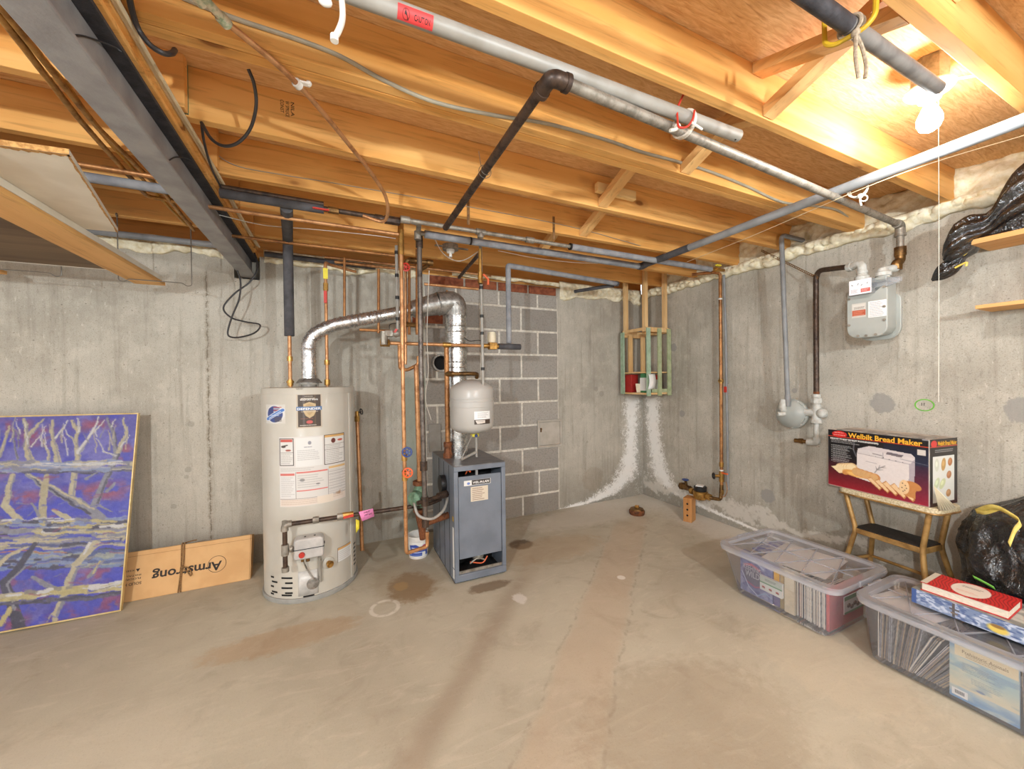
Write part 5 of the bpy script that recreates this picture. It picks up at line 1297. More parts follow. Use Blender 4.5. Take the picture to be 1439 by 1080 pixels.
# spines
def book(nm, x0, x1, y0, y1, z1, col, lab, cat='book', group=None, band=None):
    T = root(nm, lab, cat, ((x0+x1)/2, (y0+y1)/2, .017), group)
    key = 'cover_%d_%d_%d' % col
    if key not in M: M[key] = pm(key, rgb(*col), .6)
    z0 = .0185; t = min(.003, (y1-y0)*.2)
    m = MB(); m.bx(x0, x0+.0022, y0, y1, z0, z1).bx(x0+.0022, x1, y0, y0+t, z0, z1).bx(x0+.0022, x1, y1-t, y1, z0, z1); m.build('cover', M[key], T)
    MB().bx(x0+.0024, x1-.004, y0+t, y1-t, z0+.002, z1-.004).build('pages', M['book_page'], T)
    if band:
        m = MB(); m.bx(x0-.0006, x0-.0001, y0+.001, y1-.001, z0+(z1-z0)*.55, z0+(z1-z0)*.9); m.build('spine_print', M[band], T)
    return T
book('picture_book', 2.232, 2.42, 1.302, 1.334, .245, (112, 100, 150), 'purple spined book with yellow print in the left tub', band='ink_yellow')
book('picture_book', 2.232, 2.42, 1.28, 1.300, .245, (168, 144, 92), 'tan spined book in the left tub', band='gold')
book('thick_paperback', 2.222, 2.42, 1.222, 1.272, .25, (222, 204, 172), 'thick cream spined paperback in the middle of the left tub', band='cream')
def mag_run(n, y0, y1, x0, x1, z1, cols, lab, grp, seed):
    """magazines standing on edge; one is built with its parts, the rest are copies"""
    rr = random.Random(seed); step = (y1-y0)/n; protos = []
    for ci, c in enumerate(cols):
        key = 'mag_%d_%d_%d' % c
        if key not in M: M[key] = pm(key, rgb(*c), .45, col2=tuple(float(v) for v in lin(np.clip(np.array(c)*.7, 0, 255)/255.))+(1,), scale=70)
    for i in range(n):
        c = cols[rr.randrange(len(cols))]; key = 'mag_%d_%d_%d' % c
        w = step*.82; h = z1-.02*rr.random(); dx = .012*rr.random()
        yy = y1-step*(i+.5)
        T = root('magazine', lab, 'magazine', (x0+dx, yy, .0185), grp)
        tl = .0
        m = MB(); m.bx(x0+dx, x1, yy-w/2, yy+w/2, .0185, h); m.build('cover', M[key], T)
        m = MB(); m.bx(x0+dx-.0004, x1, yy-w*.28, yy+w*.28, .022, h+.0006); m.build('pages', M['book_page'], T)
mag_run(13, 1.085, 1.218, 2.232, 2.42, .235, [(206, 200, 194), (130, 124, 126), (196, 178, 150), (222, 216, 208), (104, 100, 108), (190, 120, 104), (176, 172, 176)], 'thin magazine standing on edge near the red box in the left tub', 'magazines in the left tub', 5)
T = root('red_case', 'red plastic case at the viewer end of the left tub', 'case', (2.35, 1.062, .02))
MB().bx(2.23, 2.56, 1.066, 1.081, .019, .235).build('case', pm('red_plastic', rgb(186, 66, 70), .45), T, bevel=.004)
T = root('photo_pack', 'white green pack with brown pictures beside the red case in the left tub', 'packet', (2.5, 1.06, .05))
art = Art(90, 50, (222, 220, 210)); art.rect(0, 0, 90, 12, (104, 150, 96)); art.rect(0, 44, 90, 50, (104, 150, 96))
for i in range(5): art.ell(20+i*14, 28+(i % 2)*6, 8, 6, (96, 60, 44), .3); art.ell(18+i*14, 25+(i % 2)*6, 3, 2, (190, 160, 130), .3)
MB().bx(2.36, 2.55, 1.0615, 1.0655, .075, .165).build('pack', M['paper'], T)
art_panel('pack_print', art, flat((2.36, 1.0612, .165), (.19, 0, 0), (0, 0, -.09)), T, label='pack print with brown pictures')
# papers lying on top, under the lid
tag(MB().box((2.40, 1.27, .2665), (.34, .30, .003), .16).build('paper_sheet', M['paper']), 'large white paper lying flat under the lid of the left tub', 'paper')
tag(MB().box((2.41, 1.28, .259), (.17, .22, .010), .5).build('folder', pm('salmon_folder', rgb(214, 150, 124), .7)), 'salmon folder under the white paper in the left tub', 'folder')
tag(MB().bx(2.30, 2.55, 1.36, 1.50, .2525, .2615).build('comic_book', pm('comic_cover', rgb(88, 90, 170), .5, col2=rgb(196, 196, 204), scale=28)), 'blue and white comic lying on top in the left tub', 'comic')

# ---- right tub contents: leaning magazines
M['page_tan'] = pm('tan_pages', rgb(170, 148, 118), .9, col2=rgb(140, 118, 92), scale=60); M['page_grey'] = pm('grey_pages', rgb(120, 116, 116), .9, col2=rgb(92, 88, 90), scale=60)
def lean_mags(n, y0, y1, tilt0, tilt1, lab, grp, seed, cols, h=.222):
    rr = random.Random(seed)
    for i in range(n):
        t = i/(n-1); y = y1+(y0-y1)*t; ti = tilt0+(tilt1-tilt0)*t+radians(rr.uniform(-2, 2))
        c = cols[rr.randrange(len(cols))]; key = 'mag_%d_%d_%d' % c
        if key not in M: M[key] = pm(key, rgb(*c), .45, col2=tuple(float(v) for v in lin(np.clip(np.array(c)*.7, 0, 255)/255.))+(1,), scale=70)
        w = .0055+.003*rr.random(); hh = h*(.96+.04*rr.random())
        T = root('magazine', lab, 'magazine', (2.235, y, .022), grp)
        up = Vector((0, -sin(ti), cos(ti))); sd = Vector((0, cos(ti), sin(ti)))
        o = Vector((2.234+.008*rr.random(), y, .0215+max(0, w*sin(ti))*0))
        m = MB(); m.para(o, (.185, 0, 0), sd*w, up*hh); m.build('cover', M[key], T)
        m = MB(); m.para(o+sd*w*.25+Vector((-.0005, 0, 0))+up*.002, (.185, 0, 0), sd*w*.5, up*(hh-.001)); m.build('pages', (M['book_page'], M['page_tan'], M['page_grey'], M['page_grey'])[rr.randrange(4)], T)
cols2 = [(150, 148, 152), (96, 94, 98), (186, 168, 140), (206, 196, 180), (120, 110, 106), (178, 150, 120), (206, 204, 206)]
lean_mags(7, .835, .875, 0.02, .03, 'thin magazine standing upright at the far end of the right tub', 'upright magazines in the right tub', 3, cols2)
lean_mags(8, .765, .822, .10, .18, 'slightly tilted dog-eared magazine in the right tub', 'tilted magazines in the right tub', 8, cols2, .215)
lean_mags(13, .672, .772, .38, .62, 'magazine leaning steeply toward the blue book in the right tub', 'leaning magazines in the right tub', 4, cols2, .205)
T = root('softcover_book', 'pale blue and yellow softcover book facing out of the right tub', 'book', (2.23, .57, .02))
y0_, y1_ = .478, .652
MB().bx(2.2275, 2.236, y0_, y1_, .0195, .252).build('book', pm('blue_grey_cover', rgb(140, 166, 190), .55), T)
art = Art(120, 150, (150, 178, 196))
art.grad(0, 0, 120, 60, (150, 174, 196), (166, 190, 190)); art.grad(0, 60, 120, 118, (166, 190, 190), (222, 206, 172)); art.grad(0, 118, 120, 150, (176, 190, 196), (104, 146, 188))
cl = art.cloud(2, 7, 4); art.put(np.clip((cl-.5)*3, 0, .6), (222, 210, 178)); cl = art.cloud(2, 9, 9); art.put(np.clip((cl-.56)*3, 0, .5), (120, 150, 176))
art.rect(10, 12, 118, 40, (226, 208, 170)); art.words(30, 28, 100, 38, 3, (140, 116, 90), seed=3); art.words(24, 54, 92, 76, 3, (120, 134, 140), seed=4); art.words(40, 84, 96, 96, 3, (120, 140, 150), seed=5); art.ell(56, 108, 8, 3, (120, 136, 160), .5)
art.rect(5, 126, 34, 144, (232, 228, 222))
for i in range(18): art.rect(10+i, 130, 10.6+i, 139, (110, 108, 106) if (i*7) % 3 else (200, 196, 190))
art_panel('cover_print', art, flat((2.2268, y1_, .252), (0, y0_-y1_, 0), (0, 0, -.232)), T, label='printed back cover with a cream title band')
m = MB(); text_fit(m, 'Prehistoric Animals', lambda x, y: V((2.2264, y1_-.034-x, .207+y)), 0, 0, .115, .013, .0); m.build('lettering', pm('brown_print', rgb(140, 116, 92), .7), T)
lean_mags(6, .42, .462, .0, .03, 'thin magazine standing at the viewer end of the right tub', 'end magazines in the right tub', 14, cols2)
tag(MB().box((2.36, .80, .264), (.20, .22, .003), -.15).build('paper_sheet', M['paper']), 'white paper bent over the far end contents of the right tub', 'paper')
T = root('black_case', 'black and gold edged case lying under the right tub lid', 'case', (2.36, .52, .255)); MB().bx(2.25, 2.50, .36, .63, .2535, .268).build('case', M['black'], T, bevel=.002); MB().bx(2.248, 2.2497, .38, .61, .257, .262).build('gold_band', M['gold'], T)

# ---- long blue box and the red book on the right tub lid
zb0 = ZL+.0035
T = root('jigsaw_box', 'long flat blue box with wintry picture sides lying on the right tub', 'box', (2.5, .55, zb0))
bA = Fz(1283, 845, zb0); bB = Fz(1439, 888, zb0); e1_ = (bB-bA).normalized(); e1_ = Vector((-.02, -1, 0)).normalized(); e2_ = Vector((1, -.02, 0)).normalized()
bA = Vector((2.335, .80, zb0)); Lb, Db, Hb = .50, .245, .062
MB().para(bA, e1_*Lb, e2_*Db, Vector((0, 0, Hb))).build('box', pm('blue_card', rgb(92, 116, 160), .5), T, bevel=.0015)
art = Art(240, 40, (122, 138, 170)); cl = art.cloud(24, 5, 7); art.put(np.clip((cl-.46)*5, 0, .85), (206, 212, 226)); cl = art.cloud(30, 6, 2); art.put(np.clip((cl-.52)*5, 0, .8), (74, 92, 138)); art.rect(0, 0, 8, 40, (66, 90, 146)); art.rect(60, 2, 64, 38, (90, 84, 84)); art.rect(56, 16, 70, 20, (96, 90, 90)); art.rect(58, 26, 68, 30, (120, 104, 90))
art.ell(118, 26, 13, 10, (226, 198, 96), .4); art.ell(118, 20, 9, 4, (150, 110, 60), .4); art.words(96, 10, 114, 16, 5, (230, 232, 238), seed=4); art.ell(152, 26, 5, 7, (226, 228, 234), .2); art.ell(152, 26, 3, 5, (100, 116, 150), .2)
art_panel('side_print', art, flat(bA-e2_*.0008+Vector((0, 0, Hb)), e1_*Lb, (0, 0, -Hb)), T, label='snowy picture on the box side')
art = Art(160, 80, (132, 134, 130)); cl = art.cloud(10, 6, 3); art.put(np.clip((cl-.45)*4, 0, .8), (196, 194, 186)); cl = art.cloud(12, 8, 9); art.put(np.clip((cl-.55)*4, 0, .7), (84, 86, 90)); cl = art.cloud(6, 3, 19); art.put(np.clip((cl-.6)*4, 0, .6), (190, 176, 92))
art_panel('lid_print', art, flat(bA+Vector((0, 0, Hb+.0008))+e2_*Db, e1_*Lb, -e2_*Db), T, label='grey and white picture on the box lid')
zr0 = zb0+Hb+.0015
T = root('hardcover_book', 'red hardcover book with a white oval on the blue box', 'book', (2.45, .70, zr0))
rA = Fz(1293, 819, zr0); rz_ = radians(-3); f1_ = Vector((.03, -1, 0)).normalized(); f2_ = Vector((1, .03, 0)).normalized()
rA = Vector((2.345, .775, zr0)); Lr, Dr, Hr = .245, .165, .036
m = MB(); m.para(rA, f1_*Lr, f2_*Dr, Vector((0, 0, .003))); m.para(rA+Vector((0, 0, Hr-.003)), f1_*Lr, f2_*Dr, Vector((0, 0, .003))); m.para(rA+f2_*(Dr-.003)+Vector((0, 0, .003)), f1_*Lr, f2_*.003, Vector((0, 0, Hr-.006))); m.build('cover', pm('red_cloth_cover', rgb(196, 44, 44), .5), T)
MB().para(rA+f1_*.004+f2_*.004+Vector((0, 0, .003)), f1_*(Lr-.008), f2_*(Dr-.008), Vector((0, 0, Hr-.006))).build('pages', M['book_page'], T)
art = Art(120, 80, (200, 44, 42))
for i in range(-4, 26):
    art.path([(i*5.2+k*1.6+3*sin(k*.9), k*8) for k in range(11)], 1.1, (112, 22, 24))
art.ell(62, 40, 26, 37, (226, 214, 202), .05); art.words(48, 24, 78, 34, 4, (80, 70, 66), seed=2); art.words(46, 52, 78, 60, 4, (220, 150, 130), seed=5)
art.rect(0, 0, 10, 80, (206, 198, 180)); 
art_panel('jacket_print', art, flat(rA+f2_*Dr+Vector((0, 0, Hr+.0006)), f1_*Lr, -f2_*Dr), T, label='red jacket with a white oval')
m = MB(); m.para(rA-f2_*.0006+f1_*.0+Vector((0, 0, .004)), f1_*Lr, f2_*.0004, Vector((0, 0, Hr-.008))); 

# ================================================================== STEP STOOL AND BREAD MAKER CARTON
zs = .632
S0 = Fz(1164, 680, zs+.001); S1 = Fz(1306, 713, zs+.001)
E1 = (S1-S0); Wb = E1.length; E1.normalize(); E2 = Vector((-E1.y, E1.x, 0));
if E2.x < 0: E2 = -E2
EZ = Vector((0, 0, 1))
T = root('step_stool', 'gold legged metal step stool with a black tread, under the bread maker carton', 'stool', (S0+S1)/2+E2*.1-EZ*zs)
q0 = S0+E1*.045-E2*.006-EZ*.001; Ls, Ds = Wb-.045+.035, .225
pts = rrect(0, Ls, 0, Ds, .05, .05, 6)
m = MB(); m.prism(pts, q0-EZ*.028, E1, E2, EZ*.028); m.build('seat', M['cream_top'], T, bevel=.004, label='speckled cream seat')
m = MB(); P_ = [q0+E1*x+E2*y-EZ*.03 for x, y in pts]; m.tube(P_+[P_[0]], .005, 8); m.build('seat_rim', M['gold_leg'], T)
zk = .395
tops = [(.035, .03), (Ls-.045, .03), (Ls-.045, Ds-.03), (.035, Ds-.03)]
kin = [(.085, .035), (Ls-.075, .035), (Ls-.075, Ds-.035), (.085, Ds-.035)]
feet = [(.0, -.0), (Ls-.03, .0), (Ls+.0, Ds+.02), (.03, Ds+.02)]
W3 = lambda a, z: q0+E1*a[0]+E2*a[1]+EZ*(z-zs)
for tp, kn, ft in zip(tops, kin, feet):
    lg = MB().tube(fillet([W3(tp, zs-.028), W3(kn, zk), W3(ft, .006)], .03, 4), .0125, 14).build('leg', M['gold_leg'], T)
    f_ = W3(ft, .0); MB().lathe([(0, 0), (.015, 0), (.016, .02), (0, .02)], f_, (0, 0, 1), 12).build('foot_cap', M['black'], lg)
m = MB(); m.para(W3(kin[0], zk)-E1*.01-E2*.01-EZ*.018, E1*(Ls-.14), E2*(Ds-.05), EZ*.03); m.build('step_frame', M['gold_leg'], T, bevel=.003)
m = MB(); m.para(W3(kin[0], zk)-E1*.006-E2*.006+EZ*.012, E1*(Ls-.148), E2*(Ds-.058), EZ*.006)
m.build('tread', M['tread'], T, bevel=.002, label='black ribbed rubber tread')
m = MB(); zl_ = .20
lo = [W3((kn[0]+(ft[0]-kn[0])*(1-zl_/zk), kn[1]+(ft[1]-kn[1])*(1-zl_/zk)), zl_) for kn, ft in zip(kin, feet)]
m.tube([lo[3], lo[2]], .009, 10); m.tube([lo[0], lo[3]], .009, 10); m.tube([lo[1], lo[2]], .009, 10); m.build('stretcher', M['gold_leg'], T)

Hb_ = .342; Db_ = .235
T = root('appliance_carton', 'worn bread maker carton with a colour picture standing on the step stool', 'carton', (S0+S1)/2+E2*.1)
B0 = S0+EZ*.0012
lean = 0.0
MB().para(B0, E1*Wb, E2*Db_, EZ*Hb_).build('carton', pm('worn_card', rgb(206, 196, 184), .7, col2=rgb(150, 140, 130), scale=12), T, bevel=.002)
art = Art(200, 146, (26, 24, 26))
art.grad(0, 70, 200, 146, (34, 24, 28), (150, 30, 42)); art.grad(150, 40, 200, 146, (30, 34, 56), (150, 34, 54)); art.grad(120, 20, 200, 60, (28, 30, 44), (36, 40, 64))
art.rect(0, 16, 200, 17.5, (180, 60, 40)); art.ell(27, 10, 17, 8.5, (206, 44, 40), .06); art.words(16, 6, 40, 9, 3, (240, 220, 214), seed=1); art.words(14, 12, 42, 15, 3, (240, 220, 214), seed=2)
art.words(6, 21, 112, 25, 3.4, (232, 228, 222), seed=3, op=1); art.words(8, 27, 80, 33, 3, (206, 204, 200), seed=4)
for k in range(8): art.words(12, 39+k*5.6, 56, 43+k*5.6, 2.6, (214, 212, 208), seed=20+k); art.ell(9, 40+k*5.6, 1, 1, (220, 220, 216))
# machine
art.poly([(68, 40), (92, 30), (170, 36), (176, 42), (176, 52), (66, 52)], (206, 196, 196)); art.poly([(66, 50), (166, 58), (164, 128), (64, 112)], (222, 212, 208)); art.poly([(166, 58), (176, 46), (174, 122), (164, 128)], (176, 166, 172)); art.poly([(68, 40), (118, 42), (118, 54), (66, 50)], (212, 204, 202)); art.poly([(120, 42), (176, 44), (168, 58), (120, 54)], (216, 206, 204))
art.line(66, 51, 166, 59, 1.2, (160, 150, 152)); art.line(118, 42, 118, 55, 1.2, (150, 140, 144)); art.poly([(126, 38), (156, 41), (152, 47), (124, 44)], (110, 100, 106)); art.line(98, 47, 116, 49, 1.6, (120, 110, 112)); art.line(84, 68, 106, 70, 1, (160, 150, 152))
art.path([(102, 92), (108, 82), (116, 76), (122, 72)], 1.6, (130, 124, 122)); art.path([(106, 84), (104, 76)], 2.2, (140, 134, 132), .5); art.path([(110, 80), (112, 72)], 2.2, (140, 134, 132), .5); art.path([(114, 77), (124, 76)], 2.2, (140, 134, 132), .5); art.path([(108, 84), (118, 82)], 2.2, (140, 134, 132), .5)
# bread
cr = [(222, 186, 136), (238, 214, 170), (196, 132, 76), (160, 92, 48), (232, 196, 150)]
for k in range(5): art.ell(30+k*6, 96-k*1.4, 13, 12, cr[0], .1, -.3); art.ell(29+k*6, 97-k*1.4, 11, 10.5, cr[1], .12, -.3)
art.poly([(8, 96), (30, 88), (34, 108), (26, 110)], cr[1]); art.ell(60, 104, 26, 7.5, (222, 160, 86), .2, .1); art.ell(40, 106, 7, 5, (206, 140, 76), .2); art.ell(64, 106, 20, 4.5, (238, 190, 110), .5, .1)
for k in range(5): art.ell(66+k*9, 98+k*1.5, 11, 10, cr[2], .1); art.ell(64+k*9, 98+k*1.5, 9, 9, (212, 166, 112), .2)
for k in range(5):
    x = 86+k*15; art.poly([(x, 110+k*2), (x+8, 104+k), (x+30, 126+k*2.4), (x+26, 132+k*2.4)], cr[2]); art.poly([(x+2, 110+k*2), (x+9, 106+k), (x+28, 125+k*2.4), (x+25, 129+k*2.4)], cr[4])
art.ell(172, 106, 15, 9, cr[2], .1, .3); art.poly([(156, 100), (178, 104), (176, 134), (158, 130)], cr[2]); art.ell(157, 112, 9, 16, cr[4], .08)
for (xx, yy) in ((154, 104), (159, 108), (153, 114), (158, 119), (155, 122), (161, 114)): art.ell(xx, yy, 1.3, 1.3, (90, 60, 44))
art.rect(180, 24, 194, 36, (206, 198, 190)); art.rect(188, 0, 200, 3, (150, 146, 150)); art.path([(60, 20), (58, 44), (64, 60)], 3, (120, 118, 124), op=.7)
art.line(0, 145, 200, 145, 2, (206, 190, 176)); art.line(199, 0, 199, 146, 2, (200, 190, 180)); art.line(0, 0, 0, 146, 1.4, (150, 140, 134)); art.line(150, 50, 200, 56, .8, (120, 120, 130))
art.a += (art.cloud(60, 44, 2)-.5)[..., None]*12
ff = flat(B0-E2*.0012+EZ*Hb_, E1*Wb, EZ*-Hb_)
art_panel('front_print', art, ff, T, art_mat(.32, .25), label='front with a white bread machine and sliced loaves')
m = MB(); tfn = lambda x, y: ff(x/200, 1-y/146)-E2*.0005
text_fit(m, 'Welbilt Bread Maker', tfn, 47, 130, 142, 12.5, .028); m.build('lettering', M['ink_yellow'], T)
m = MB(); text_fit(m, 'Makes Fresh Bread Automatically', tfn, 6, 120.5, 105, 4.6, .012); m.build('small_lettering', M['ink_white'], T)
art = Art(100, 146, (24, 22, 24)); art.grad(0, 100, 100, 146, (24, 22, 24), (60, 24, 30)); art.rect(0, 16, 100, 17.5, (180, 60, 40)); art.ell(14, 10, 11, 7.5, (206, 44, 40), .06); art.words(18, 24, 84, 30, 3, (220, 218, 214), seed=3); art.rect(10, 38, 88, 138, (222, 222, 214))
for k, (xx, yy, cc_) in enumerate(((24, 56, (206, 208, 190)), (48, 56, (190, 148, 84)), (72, 52, (176, 110, 60)), (24, 96, (196, 206, 170)), (44, 98, (200, 206, 160)), (68, 80, (170, 110, 66)), (66, 120, (176, 128, 80)), (30, 124, (200, 200, 180)))):
    art.ell(xx, yy, 8, 14 if k < 2 or k in (3, 4) else 9, cc_, .15, .2*k); art.ell(xx-1, yy-2, 4, 6, tuple(min(255, v+24) for v in cc_), .4, .2*k)
sf = flat(B0+E1*(Wb+.0012)+EZ*Hb_+E2*.004, E2*(Db_-.004), EZ*-Hb_)
art_panel('side_print', art, sf, T, art_mat(.32, .25), label='side panel with small loaf pictures', flip=False)
m = MB(); text_fit(m, 'Welbilt Bread Maker', lambda x, y: sf(x/100, 1-y/146)+E1*.0005, 27, 131, 70, 10, .025); m.build('lettering', M['ink_yellow'], T)
m = MB(); m.para(B0+EZ*(Hb_+.0005)+E1*.04+E2*.01, E1*(Wb-.06), E2*.11, EZ*.0035+E2*.0); m.build('top_flap', pm('worn_flap', rgb(176, 168, 158), .7, col2=rgb(120, 112, 104), scale=20), T)
# pleated fan of cream card hanging at the carton's corner
T = root('pleated_fan', 'cream pleated fan propped at the corner of the bread maker carton', 'fan', S1)
m = MB(); ap = S1+E1*.015+E2*.004+EZ*.115; n = 14; vs = [ap]; 
for i in range(n+1):
    an = radians(-82+30*i/n); r_ = .125
    vs.append(ap+(E1*.55+E2*.45).normalized()*cos(an)*r_+EZ*sin(an)*r_+(E2-E1).normalized()*(.004 if i % 2 else -.004))
m.add(vs, [(0, i+1, i+2) for i in range(n)]); o = m.build('pleats', M['cream'], T, sharp=5); sd_ = o.modifiers.new('t', 'SOLIDIFY'); sd_.thickness = .0015
# ================================================================== WATER HEATER
hx, hy, hr, hz = -.155, 2.835, .268, 1.272
T = root('water_heater', 'tall cream gas water heater with warning labels against the back wall', 'water heater', (hx, hy, 0))
HC = Vector((hx, hy, 0))
def hcyl(ang, z, off=0.0):      # angle measured from the side that faces the viewer, positive to the right
    th = -pi/2+.055+ang; return Vector((hx+cos(th)*(hr+off), hy+sin(th)*(hr+off), z))
MB().lathe([(0, .022), (hr, .022), (hr, hz-.012), (hr-.006, hz), (hr-.03, hz+.002), (0, hz+.006)], HC, (0, 0, 1), 72).build('jacket', M['heater'], T)
MB().lathe([(0, .0005), (hr+.006, .0005), (hr+.010, .012), (hr+.008, .030), (0, .030)], HC, (0, 0, 1), 72).build('base_ring', M['heater_dark'], T)
MB().lathe([(hr+.0002, hz-.038), (hr+.0035, hz-.038), (hr+.0035, hz-.034), (hr+.0002, hz-.034)], HC, (0, 0, 1), 72).build('top_cap_seam', M['heater'], T)
m = MB(); A0 = 1.02
for k in range(12):
    z0, z1 = .03+k*(hz-.07)/12, .03+(k+1)*(hz-.07)/12; m.add([hcyl(A0-.045, z0, .0005), hcyl(A0-.045, z1, .0005), hcyl(A0-.045, z1, .005), hcyl(A0-.045, z0, .005), hcyl(A0+.03, z0, .0065), hcyl(A0+.03, z1, .0065), hcyl(A0+.05, z0, .0005), hcyl(A0+.05, z1, .0005)], [(0, 1, 2, 3), (3, 2, 5, 4), (4, 5, 7, 6)])
m.build('jacket_seam', M['heater'], T)
def hpanel(name, art, a0, a1, z1, z0, off, lab):
    art.a *= .9; return art_panel(name, art, lambda u, v: hcyl(a0+(a1-a0)*u, z1+(z0-z1)*v, off), T, label=lab)
def ang_of(px, py):
    """angle and height on the jacket that the photograph's pixel shows"""
    d = ray(px, py); a = d.x**2+d.y**2; b = -2*(d.x*hx+d.y*hy); c = hx**2+hy**2-hr**2
    t = (-b-math.sqrt(max(b*b-4*a*c, 0)))/(2*a); P = CAM+d*t; return atan2(P.y-hy, P.x-hx)+pi/2-.055, P.z
a_l, z_t = ang_of(416, 553); a_r, _ = ang_of(452, 552); z_b = ang_of(434, 601)[1]
art = Art(72, 100, (206, 190, 168)); art.rect(5, 4, 68, 96, (74, 56, 42)); art.rect(18, 4, 24, 96, (96, 84, 76)); art.rect(50, 4, 54, 96, (96, 72, 48))
art.words(14, 14, 58, 20, 5, (226, 216, 200), seed=1, op=1); art.words(24, 8, 48, 12, 4, (226, 216, 200), seed=2)
art.poly([(20, 30), (36, 24), (54, 30), (54, 52), (48, 64), (36, 71), (26, 64), (20, 52)], (206, 178, 132)); art.poly([(26, 34), (36, 29), (48, 34), (48, 52), (36, 64), (26, 52)], (190, 160, 112))
art.rect(0, 38, 72, 49, (86, 122, 170)); art.words(14, 52, 60, 56, 4, (226, 216, 200), seed=3); art.words(12, 72, 62, 75, 3, (176, 96, 72), seed=4); art.ell(36, 82, 9, 5, (206, 92, 84), .1); art.words(10, 91, 64, 95, 4, (230, 222, 210), seed=6, op=1)
hpanel('brand_label', art, a_l, a_r, z_t, z_b, .0012, 'brown label with a gold shield')
m = MB(); text_fit(m, 'DEFENDER', lambda x, y: hcyl(a_l+(a_r-a_l)*x, z_b+(z_t-z_b)*y, .0018), .04, .525, .92, .065, .02); text_fit(m, 'BRADFORD WHITE', lambda x, y: hcyl(a_l+(a_r-a_l)*x, z_b+(z_t-z_b)*y, .0018), .16, .80, .68, .045, .02); m.build('lettering', M['ink_white'], T)
a0_, z0_ = ang_of(374, 568); a1_, _ = ang_of(401, 566); zb2 = ang_of(388, 595)[1]
art = Art(64, 64, (222, 216, 206)); art.ell(32, 32, 29, 31, (232, 228, 224), .03); art.ell(32, 32, 24, 27, (60, 78, 140), .05)
for k in range(4): art.line(30, 9+k*5, 52, 5+k*5+4, 2.6, (206, 96, 84) if k % 2 == 0 else (232, 226, 222))
art.ell(20, 20, 9, 9, (58, 70, 128), .2)
for k in range(5): art.line(30+k, 44+k*3.4, 52, 40+k*3.4, 1.8, (92, 76, 60))
art.line(8, 48, 56, 18, 13, (240, 240, 240)); art.line(8, 48, 56, 18, 9.5, (86, 132, 206)); art.words(18, 36, 46, 40, 4, (236, 240, 246), seed=3); art.line(14, 46, 50, 23, 3, (230, 236, 246), op=.8)
vs_mask = (((art.X-32)/30)**2+((art.Y-32)/32)**2)
o = hpanel('badge_sticker', art, a0_, a1_, z0_, zb2, .0012, 'round badge sticker with a blue band')
a0_, z0_ = ang_of(392, 614); a1_, _ = ang_of(484, 608); zb2 = ang_of(392, 712)[1]
art = Art(170, 190, (228, 222, 216))
art.rect(2, 4, 38, 78, (66, 52, 46)); art.rect(4, 6, 36, 76, (232, 228, 222)); art.rect(5, 7, 35, 14, (206, 90, 78)); art.ell(12, 26, 6, 3, (70, 60, 54)); art.line(8, 25, 22, 22, 3, (80, 66, 58)); art.ell(24, 36, 7, 2.6, (176, 96, 80)); art.words(6, 46, 34, 74, 4, (176, 170, 166), seed=2); art.line(5, 42, 36, 42, 1, (90, 80, 76))
art.rect(42, 4, 104, 82, (236, 234, 230)); art.ell(74, 18, 4, 5, (150, 150, 160)); art.words(62, 29, 86, 33, 4, (120, 120, 132), seed=4); art.words(46, 38, 100, 64, 4, (186, 182, 180), seed=5)
art.rect(108, 0, 168, 84, (78, 60, 48)); art.rect(110, 2, 166, 82, (234, 230, 224)); art.rect(110, 2, 166, 8, (224, 176, 110)); art.ell(132, 18, 6, 7, (110, 50, 40)); art.ell(152, 18, 8, 3, (206, 92, 72)); art.words(113, 32, 163, 78, 4, (170, 164, 160), seed=6); art.line(110, 28, 166, 28, 1, (120, 110, 104)); art.line(110, 42, 166, 42, 1, (120, 110, 104))
art.words(4, 86, 104, 92, 4, (190, 186, 182), seed=7)
art.rect(2, 98, 40, 166, (234, 230, 226)); art.rect(3, 99, 39, 105, (224, 120, 110)); art.words(5, 110, 38, 162, 4, (196, 190, 186), seed=8); art.line(41, 96, 41, 168, 1, (120, 110, 104))
art.rect(43, 96, 116, 100, (226, 120, 110)); art.words(46, 106, 112, 142, 5, (190, 186, 182), seed=9); art.ell(56, 118, 6, 4, (150, 146, 144)); art.ell(92, 132, 5, 2, (130, 126, 124)); art.rect(43, 146, 116, 149, (226, 120, 110)); art.line(117, 96, 117, 168, 1, (120, 110, 104)); art.line(2, 168, 168, 168, 1, (130, 110, 104))
art.rect(119, 90, 168, 96, (230, 190, 130)); 
for k in range(8): art.line(119, 104+k*8, 168, 104+k*8, .8, (150, 144, 140))
art.words(120, 100, 166, 166, 4, (200, 194, 190), seed=10); art.rect(2, 170, 168, 188, (238, 222, 208)); art.words(5, 172, 166, 187, 4, (206, 180, 160), seed=11); art.rect(90, 168, 130, 189, (240, 224, 206)); cl = art.cloud(6, 8, 3); art.put(np.clip((cl-.62)*6, 0, .8)*(art.X > 120)*(art.Y > 160), (170, 130, 96))
hpanel('warning_labels', art, a0_, a1_, z0_, zb2, .0012, 'sheet of warning and instruction labels')
# handwriting near the top
m = MB(); aw, zw = ang_of(416, 546); text_fit(m, 'Tank No 7-10-14', lambda x, y: hcyl(aw+x, zw-.006+y, .0006), 0, 0, .13, .011, -.002); m.build('handwriting', M['ink'], T)
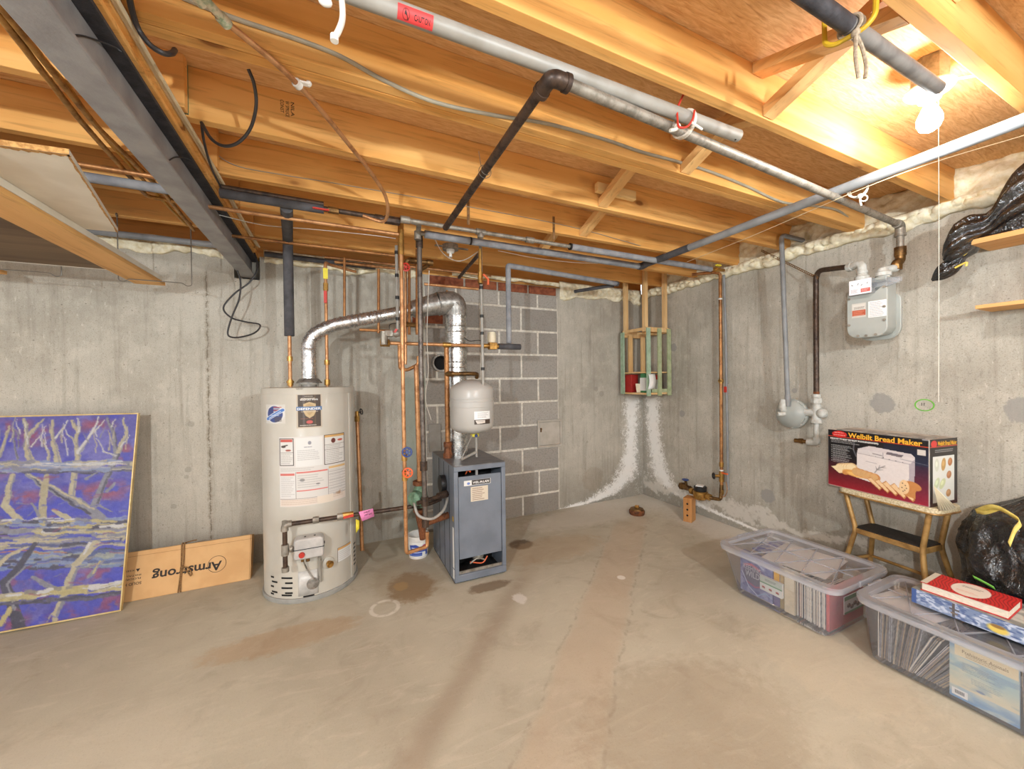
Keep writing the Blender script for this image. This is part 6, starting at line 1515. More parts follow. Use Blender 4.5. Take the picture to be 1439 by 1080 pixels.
# burner cover panel, gas valve, vents
m = MB(); 
for (px, py, w_) in [(383, 810, 8), (386, 817, 13), (383, 823, 8), (386, 831, 13), (383, 837, 8), (403, 812, 19), (406, 819, 13), (403, 826, 19), (406, 833, 13), (403, 839.5, 18)]:
    a_, z_ = ang_of(px, min(py, 842)); z_ = max(z_, .05); da = w_/2/116.0*1.5; n = 6
    vs = [hcyl(a_-da+2*da*i/n, z_+s_*.0052, .0012) for i in range(n+1) for s_ in (-1, 1)]
    m.add(vs, [(2*i, 2*i+1, 2*i+3, 2*i+2) for i in range(n)])
m.build('vent_slots', M['dark_in'], T)
m = MB()
for k in range(6):
    z_ = .095+k*.027; vs = [hcyl(1.12+.14*i/4, z_+s_*.005+.0, .0012) for i in range(5) for s_ in (-1, 1)]; m.add(vs, [(2*i, 2*i+1, 2*i+3, 2*i+2) for i in range(4)])
m.build('vent_slots', M['dark_in'], T)
# gas control valve
av, zv = ang_of(435, 763); cdir = (hcyl(av, 0, 1)-hcyl(av, 0, 0)).normalized(); sdir = Vector((-cdir.y, cdir.x, 0));
if sdir.x < 0: sdir = -sdir
c0 = hcyl(av, zv, 0)
vr = MB(); hw, hh, dp = .078, .060, .078
vr.prism(rrect(-hw, hw, -hh, hh, .014, .026, 5), c0+cdir*.002, sdir, EZ, cdir*dp); gv = vr.build('gas_control_valve', pm('valve_grey', rgb(200, 196, 192), .35, .2), T, bevel=.008, label='silver grey gas control valve')
m = MB(); kc = c0+cdir*(dp+.002)-sdir*.036-EZ*.030; m.cyl(kc, kc+cdir*.012, .0165, .0145, 20); m.build('dial', M['red'], gv, label='red dial')
m = MB(); kc = c0+cdir*(dp*.6)-sdir*.035-EZ*(hh+.0); m.cyl(kc, kc-EZ*.022, .008); kc = kc+sdir*.028; m.cyl(kc, kc-EZ*.025, .010); m.build('fittings', M['bronze'], gv)
m = MB(); m.prism(rrect(-hw-.001, hw+.001, -.002, .002, .001, .001, 2), c0+cdir*.002, sdir, EZ, cdir*(dp+.0015)); 
for sx in (-hw, -.02, .03, hw): m.box(c0+sdir*sx+EZ*(hh*.93 if abs(sx) < hw else .01)+cdir*(dp*.6), (.010, .012, .012))
m.build('seam', M['black'], gv)
m = MB()
for (sx, pts) in ((-.03, [(-.03, -.085), (-.015, -.14), (.01, -.19), (.035, -.225)]), (.03, [(.045, -.06), (.05, -.12), (.05, -.22)]), (.04, [(.058, -.06), (.060, -.13), (.052, -.20)])):
    m.tube(smooth_path([c0+sdir*x_+EZ*y_+cdir*(.045 if k == 0 else .02) for k, (x_, y_) in enumerate(pts)], 6), .0042, 8)
m.build('burner_tubes', M['galv'], gv)
m = MB(); m.tube([c0+sdir*.05+EZ*-.06+cdir*.03, c0+sdir*.052+EZ*-.15+cdir*.018, c0+sdir*.055-EZ*.235+cdir*.014], .0085, 8); m.build('corrugated_tube', M['white_pipe'], gv)
# drain valve in its round escutcheon
ad, zd = ang_of(461, 790); dd = (hcyl(ad, 0, 1)-hcyl(ad, 0, 0)).normalized(); dc = hcyl(ad, zd, 0)
dv = MB().lathe([(0, 0), (.036, 0), (.036, .004), (.028, .01), (0, .01)], dc, dd, 24).build('drain_escutcheon', M['heater'], T)
m = MB(); m.cyl(dc, dc+dd*.03, .016, None, 8); m.cyl(dc+dd*.03, dc+dd*.045, .012); m.ring(dc+dd*.036, dd, .017, .004, 14, 6); m.build('drain_valve', M['brass'], dv, label='brass drain valve')
a0_, z0_ = ang_of(474, 770); a1_, _ = ang_of(493, 767); zb2 = ang_of(475, 790)[1]
art = Art(50, 50, (234, 232, 228)); art.rect(0, 0, 50, 50, (130, 120, 112)); art.rect(1.5, 1.5, 48.5, 48.5, (236, 234, 230)); art.rect(2, 2, 48, 9, (230, 178, 110)); art.words(5, 16, 46, 44, 5, (206, 202, 198), seed=3)
hpanel('small_label', art, a0_, a1_, z0_, zb2, .0012, 'small white label with an orange strip')
m = MB(); a_, z_ = ang_of(434, 833); 
vs = [hcyl(a_-.11+.22*i/4, z_+s_*.018-.012, .0014) for i in range(5) for s_ in (-1, 1)]; m.add(vs, [(2*i, 2*i+1, 2*i+3, 2*i+2) for i in range(4)]); m.build('burner_window', M['dark_in'], T)
ab0, _z = ang_of(419, 800); ab1, _z = ang_of(447, 800); m = MB(); n = 10
vs = [hcyl(ab0+(ab1-ab0)*i/n, z_, .0035) for i in range(n+1) for z_ in (.04, .185)]
m.add(vs, [(2*i, 2*i+2, 2*i+3, 2*i+1) for i in range(n)]); o = m.build('burner_door', pm('burner_door_white', rgb(206, 202, 196), .35, col2=rgb(188, 184, 178), scale=26), T, label='pale burner access door'); sd_ = o.modifiers.new('t', 'SOLIDIFY'); sd_.thickness = .003
av2, zv2 = ang_of(440, 824); dd = (hcyl(av2, 0, 1)-hcyl(av2, 0, 0)).normalized(); MB().lathe([(0, .003), (.034, .003), (.034, .009), (.026, .011), (0, .011)], hcyl(av2, .105, 0), dd, 24).build('sight_window', M['galv'], T, label='round metal sight window')
# draft hood
MB().lathe([(0, .026), (.075, .026), (.076, .032), (.073, .036), (.056, .056), (.050, .058), (0, .058)], Vector((hx, hy, hz)), (0, 0, 1), 28).build('draft_hood', M['galv'], T)
m = MB()
for k in range(3): an = -pi/2+.9*(k-1); m.box((hx+cos(an)*.066, hy+sin(an)*.066, hz+.016), (.012, .004, .03), an+pi/2)
m.cyl((hx, hy, hz), (hx, hy, hz+.018), .048); m.build('hood_legs', M['white_pipe'], T)

# vent of the heater: foil flex riser, rising duct, big elbow, flue of the boiler
ft = Vector((.83, 2.74, 1.86))
T = root('heater_vent', 'bright foil vent duct rising from the water heater to the flue elbow', 'duct', (hx, hy, hz+.06))
b1 = Vector((hx, hy, hz+.058)); b2 = Vector((hx, hy, 1.60)); r_ = .043
P_ = fillet([b1, b2, Vector((-.02, hy-.005, 1.685)), Vector((.30, 2.80, 1.76))], .07, 8)
rs = []; P2 = []
for i in range(len(P_)-1):
    L = (P_[i+1]-P_[i]).length; k = max(1, int(L/.012))
    for j in range(k): P2.append(P_[i]+(P_[i+1]-P_[i])*j/k)
P2.append(P_[-1])
rnd = random.Random(2)
rs = [r_+(.003 if i % 2 else -.001)+rnd.uniform(-.0015, .0015) for i in range(len(P2))]
MB().tube(P2, rs, 24).build('flex_duct', M['foil'], T)
tE = Vector((.56, 2.75, 1.822)); MB().tube([Vector((.28, 2.803, 1.755)), tE], .044, 26).build('rigid_duct', M['duct'], T)
m = MB(); m.tube([Vector((hx, hy, hz+.05)), Vector((hx, hy, hz+.11))], .047, 24); m.build('collar', M['duct'], T)
T = root('boiler_flue', 'shiny metal boiler flue with a segmented elbow and damper band', 'duct', (.83, 2.74, .75))
fx, fyy = .815, 2.74; rf = .078
m = MB(); m.tube([(fx, fyy, .756), (fx, fyy, 1.80)], rf, 30); m.build('riser', M['duct'], T)
m = MB()
for z_ in (1.10, 1.16, 1.40, 1.44, 1.66, 1.70): m.ring((fx, fyy, z_), (0, 0, 1), rf, .004, 30, 6)
m.build('bead', M['duct'], T)
Pe = fillet([Vector((fx, fyy, 1.78)), Vector((fx, fyy, 1.885)), Vector((fx-.13, fyy+.0, 1.862)), ], .12, 5)
m = MB(); m.tube(Pe, [rf+.004]*len(Pe), 30); m.tube([Pe[-1], Vector((.50, 2.76, 1.812))], [rf+.002, rf-.02], 30); m.build('elbow', M['galv'], T, sharp=20)
m = MB(); m.ring(Pe[-1], (1, 0, .17), rf+.003, .005, 30, 6); m.ring(Pe[2], (.6, 0, .8), rf+.004, .004, 30, 6); m.build('elbow_seam', M['galv'], T)
# thimble into the chimney
th = By(618, 510, DY-.012)
T = root('chimney_thimble', 'old round metal thimble opening in the chimney blocks behind the flue', 'thimble', th)
m = MB(); m.lathe([(.052, 0), (.075, 0), (.078, .01), (.075, .05), (.062, .05), (.060, .004), (.052, .004)], th, (0, -1, 0), 28); m.build('collar', M['galv'], T); MB().lathe([(0, .001), (.06, .001), (.06, .006), (0, .006)], th, (0, -1, 0), 24).build('opening', M['dark_in'], T)

# ================================================================== BOILER
bxa, bxb, bya, byb, bzt_ = .675, 1.032, 2.355, 2.95, .752
T = root('boiler', 'blue grey cast iron gas boiler cabinet on the floor before the chimney', 'boiler', ((bxa+bxb)/2, (bya+byb)/2, 0))
m = MB(); w_ = .028
m.bx(bxa, bxb, bya, bya+.02, .012, .012+.045).bx(bxa, bxb, bya, bya+.02, bzt_-.03, bzt_).bx(bxa, bxa+w_, bya, bya+.02, .057, bzt_-.03).bx(bxb-w_, bxb, bya, bya+.02, .057, bzt_-.03)
m.build('front_frame', M['boiler'], T, bevel=.003)
m = MB(); m.bx(bxa, bxa+.004, bya+.02, byb, .012, bzt_); m.bx(bxb-.004, bxb, bya+.02, byb, .012, bzt_); m.bx(bxa, bxb, byb-.004, byb, .012, bzt_)
m.build('side_panels', M['boiler'], T, bevel=.001)
m = MB()
for yy in (2.47, 2.60, 2.74): m.cut(); m.bx(bxa-.0015, bxa+.0005, yy, yy+.004, .015, bzt_-.005)
m.build('panel_seam', M['dark_in'], T)
MB().bx(bxa, bxb, bya+.0, byb, bzt_, bzt_+.004).build('top_panel', M['boiler_top'], T, label='dull metal top sheet')
dr = MB().bx(bxa+w_+.003, bxb-w_-.003, bya+.006, bya+.016, .155, .685).build('door', M['boiler'], T, bevel=.002)
MB().bx(bxa+.006, bxb-.006, bya+.25, byb-.006, .0, bzt_-.004).build('boiler_section', M['dark_in'], T)
m = MB(); m.bx(bxa+.004, bxb-.004, bya+.02, byb, .0, .012); m.build('base', M['dark_in'], T)
m = MB(); m.bx(bxa+w_, bxb-w_, bya+.012, bya+.02, .058, .075); m.tube(smooth_path([(bxa+.12, bya+.06, .09), (bxa+.17, bya+.05, .12), (bxa+.22, bya+.05, .10)], 5), .006, 8); m.build('burner_rail', M['galv_pipe'], T)
m = MB(); m.ball((bxa+.19, bya+.10, .11), (.04, .03, .025)); m.build('gas_valve', M['galv_pipe'], T)
m = MB(); m.tube(smooth_path([(bxa+.10, bya+.07, .685), (bxa+.11, bya+.05, .715), (bxa+.125, bya+.05, .70), (bxa+.13, bya+.06, .72)], 5), .004, 6); m.tube(smooth_path([(bxa+.12, bya+.06, .10), (bxa+.20, bya+.045, .085), (bxa+.24, bya+.05, .12)], 5), .004, 6); m.build('wiring', M['orange'], T, label='orange wiring')
m = MB(); m.bx(bxa+.15, bxa+.165, bya+.012, bya+.02, .685, .722); m.build('bracket', M['pvc'], T)
art = Art(90, 22, (222, 218, 212)); art.rect(26, 1, 88, 20, (52, 42, 38)); art.ell(15, 12, 5, 5, (110, 130, 190), .3)
pA_ = By(652, 683, bya+.0045); pB_ = By(689, 679, bya+.0045)
pf = flat((pA_.x, bya+.0045, .657), (.185, 0, 0), (0, 0, -.034))
art_panel('nameplate', art, pf, dr, label='white and black nameplate')
m = MB(); text_fit(m, 'WEIL-McLAIN', lambda x, y: pf(x/90, 1-y/22)-Vector((0, .0006, 0)), 29, 6, 55, 10, .02); m.build('nameplate_lettering', M['ink_white'], dr)
art = Art(60, 50, (206, 192, 172)); art.words(6, 6, 54, 46, 5, (120, 96, 84), seed=4)
art_panel('notice_sticker', art, flat((pA_.x+.045, bya+.0045, .612), (.12, 0, 0), (0, 0, -.095)), dr, label='tan notice sticker')
m = MB(); m.bx(bxa-.0012, bxa-.0002, 2.372, 2.40, .10, .36); m.bx(bxa-.0012, bxa-.0002, 2.372, 2.40, .03, .09); m.build('side_stickers', M['paper'], T, label='white stickers on the left side')
m = MB(); m.bx(bxa-.0012, bxa-.0002, 2.375, 2.40, .40, .43); m.build('caution_sticker', M['yellow_hook'], T)
m = MB(); gc_ = Vector((bxa-.001, 2.58, .60)); m.cyl(gc_, gc_+Vector((-.035, 0, 0)), .058, None, 24); m.build('gauge', M['black'], T, label='black round gauge')

# ---- expansion tank
tx, ty = .885, 2.55
t_px = By(663, 570, ty); tx = t_px.x
T = root('expansion_tank', 'pale grey expansion tank hanging upright above the boiler', 'tank', (tx, ty, .93))
zt_, zb_ = By(663, 533, ty).z, By(663, 609, ty).z
Rk = .152; H_ = zt_-zb_
MB().lathe([(0, 0), (.05, .004), (.11, .018), (.144, .042), (Rk, .065), (Rk, H_*.50), (Rk+.003, H_*.505), (Rk+.003, H_*.60), (Rk, H_*.605), (Rk, H_*.64), (Rk+.002, H_*.645), (Rk+.002, H_*.66), (Rk, H_*.665), (Rk, H_-.075), (.142, H_-.05), (.10, H_-.02), (.04, H_-.003), (0, H_)], Vector((tx, ty, zb_)), (0, 0, 1), 56).build('shell', M['tank'], T)
def tcyl(an, z, off): return Vector((tx+cos(an)*(Rk+off), ty+sin(an)*(Rk+off), z))
art = Art(64, 54, (236, 234, 230)); art.words(12, 6, 54, 30, 4, (150, 146, 150), seed=3); art.rect(0, 34, 64, 54, (70, 56, 46)); art.poly([(4, 37), (40, 36), (40, 48), (10, 51)], (216, 206, 196)); art.words(10, 42, 36, 46, 4, (120, 110, 104), seed=2)
av_ = atan2(-ty, -tx)
zA = By(680, 575, ty).z; zB = By(680, 592, ty).z
art_panel('tank_label', art, lambda u, v: tcyl(av_+.10+.80*u, zA+(zB-zA)*v, .0026), T, label='white and brown tank label')
m = MB(); m.cyl((tx+.02, ty, zb_+.004), (tx+.02, ty, zb_-.02), .03); m.build('yellow_ring', M['yellow'], T, label='yellow tag under the tank'); MB().ball((tx+.02, ty-.028, zb_-.012), .012).build('valve_cap', M['blue'], T)
m = MB(); m.tube([(tx+.03, ty, zb_), (tx+.03, ty, .765)], .009, 10); m.tube([(tx+.0, ty-.01, zb_), (tx-.10, ty-.06, .77)], .004, 8); m.tube([(tx+.03, ty, .80), (tx-.10, ty-.05, .768)], .010, 10); m.build('support_pipe', M['white_pipe'], T)
# ================================================================== PIPEWORK ROUND THE HEATER AND BOILER
def seg(T, name, pts, r, mt, rad=.02, label=None, sg=14):
    return pipe(name, pts, r, M[mt], label, rad=rad, parent=T, seg=sg)
def wheel(T, c, ax, R, mt, label=None):
    m = MB(); c = V(c); ax = V(ax).normalized(); u = ax.cross(V((0, 0, 1))).normalized(); w_ = ax.cross(u)
    m.ring(c, ax, R, R*.2, 20, 7); m.cyl(c-ax*.012, c+ax*.006, R*.3, None, 10)
    for k in range(3):
        d_ = u*cos(k*pi/3)+w_*sin(k*pi/3); m.tube([c-d_*R, c+d_*R], R*.13, 6)
    return m.build('hand_wheel', M[mt], T, label=label)

# heater cold side: dark insulated main, branch and drop
zM = 2.195
k0, k1 = Fz(318, 272, zM), Fz(455, 295, zM); yM2 = (k0.y+k1.y)/2
T = root('insulated_main', 'dark foam insulated water main crossing under the joists right of the beam', 'pipe', (k0.x, yM2, zM))
xe = Fz(553, 312, zM).x
seg(T, 'insulation', [(bx1+.03, yM2, zM), (k1.x, yM2, zM)], .021, 'insul_dark', 0)
seg(T, 'bare_pipe', [(bx1+.03, yM2, zM+.03), (k1.x, yM2-.0, zM+.028)], .012, 'iron', 0, 'rusty bare pipe on top')
seg(T, 'bare_end', [(k1.x-.01, yM2, zM+.005), (xe, yM2, zM+.004)], .013, 'iron', 0)
m = MB(); m.cyl((xe-.05, yM2, zM), (xe+.03, yM2, zM), .024, None, 8); m.cyl((xe-.10, yM2, zM), (xe-.06, yM2, zM), .02); m.build('union', M['iron'], T)
m = MB(); q = Vector((k1.x+.02, yM2-.01, zM)); m.cyl(q, q+Vector((.05, 0, 0)), .018, None, 8); m.build('valve', M['bronze'], T)
m = MB(); m.para(q+Vector((-.07, -.02, -.012)), (.075, 0, 0), (0, .012, 0), (0, 0, .006)); m.build('valve_lever', M['red'], T)
T = root('insulated_drop', 'dark foam insulated cold water drop to the left top of the heater', 'pipe', (hx-.1, hy, hz))
w0 = Fz(401, 288, zM-.02); w1 = By(409, 345, 2.835); w2 = By(410, 472, 2.835); w3 = By(408, 541, 2.835); xw_ = w3.x
seg(T, 'insulation', [(w0.x, yM2+.02, zM-.01), (xw_, 2.835, w1.z+.03), (xw_, 2.835, w2.z)], .029, 'insul_dark', .06)
seg(T, 'copper_tube', [(xw_, 2.835, w2.z+.02), (xw_, 2.835, hz)], .0115, 'copper', 0)
m = MB(); z_ = By(408, 505, 2.835).z; m.cyl((xw_, 2.835, z_-.01), (xw_, 2.835, z_+.02), .017); m.cut(); m.cyl((xw_, 2.835, hz+.012), (xw_, 2.835, hz+.05), .018, None, 10); m.cyl((xw_, 2.835, hz+.03), (xw_, 2.835, hz+.042), .022); m.build('coupling', M['brass'], T)
T = root('hot_water_pipe', 'copper hot water riser with yellow tag and red lever over the heater', 'pipe', (hx+.1, hy, hz))
xh = By(460, 541, 2.835).x; zh = By(459, 366, 2.835).z
seg(T, 'copper_tube', [(xh, 2.835, hz), (xh, 2.835, min(zh, 2.1)), (xh+.02, 2.98, min(zh, 2.1)+.03), (xh+.2, 3.1, min(zh, 2.1)+.03)], .0105, 'copper', .03)
m = MB(); z_ = By(461, 510, 2.835).z; m.cyl((xh, 2.835, z_-.012), (xh, 2.835, z_+.02), .017); m.cut(); m.cyl((xh, 2.835, hz+.012), (xh, 2.835, hz+.05), .018, None, 10); z_ = By(459, 402, 2.835).z; m.cut(); m.cyl((xh, 2.835, z_-.03), (xh, 2.835, z_+.02), .0155, None, 8); m.build('coupling', M['brass'], T)
za_, zb__ = By(459, 376, 2.8).z, By(459, 391, 2.8).z; m = MB(); m.bx(xh-.014, xh+.014, 2.812, 2.814, zb__, za_); m.build('tag', M['yellow'], T, label='yellow tag')
za_, zb__ = By(458, 408, 2.8).z, By(458, 425, 2.8).z; m = MB(); m.bx(xh-.012, xh+.006, 2.808, 2.818, zb__, za_); m.build('valve_lever', M['red'], T, label='red valve lever')

# gas line from the boiler to the heater
yG = 2.475
T = root('gas_branch', 'dark iron gas pipe from the boiler across the heater front to its valve', 'pipe', By(398, 735, yG))
gA, gB, gC = By(400, 737, yG), By(603, 708, yG), By(403, 772, yG)
seg(T, 'run', [gA, gB, gB+Vector((.09, .06, .002))], .0125, 'iron', .02)
gE = Vector((gC.x, yG, gC.z)); gF = Vector((gA.x, yG, By(403, 800, yG).z))
seg(T, 'drip_leg', [gA, gF], .0125, 'iron', 0)
m = MB(); m.tube(fillet([gA+Vector((.035, 0, .002)), gA, gA-Vector((0, 0, .035))], .02), .019, 14); m.cyl(gA+Vector((0, 0, -.0)), gA+Vector((0, 0, .022)), .014)
for px in (444, 478): m.cut(); q = gA+(gB-gA)*((By(px, 731, yG).x-gA.x)/(gB.x-gA.x)); m.cyl(q-Vector((.016, 0, -.002)), q+Vector((.016, 0, .002)), .021, None, 8)
m.cut(); m.cyl(gF-Vector((0, 0, .01)), gF+Vector((0, 0, .015)), .019); m.cut(); m.cyl((gA.x, yG, gE.z+.03), (gA.x, yG, gE.z-.03), .0185)
m.cyl((gA.x, yG, gE.z), c0+cdir*.03-sdir*.06-EZ*.02, .011); m.cyl((gA.x+.02, yG+.004, gE.z), (gA.x+.035, yG+.006, gE.z), .0165)
m.build('fitting', M['galv_pipe'], T)
q = By(489, 724, yG); m = MB(); m.cyl(q-Vector((.03, 0, -.004)), q+Vector((.03, 0, .004)), .018, None, 8); m.build('cock_body', M['brass'], T)
m = MB(); m.para(q+Vector((-.025, -.022, -.01)), (.055, 0, .006), (0, .008, 0), (0, 0, .014)); m.build('lever', M['red'], T, label='red lever')
def paper_tag(name, corners, mt, label, T):
    m = MB(); vs = [V(c) for c in corners]; m.add(vs, [(0, 1, 2, 3)]); o = m.build(name, M[mt], T); s_ = o.modifiers.new('t', 'SOLIDIFY'); s_.thickness = .0012; return o
T = root('paper_tag', 'pink paper tag tied to the gas pipe right of the heater', 'tag', By(515, 722, yG))
paper_tag('sheet', [By(504, 719, yG-.03), By(524, 714, yG-.025), By(526, 725, yG-.02), By(509, 732, yG-.03)], 'pink', None, T)
m = MB(); tfq = lambda x, y: By(509+x, 722-y-x*.25, yG-.0315); text_fit(m, 'SHUT', tfq, 2, 0, 9, 2.4, 0); text_fit(m, 'OFF GAS', tfq, 3, -3.6, 11, 2.2, 0); m.build('handwriting', M['ink'], T)
tag(paper_tag('paper_tag', [By(500, 729, yG-.008), By(505, 731, yG-.008), By(505, 742, yG-.01), By(500, 749, yG-.01)], 'yellow', None, None), 'yellow paper tag hanging behind the pink one by the heater', 'tag')

# leaning capped copper pipe
T = root('standing_copper_pipe', 'copper pipe with a brass valve on top standing behind the heater', 'pipe', Fz(509, 775, .03))
s1, s0 = By(502, 592, 3.0), By(509, 773, 2.92)
MB().tube([s0, s1], .0135, 14).build('tube', M['copper'], T)
m = MB(); m.cyl(s1, s1+Vector((0, 0, .04)), .018, None, 8); m.cyl(s1+Vector((0, 0, .045)), s1+Vector((0, .04, .06)), .014); m.cyl(s1+Vector((0, 0, .04)), s1+Vector((0, 0, .075)), .013); m.build('valve', M['brass'], T)
m = MB(); m.ring(s1+Vector((.03, .02, .07)), (1, .4, .2), .02, .004, 16, 6); m.cyl(s1+Vector((0, .01, .06)), s1+Vector((.03, .02, .07)), .005); m.build('hand_wheel', M['black'], T)

# galvanised main (left to right) with tees, and its insulated continuation
zA = 2.20
A0, A1, A2, A3 = Fz(566, 313, zA), Fz(676, 325, zA), Fz(806, 343, zA), Fz(975, 377, zA)
yA = (A0.y+A2.y)/2
T = root('galvanised_main', 'galvanised water pipe under the joists passing into grey foam at the right', 'pipe', (A1.x, yA, zA))
seg(T, 'bare_pipe', [(A0.x, yA, zA), (A2.x+.02, yA, zA)], .0125, 'galv_pipe', 0)
m = MB()
for x in (A1.x, Fz(750, 333, zA).x): m.cyl((x-.028, yA, zA), (x+.028, yA, zA), .0185); 
m.cyl((A1.x, yA, zA), (A1.x, yA, zA-.035), .0185); m.cyl((A0.x-.02, yA, zA), (A0.x+.03, yA, zA), .02); m.build('tee', M['galv_pipe'], T)
xe_ = A3.x+.25
seg(T, 'insulation', [(A2.x, yA, zA), (2.83, yA, zA)], .021, 'insul', 0, 'light grey foam sleeve')
m = MB(); m.cyl((A2.x+.0, yA, zA), (A2.x+.012, yA, zA), .0225); m.build('tape', M['black'], T)
m = MB(); m.cyl((2.82, yA, zA), (2.99, yA+.0, zA+.01), .0125); m.cyl((2.88, yA, zA+.004), (2.93, yA, zA+.006), .019, None, 8); m.build('end_valve', M['brass'], T)
m = MB(); m.para((2.87, yA-.03, zA+.028), (.05, 0, 0), (0, .02, 0), (0, 0, .012)); m.build('yellow_handle', M['yellow'], T)
# second main: insulated
B0, B1 = Fz(596, 330, zA), Fz(905, 374, zA); yB = (B0.y+B1.y)/2
T = root('insulated_pipe', 'grey foam insulated pipe hung under the joists to the right wall pipe', 'pipe', (B0.x, yB, zA))
seg(T, 'insulation', [(B0.x, yB, zA), (pA0.x-.02, yB, zA)], .0235, 'insul', 0)
m = MB(); xt = Fz(660, 338, zA).x; m.cyl((xt, yB, zA), (xt+.012, yB, zA), .0248); m.build('tape_band', M['black'], T)
e_ = MB(); e_.tube(fillet([(pA0.x-.03, yB, zA), (pA0.x, yB, zA), (pA0.x, yB-.05, zg2+.0)], .03), .027, 16); e_.build('dark_elbow', M['insul_dark'], T)
h_ = Fz(590, 322, zA); 
m = MB(); m.tube(fillet([(A0.x+.03, yA+.0, zA), (h_.x-.02, yA+.02, zA-.0), (h_.x, yB-.01, zA), (B0.x+.03, yB, zA)], .03), .0145, 14); m.cyl((h_.x, yB, zA+.01), (h_.x, yB, zA-.04), .021); m.build('fittings', M['galv_pipe'], T)
# third: insulated line with its drop
yC = 2.62
c_t, c_b = By(714, 373, yC), By(715, 482, yC); cR = Fz(890, 391, c_t.z)
T = root('insulated_return', 'grey foam insulated return line with a drop beside the chimney blocks', 'pipe', c_b)
seg(T, 'insulation', [(c_t.x, yC, c_b.z+.0), (c_t.x, yC, c_t.z), (cR.x, yC+.12, c_t.z-.0)], .0205, 'insul', .015)
m = MB(); m.tube([(cR.x-.03, yC+.12, c_t.z), (cR.x+.0, yC+.12, c_t.z)], .0225, 14); m.tube([(cR.x-.03, yC+.14, c_t.z-.01), (cR.x-.22, 3.1, c_t.z-.01)], .0165, 12); m.build('elbow_end', M['insul_dark'], T)
# horizontal copper line with zone valve
zH = By(620, 484, yC).z
h0, h1, h2, h3 = By(541, 483, yC), By(686, 487, yC), By(700, 488, yC), By(731, 486, yC)
T = root('zone_line', 'horizontal copper heating line with a beige zone valve and grey foam end', 'pipe', (h1.x, yC, zH))
seg(T, 'copper_tube', [(h0.x, yC, zH), (h1.x, yC, zH)], .012, 'copper', 0)
m = MB(); m.box((By(692, 486, yC).x, yC, zH), (.06, .045, .05)); m.cyl((By(680, 487, yC).x-.012, yC, zH), (h2.x+.01, yC, zH), .0165); m.cut(); m.cyl((h0.x-.03, yC, zH), (h0.x+.03, yC, zH), .024, None, 8); m.cut()
q = By(628, 486, yC).x; m.cyl((q-.03, yC, zH), (q+.03, yC, zH), .017); m.build('fitting', M['brass'], T, bevel=.003)
z1_ = By(691, 466, yC).z; m = MB(); m.lathe([(0, 0), (.03, 0), (.033, .03), (.03, .07), (.026, .078), (0, .08)], (By(691, 480, yC).x, yC, zH+.025), (0, 0, 1), 10); m.build('valve_head', M['cream'], T, label='beige zone valve head')
m = MB(); m.tube([(h2.x, yC, zH), (h3.x, yC, zH)], .022, 16); m.build('foam_end', M['insul_dark'], T)
m = MB(); m.tube(smooth_path([By(680, 480, yC), By(672, 478, yC-.01), By(660, 479, yC-.01), By(652, 474, yC)], 5), .003, 6); m.build('wire', M['black'], T)
# thick copper riser out of the boiler top
yR = 2.66; xR = By(627, 630, yR).x
T = root('boiler_supply_pipe', 'thick tarnished copper supply riser in a rusty bushing on the boiler', 'pipe', (xR+.02, yR, .756))
seg(T, 'copper_tube', [(xR+.012, yR, .76), (xR+.012, yR, zH+.0)], .0175, 'copper_old', 0)
m = MB(); m.lathe([(0, 0), (.034, 0), (.034, .03), (.028, .04), (.026, .075), (.03, .08), (.03, .11), (.02, .115), (0, .115)], (xR+.012, yR, .7565), (0, 0, 1), 8); m.build('bushing', M['rust'], T, label='rusty bushing')
z_ = By(640, 525, 2.6).z; m = MB(); m.tube(fillet([(xR+.03, yR-.05, z_), (xR+.17, yR-.06, z_), (xR+.235, yR-.02, z_), (xR+.235, yR+.0, z_-.03)], .03), .0145, 12); m.cyl((xR+.012, yR, z_), (xR+.04, yR-.05, z_), .02); m.build('side_tapping', M['bronze'], T, label='brown side tapping across the flue')

# copper drain riser with two hand wheels
yD = 2.33
d0, d1, d2, d3 = By(563, 309, yD), By(567, 660, yD), By(571, 777, yD), By(603, 772, yD)
T = root('drain_riser', 'full height copper riser with blue and orange hand wheels, hooked over a bucket', 'pipe', d2)
seg(T, 'copper_tube', [(d0.x, yD, 2.19), (d0.x, yD, 1.2), (d2.x, yD, d2.z), (d3.x, yD+.05, d3.z), (d3.x, yD+.05, d3.z+.09)], .0115, 'copper', .02)
m = MB()
for py in (320, 640, 668): z_ = By(565, py, yD).z; xq = d0.x+(d2.x-d0.x)*max(0, (1.2-z_))/(1.2-d2.z); m.cyl((xq, yD, z_-.03), (xq, yD, z_+.03), .017, None, 8)
m.cyl((d0.x, yD, 2.05), (d0.x, yD, 2.2), .018); m.build('valve_body', M['brass'], T)
for py, mt, lab, px in ((635, 'blue', 'blue hand wheel', 571), (664, 'orange', 'orange hand wheel', 572)):
    c_ = By(px+1, py, yD-.045); wheel(T, c_, (-.3, -1, .1), .026, mt, lab)
    MB().cyl(c_, c_+Vector((-.006, .045, 0)), .007).build('stem', M['brass'], T)
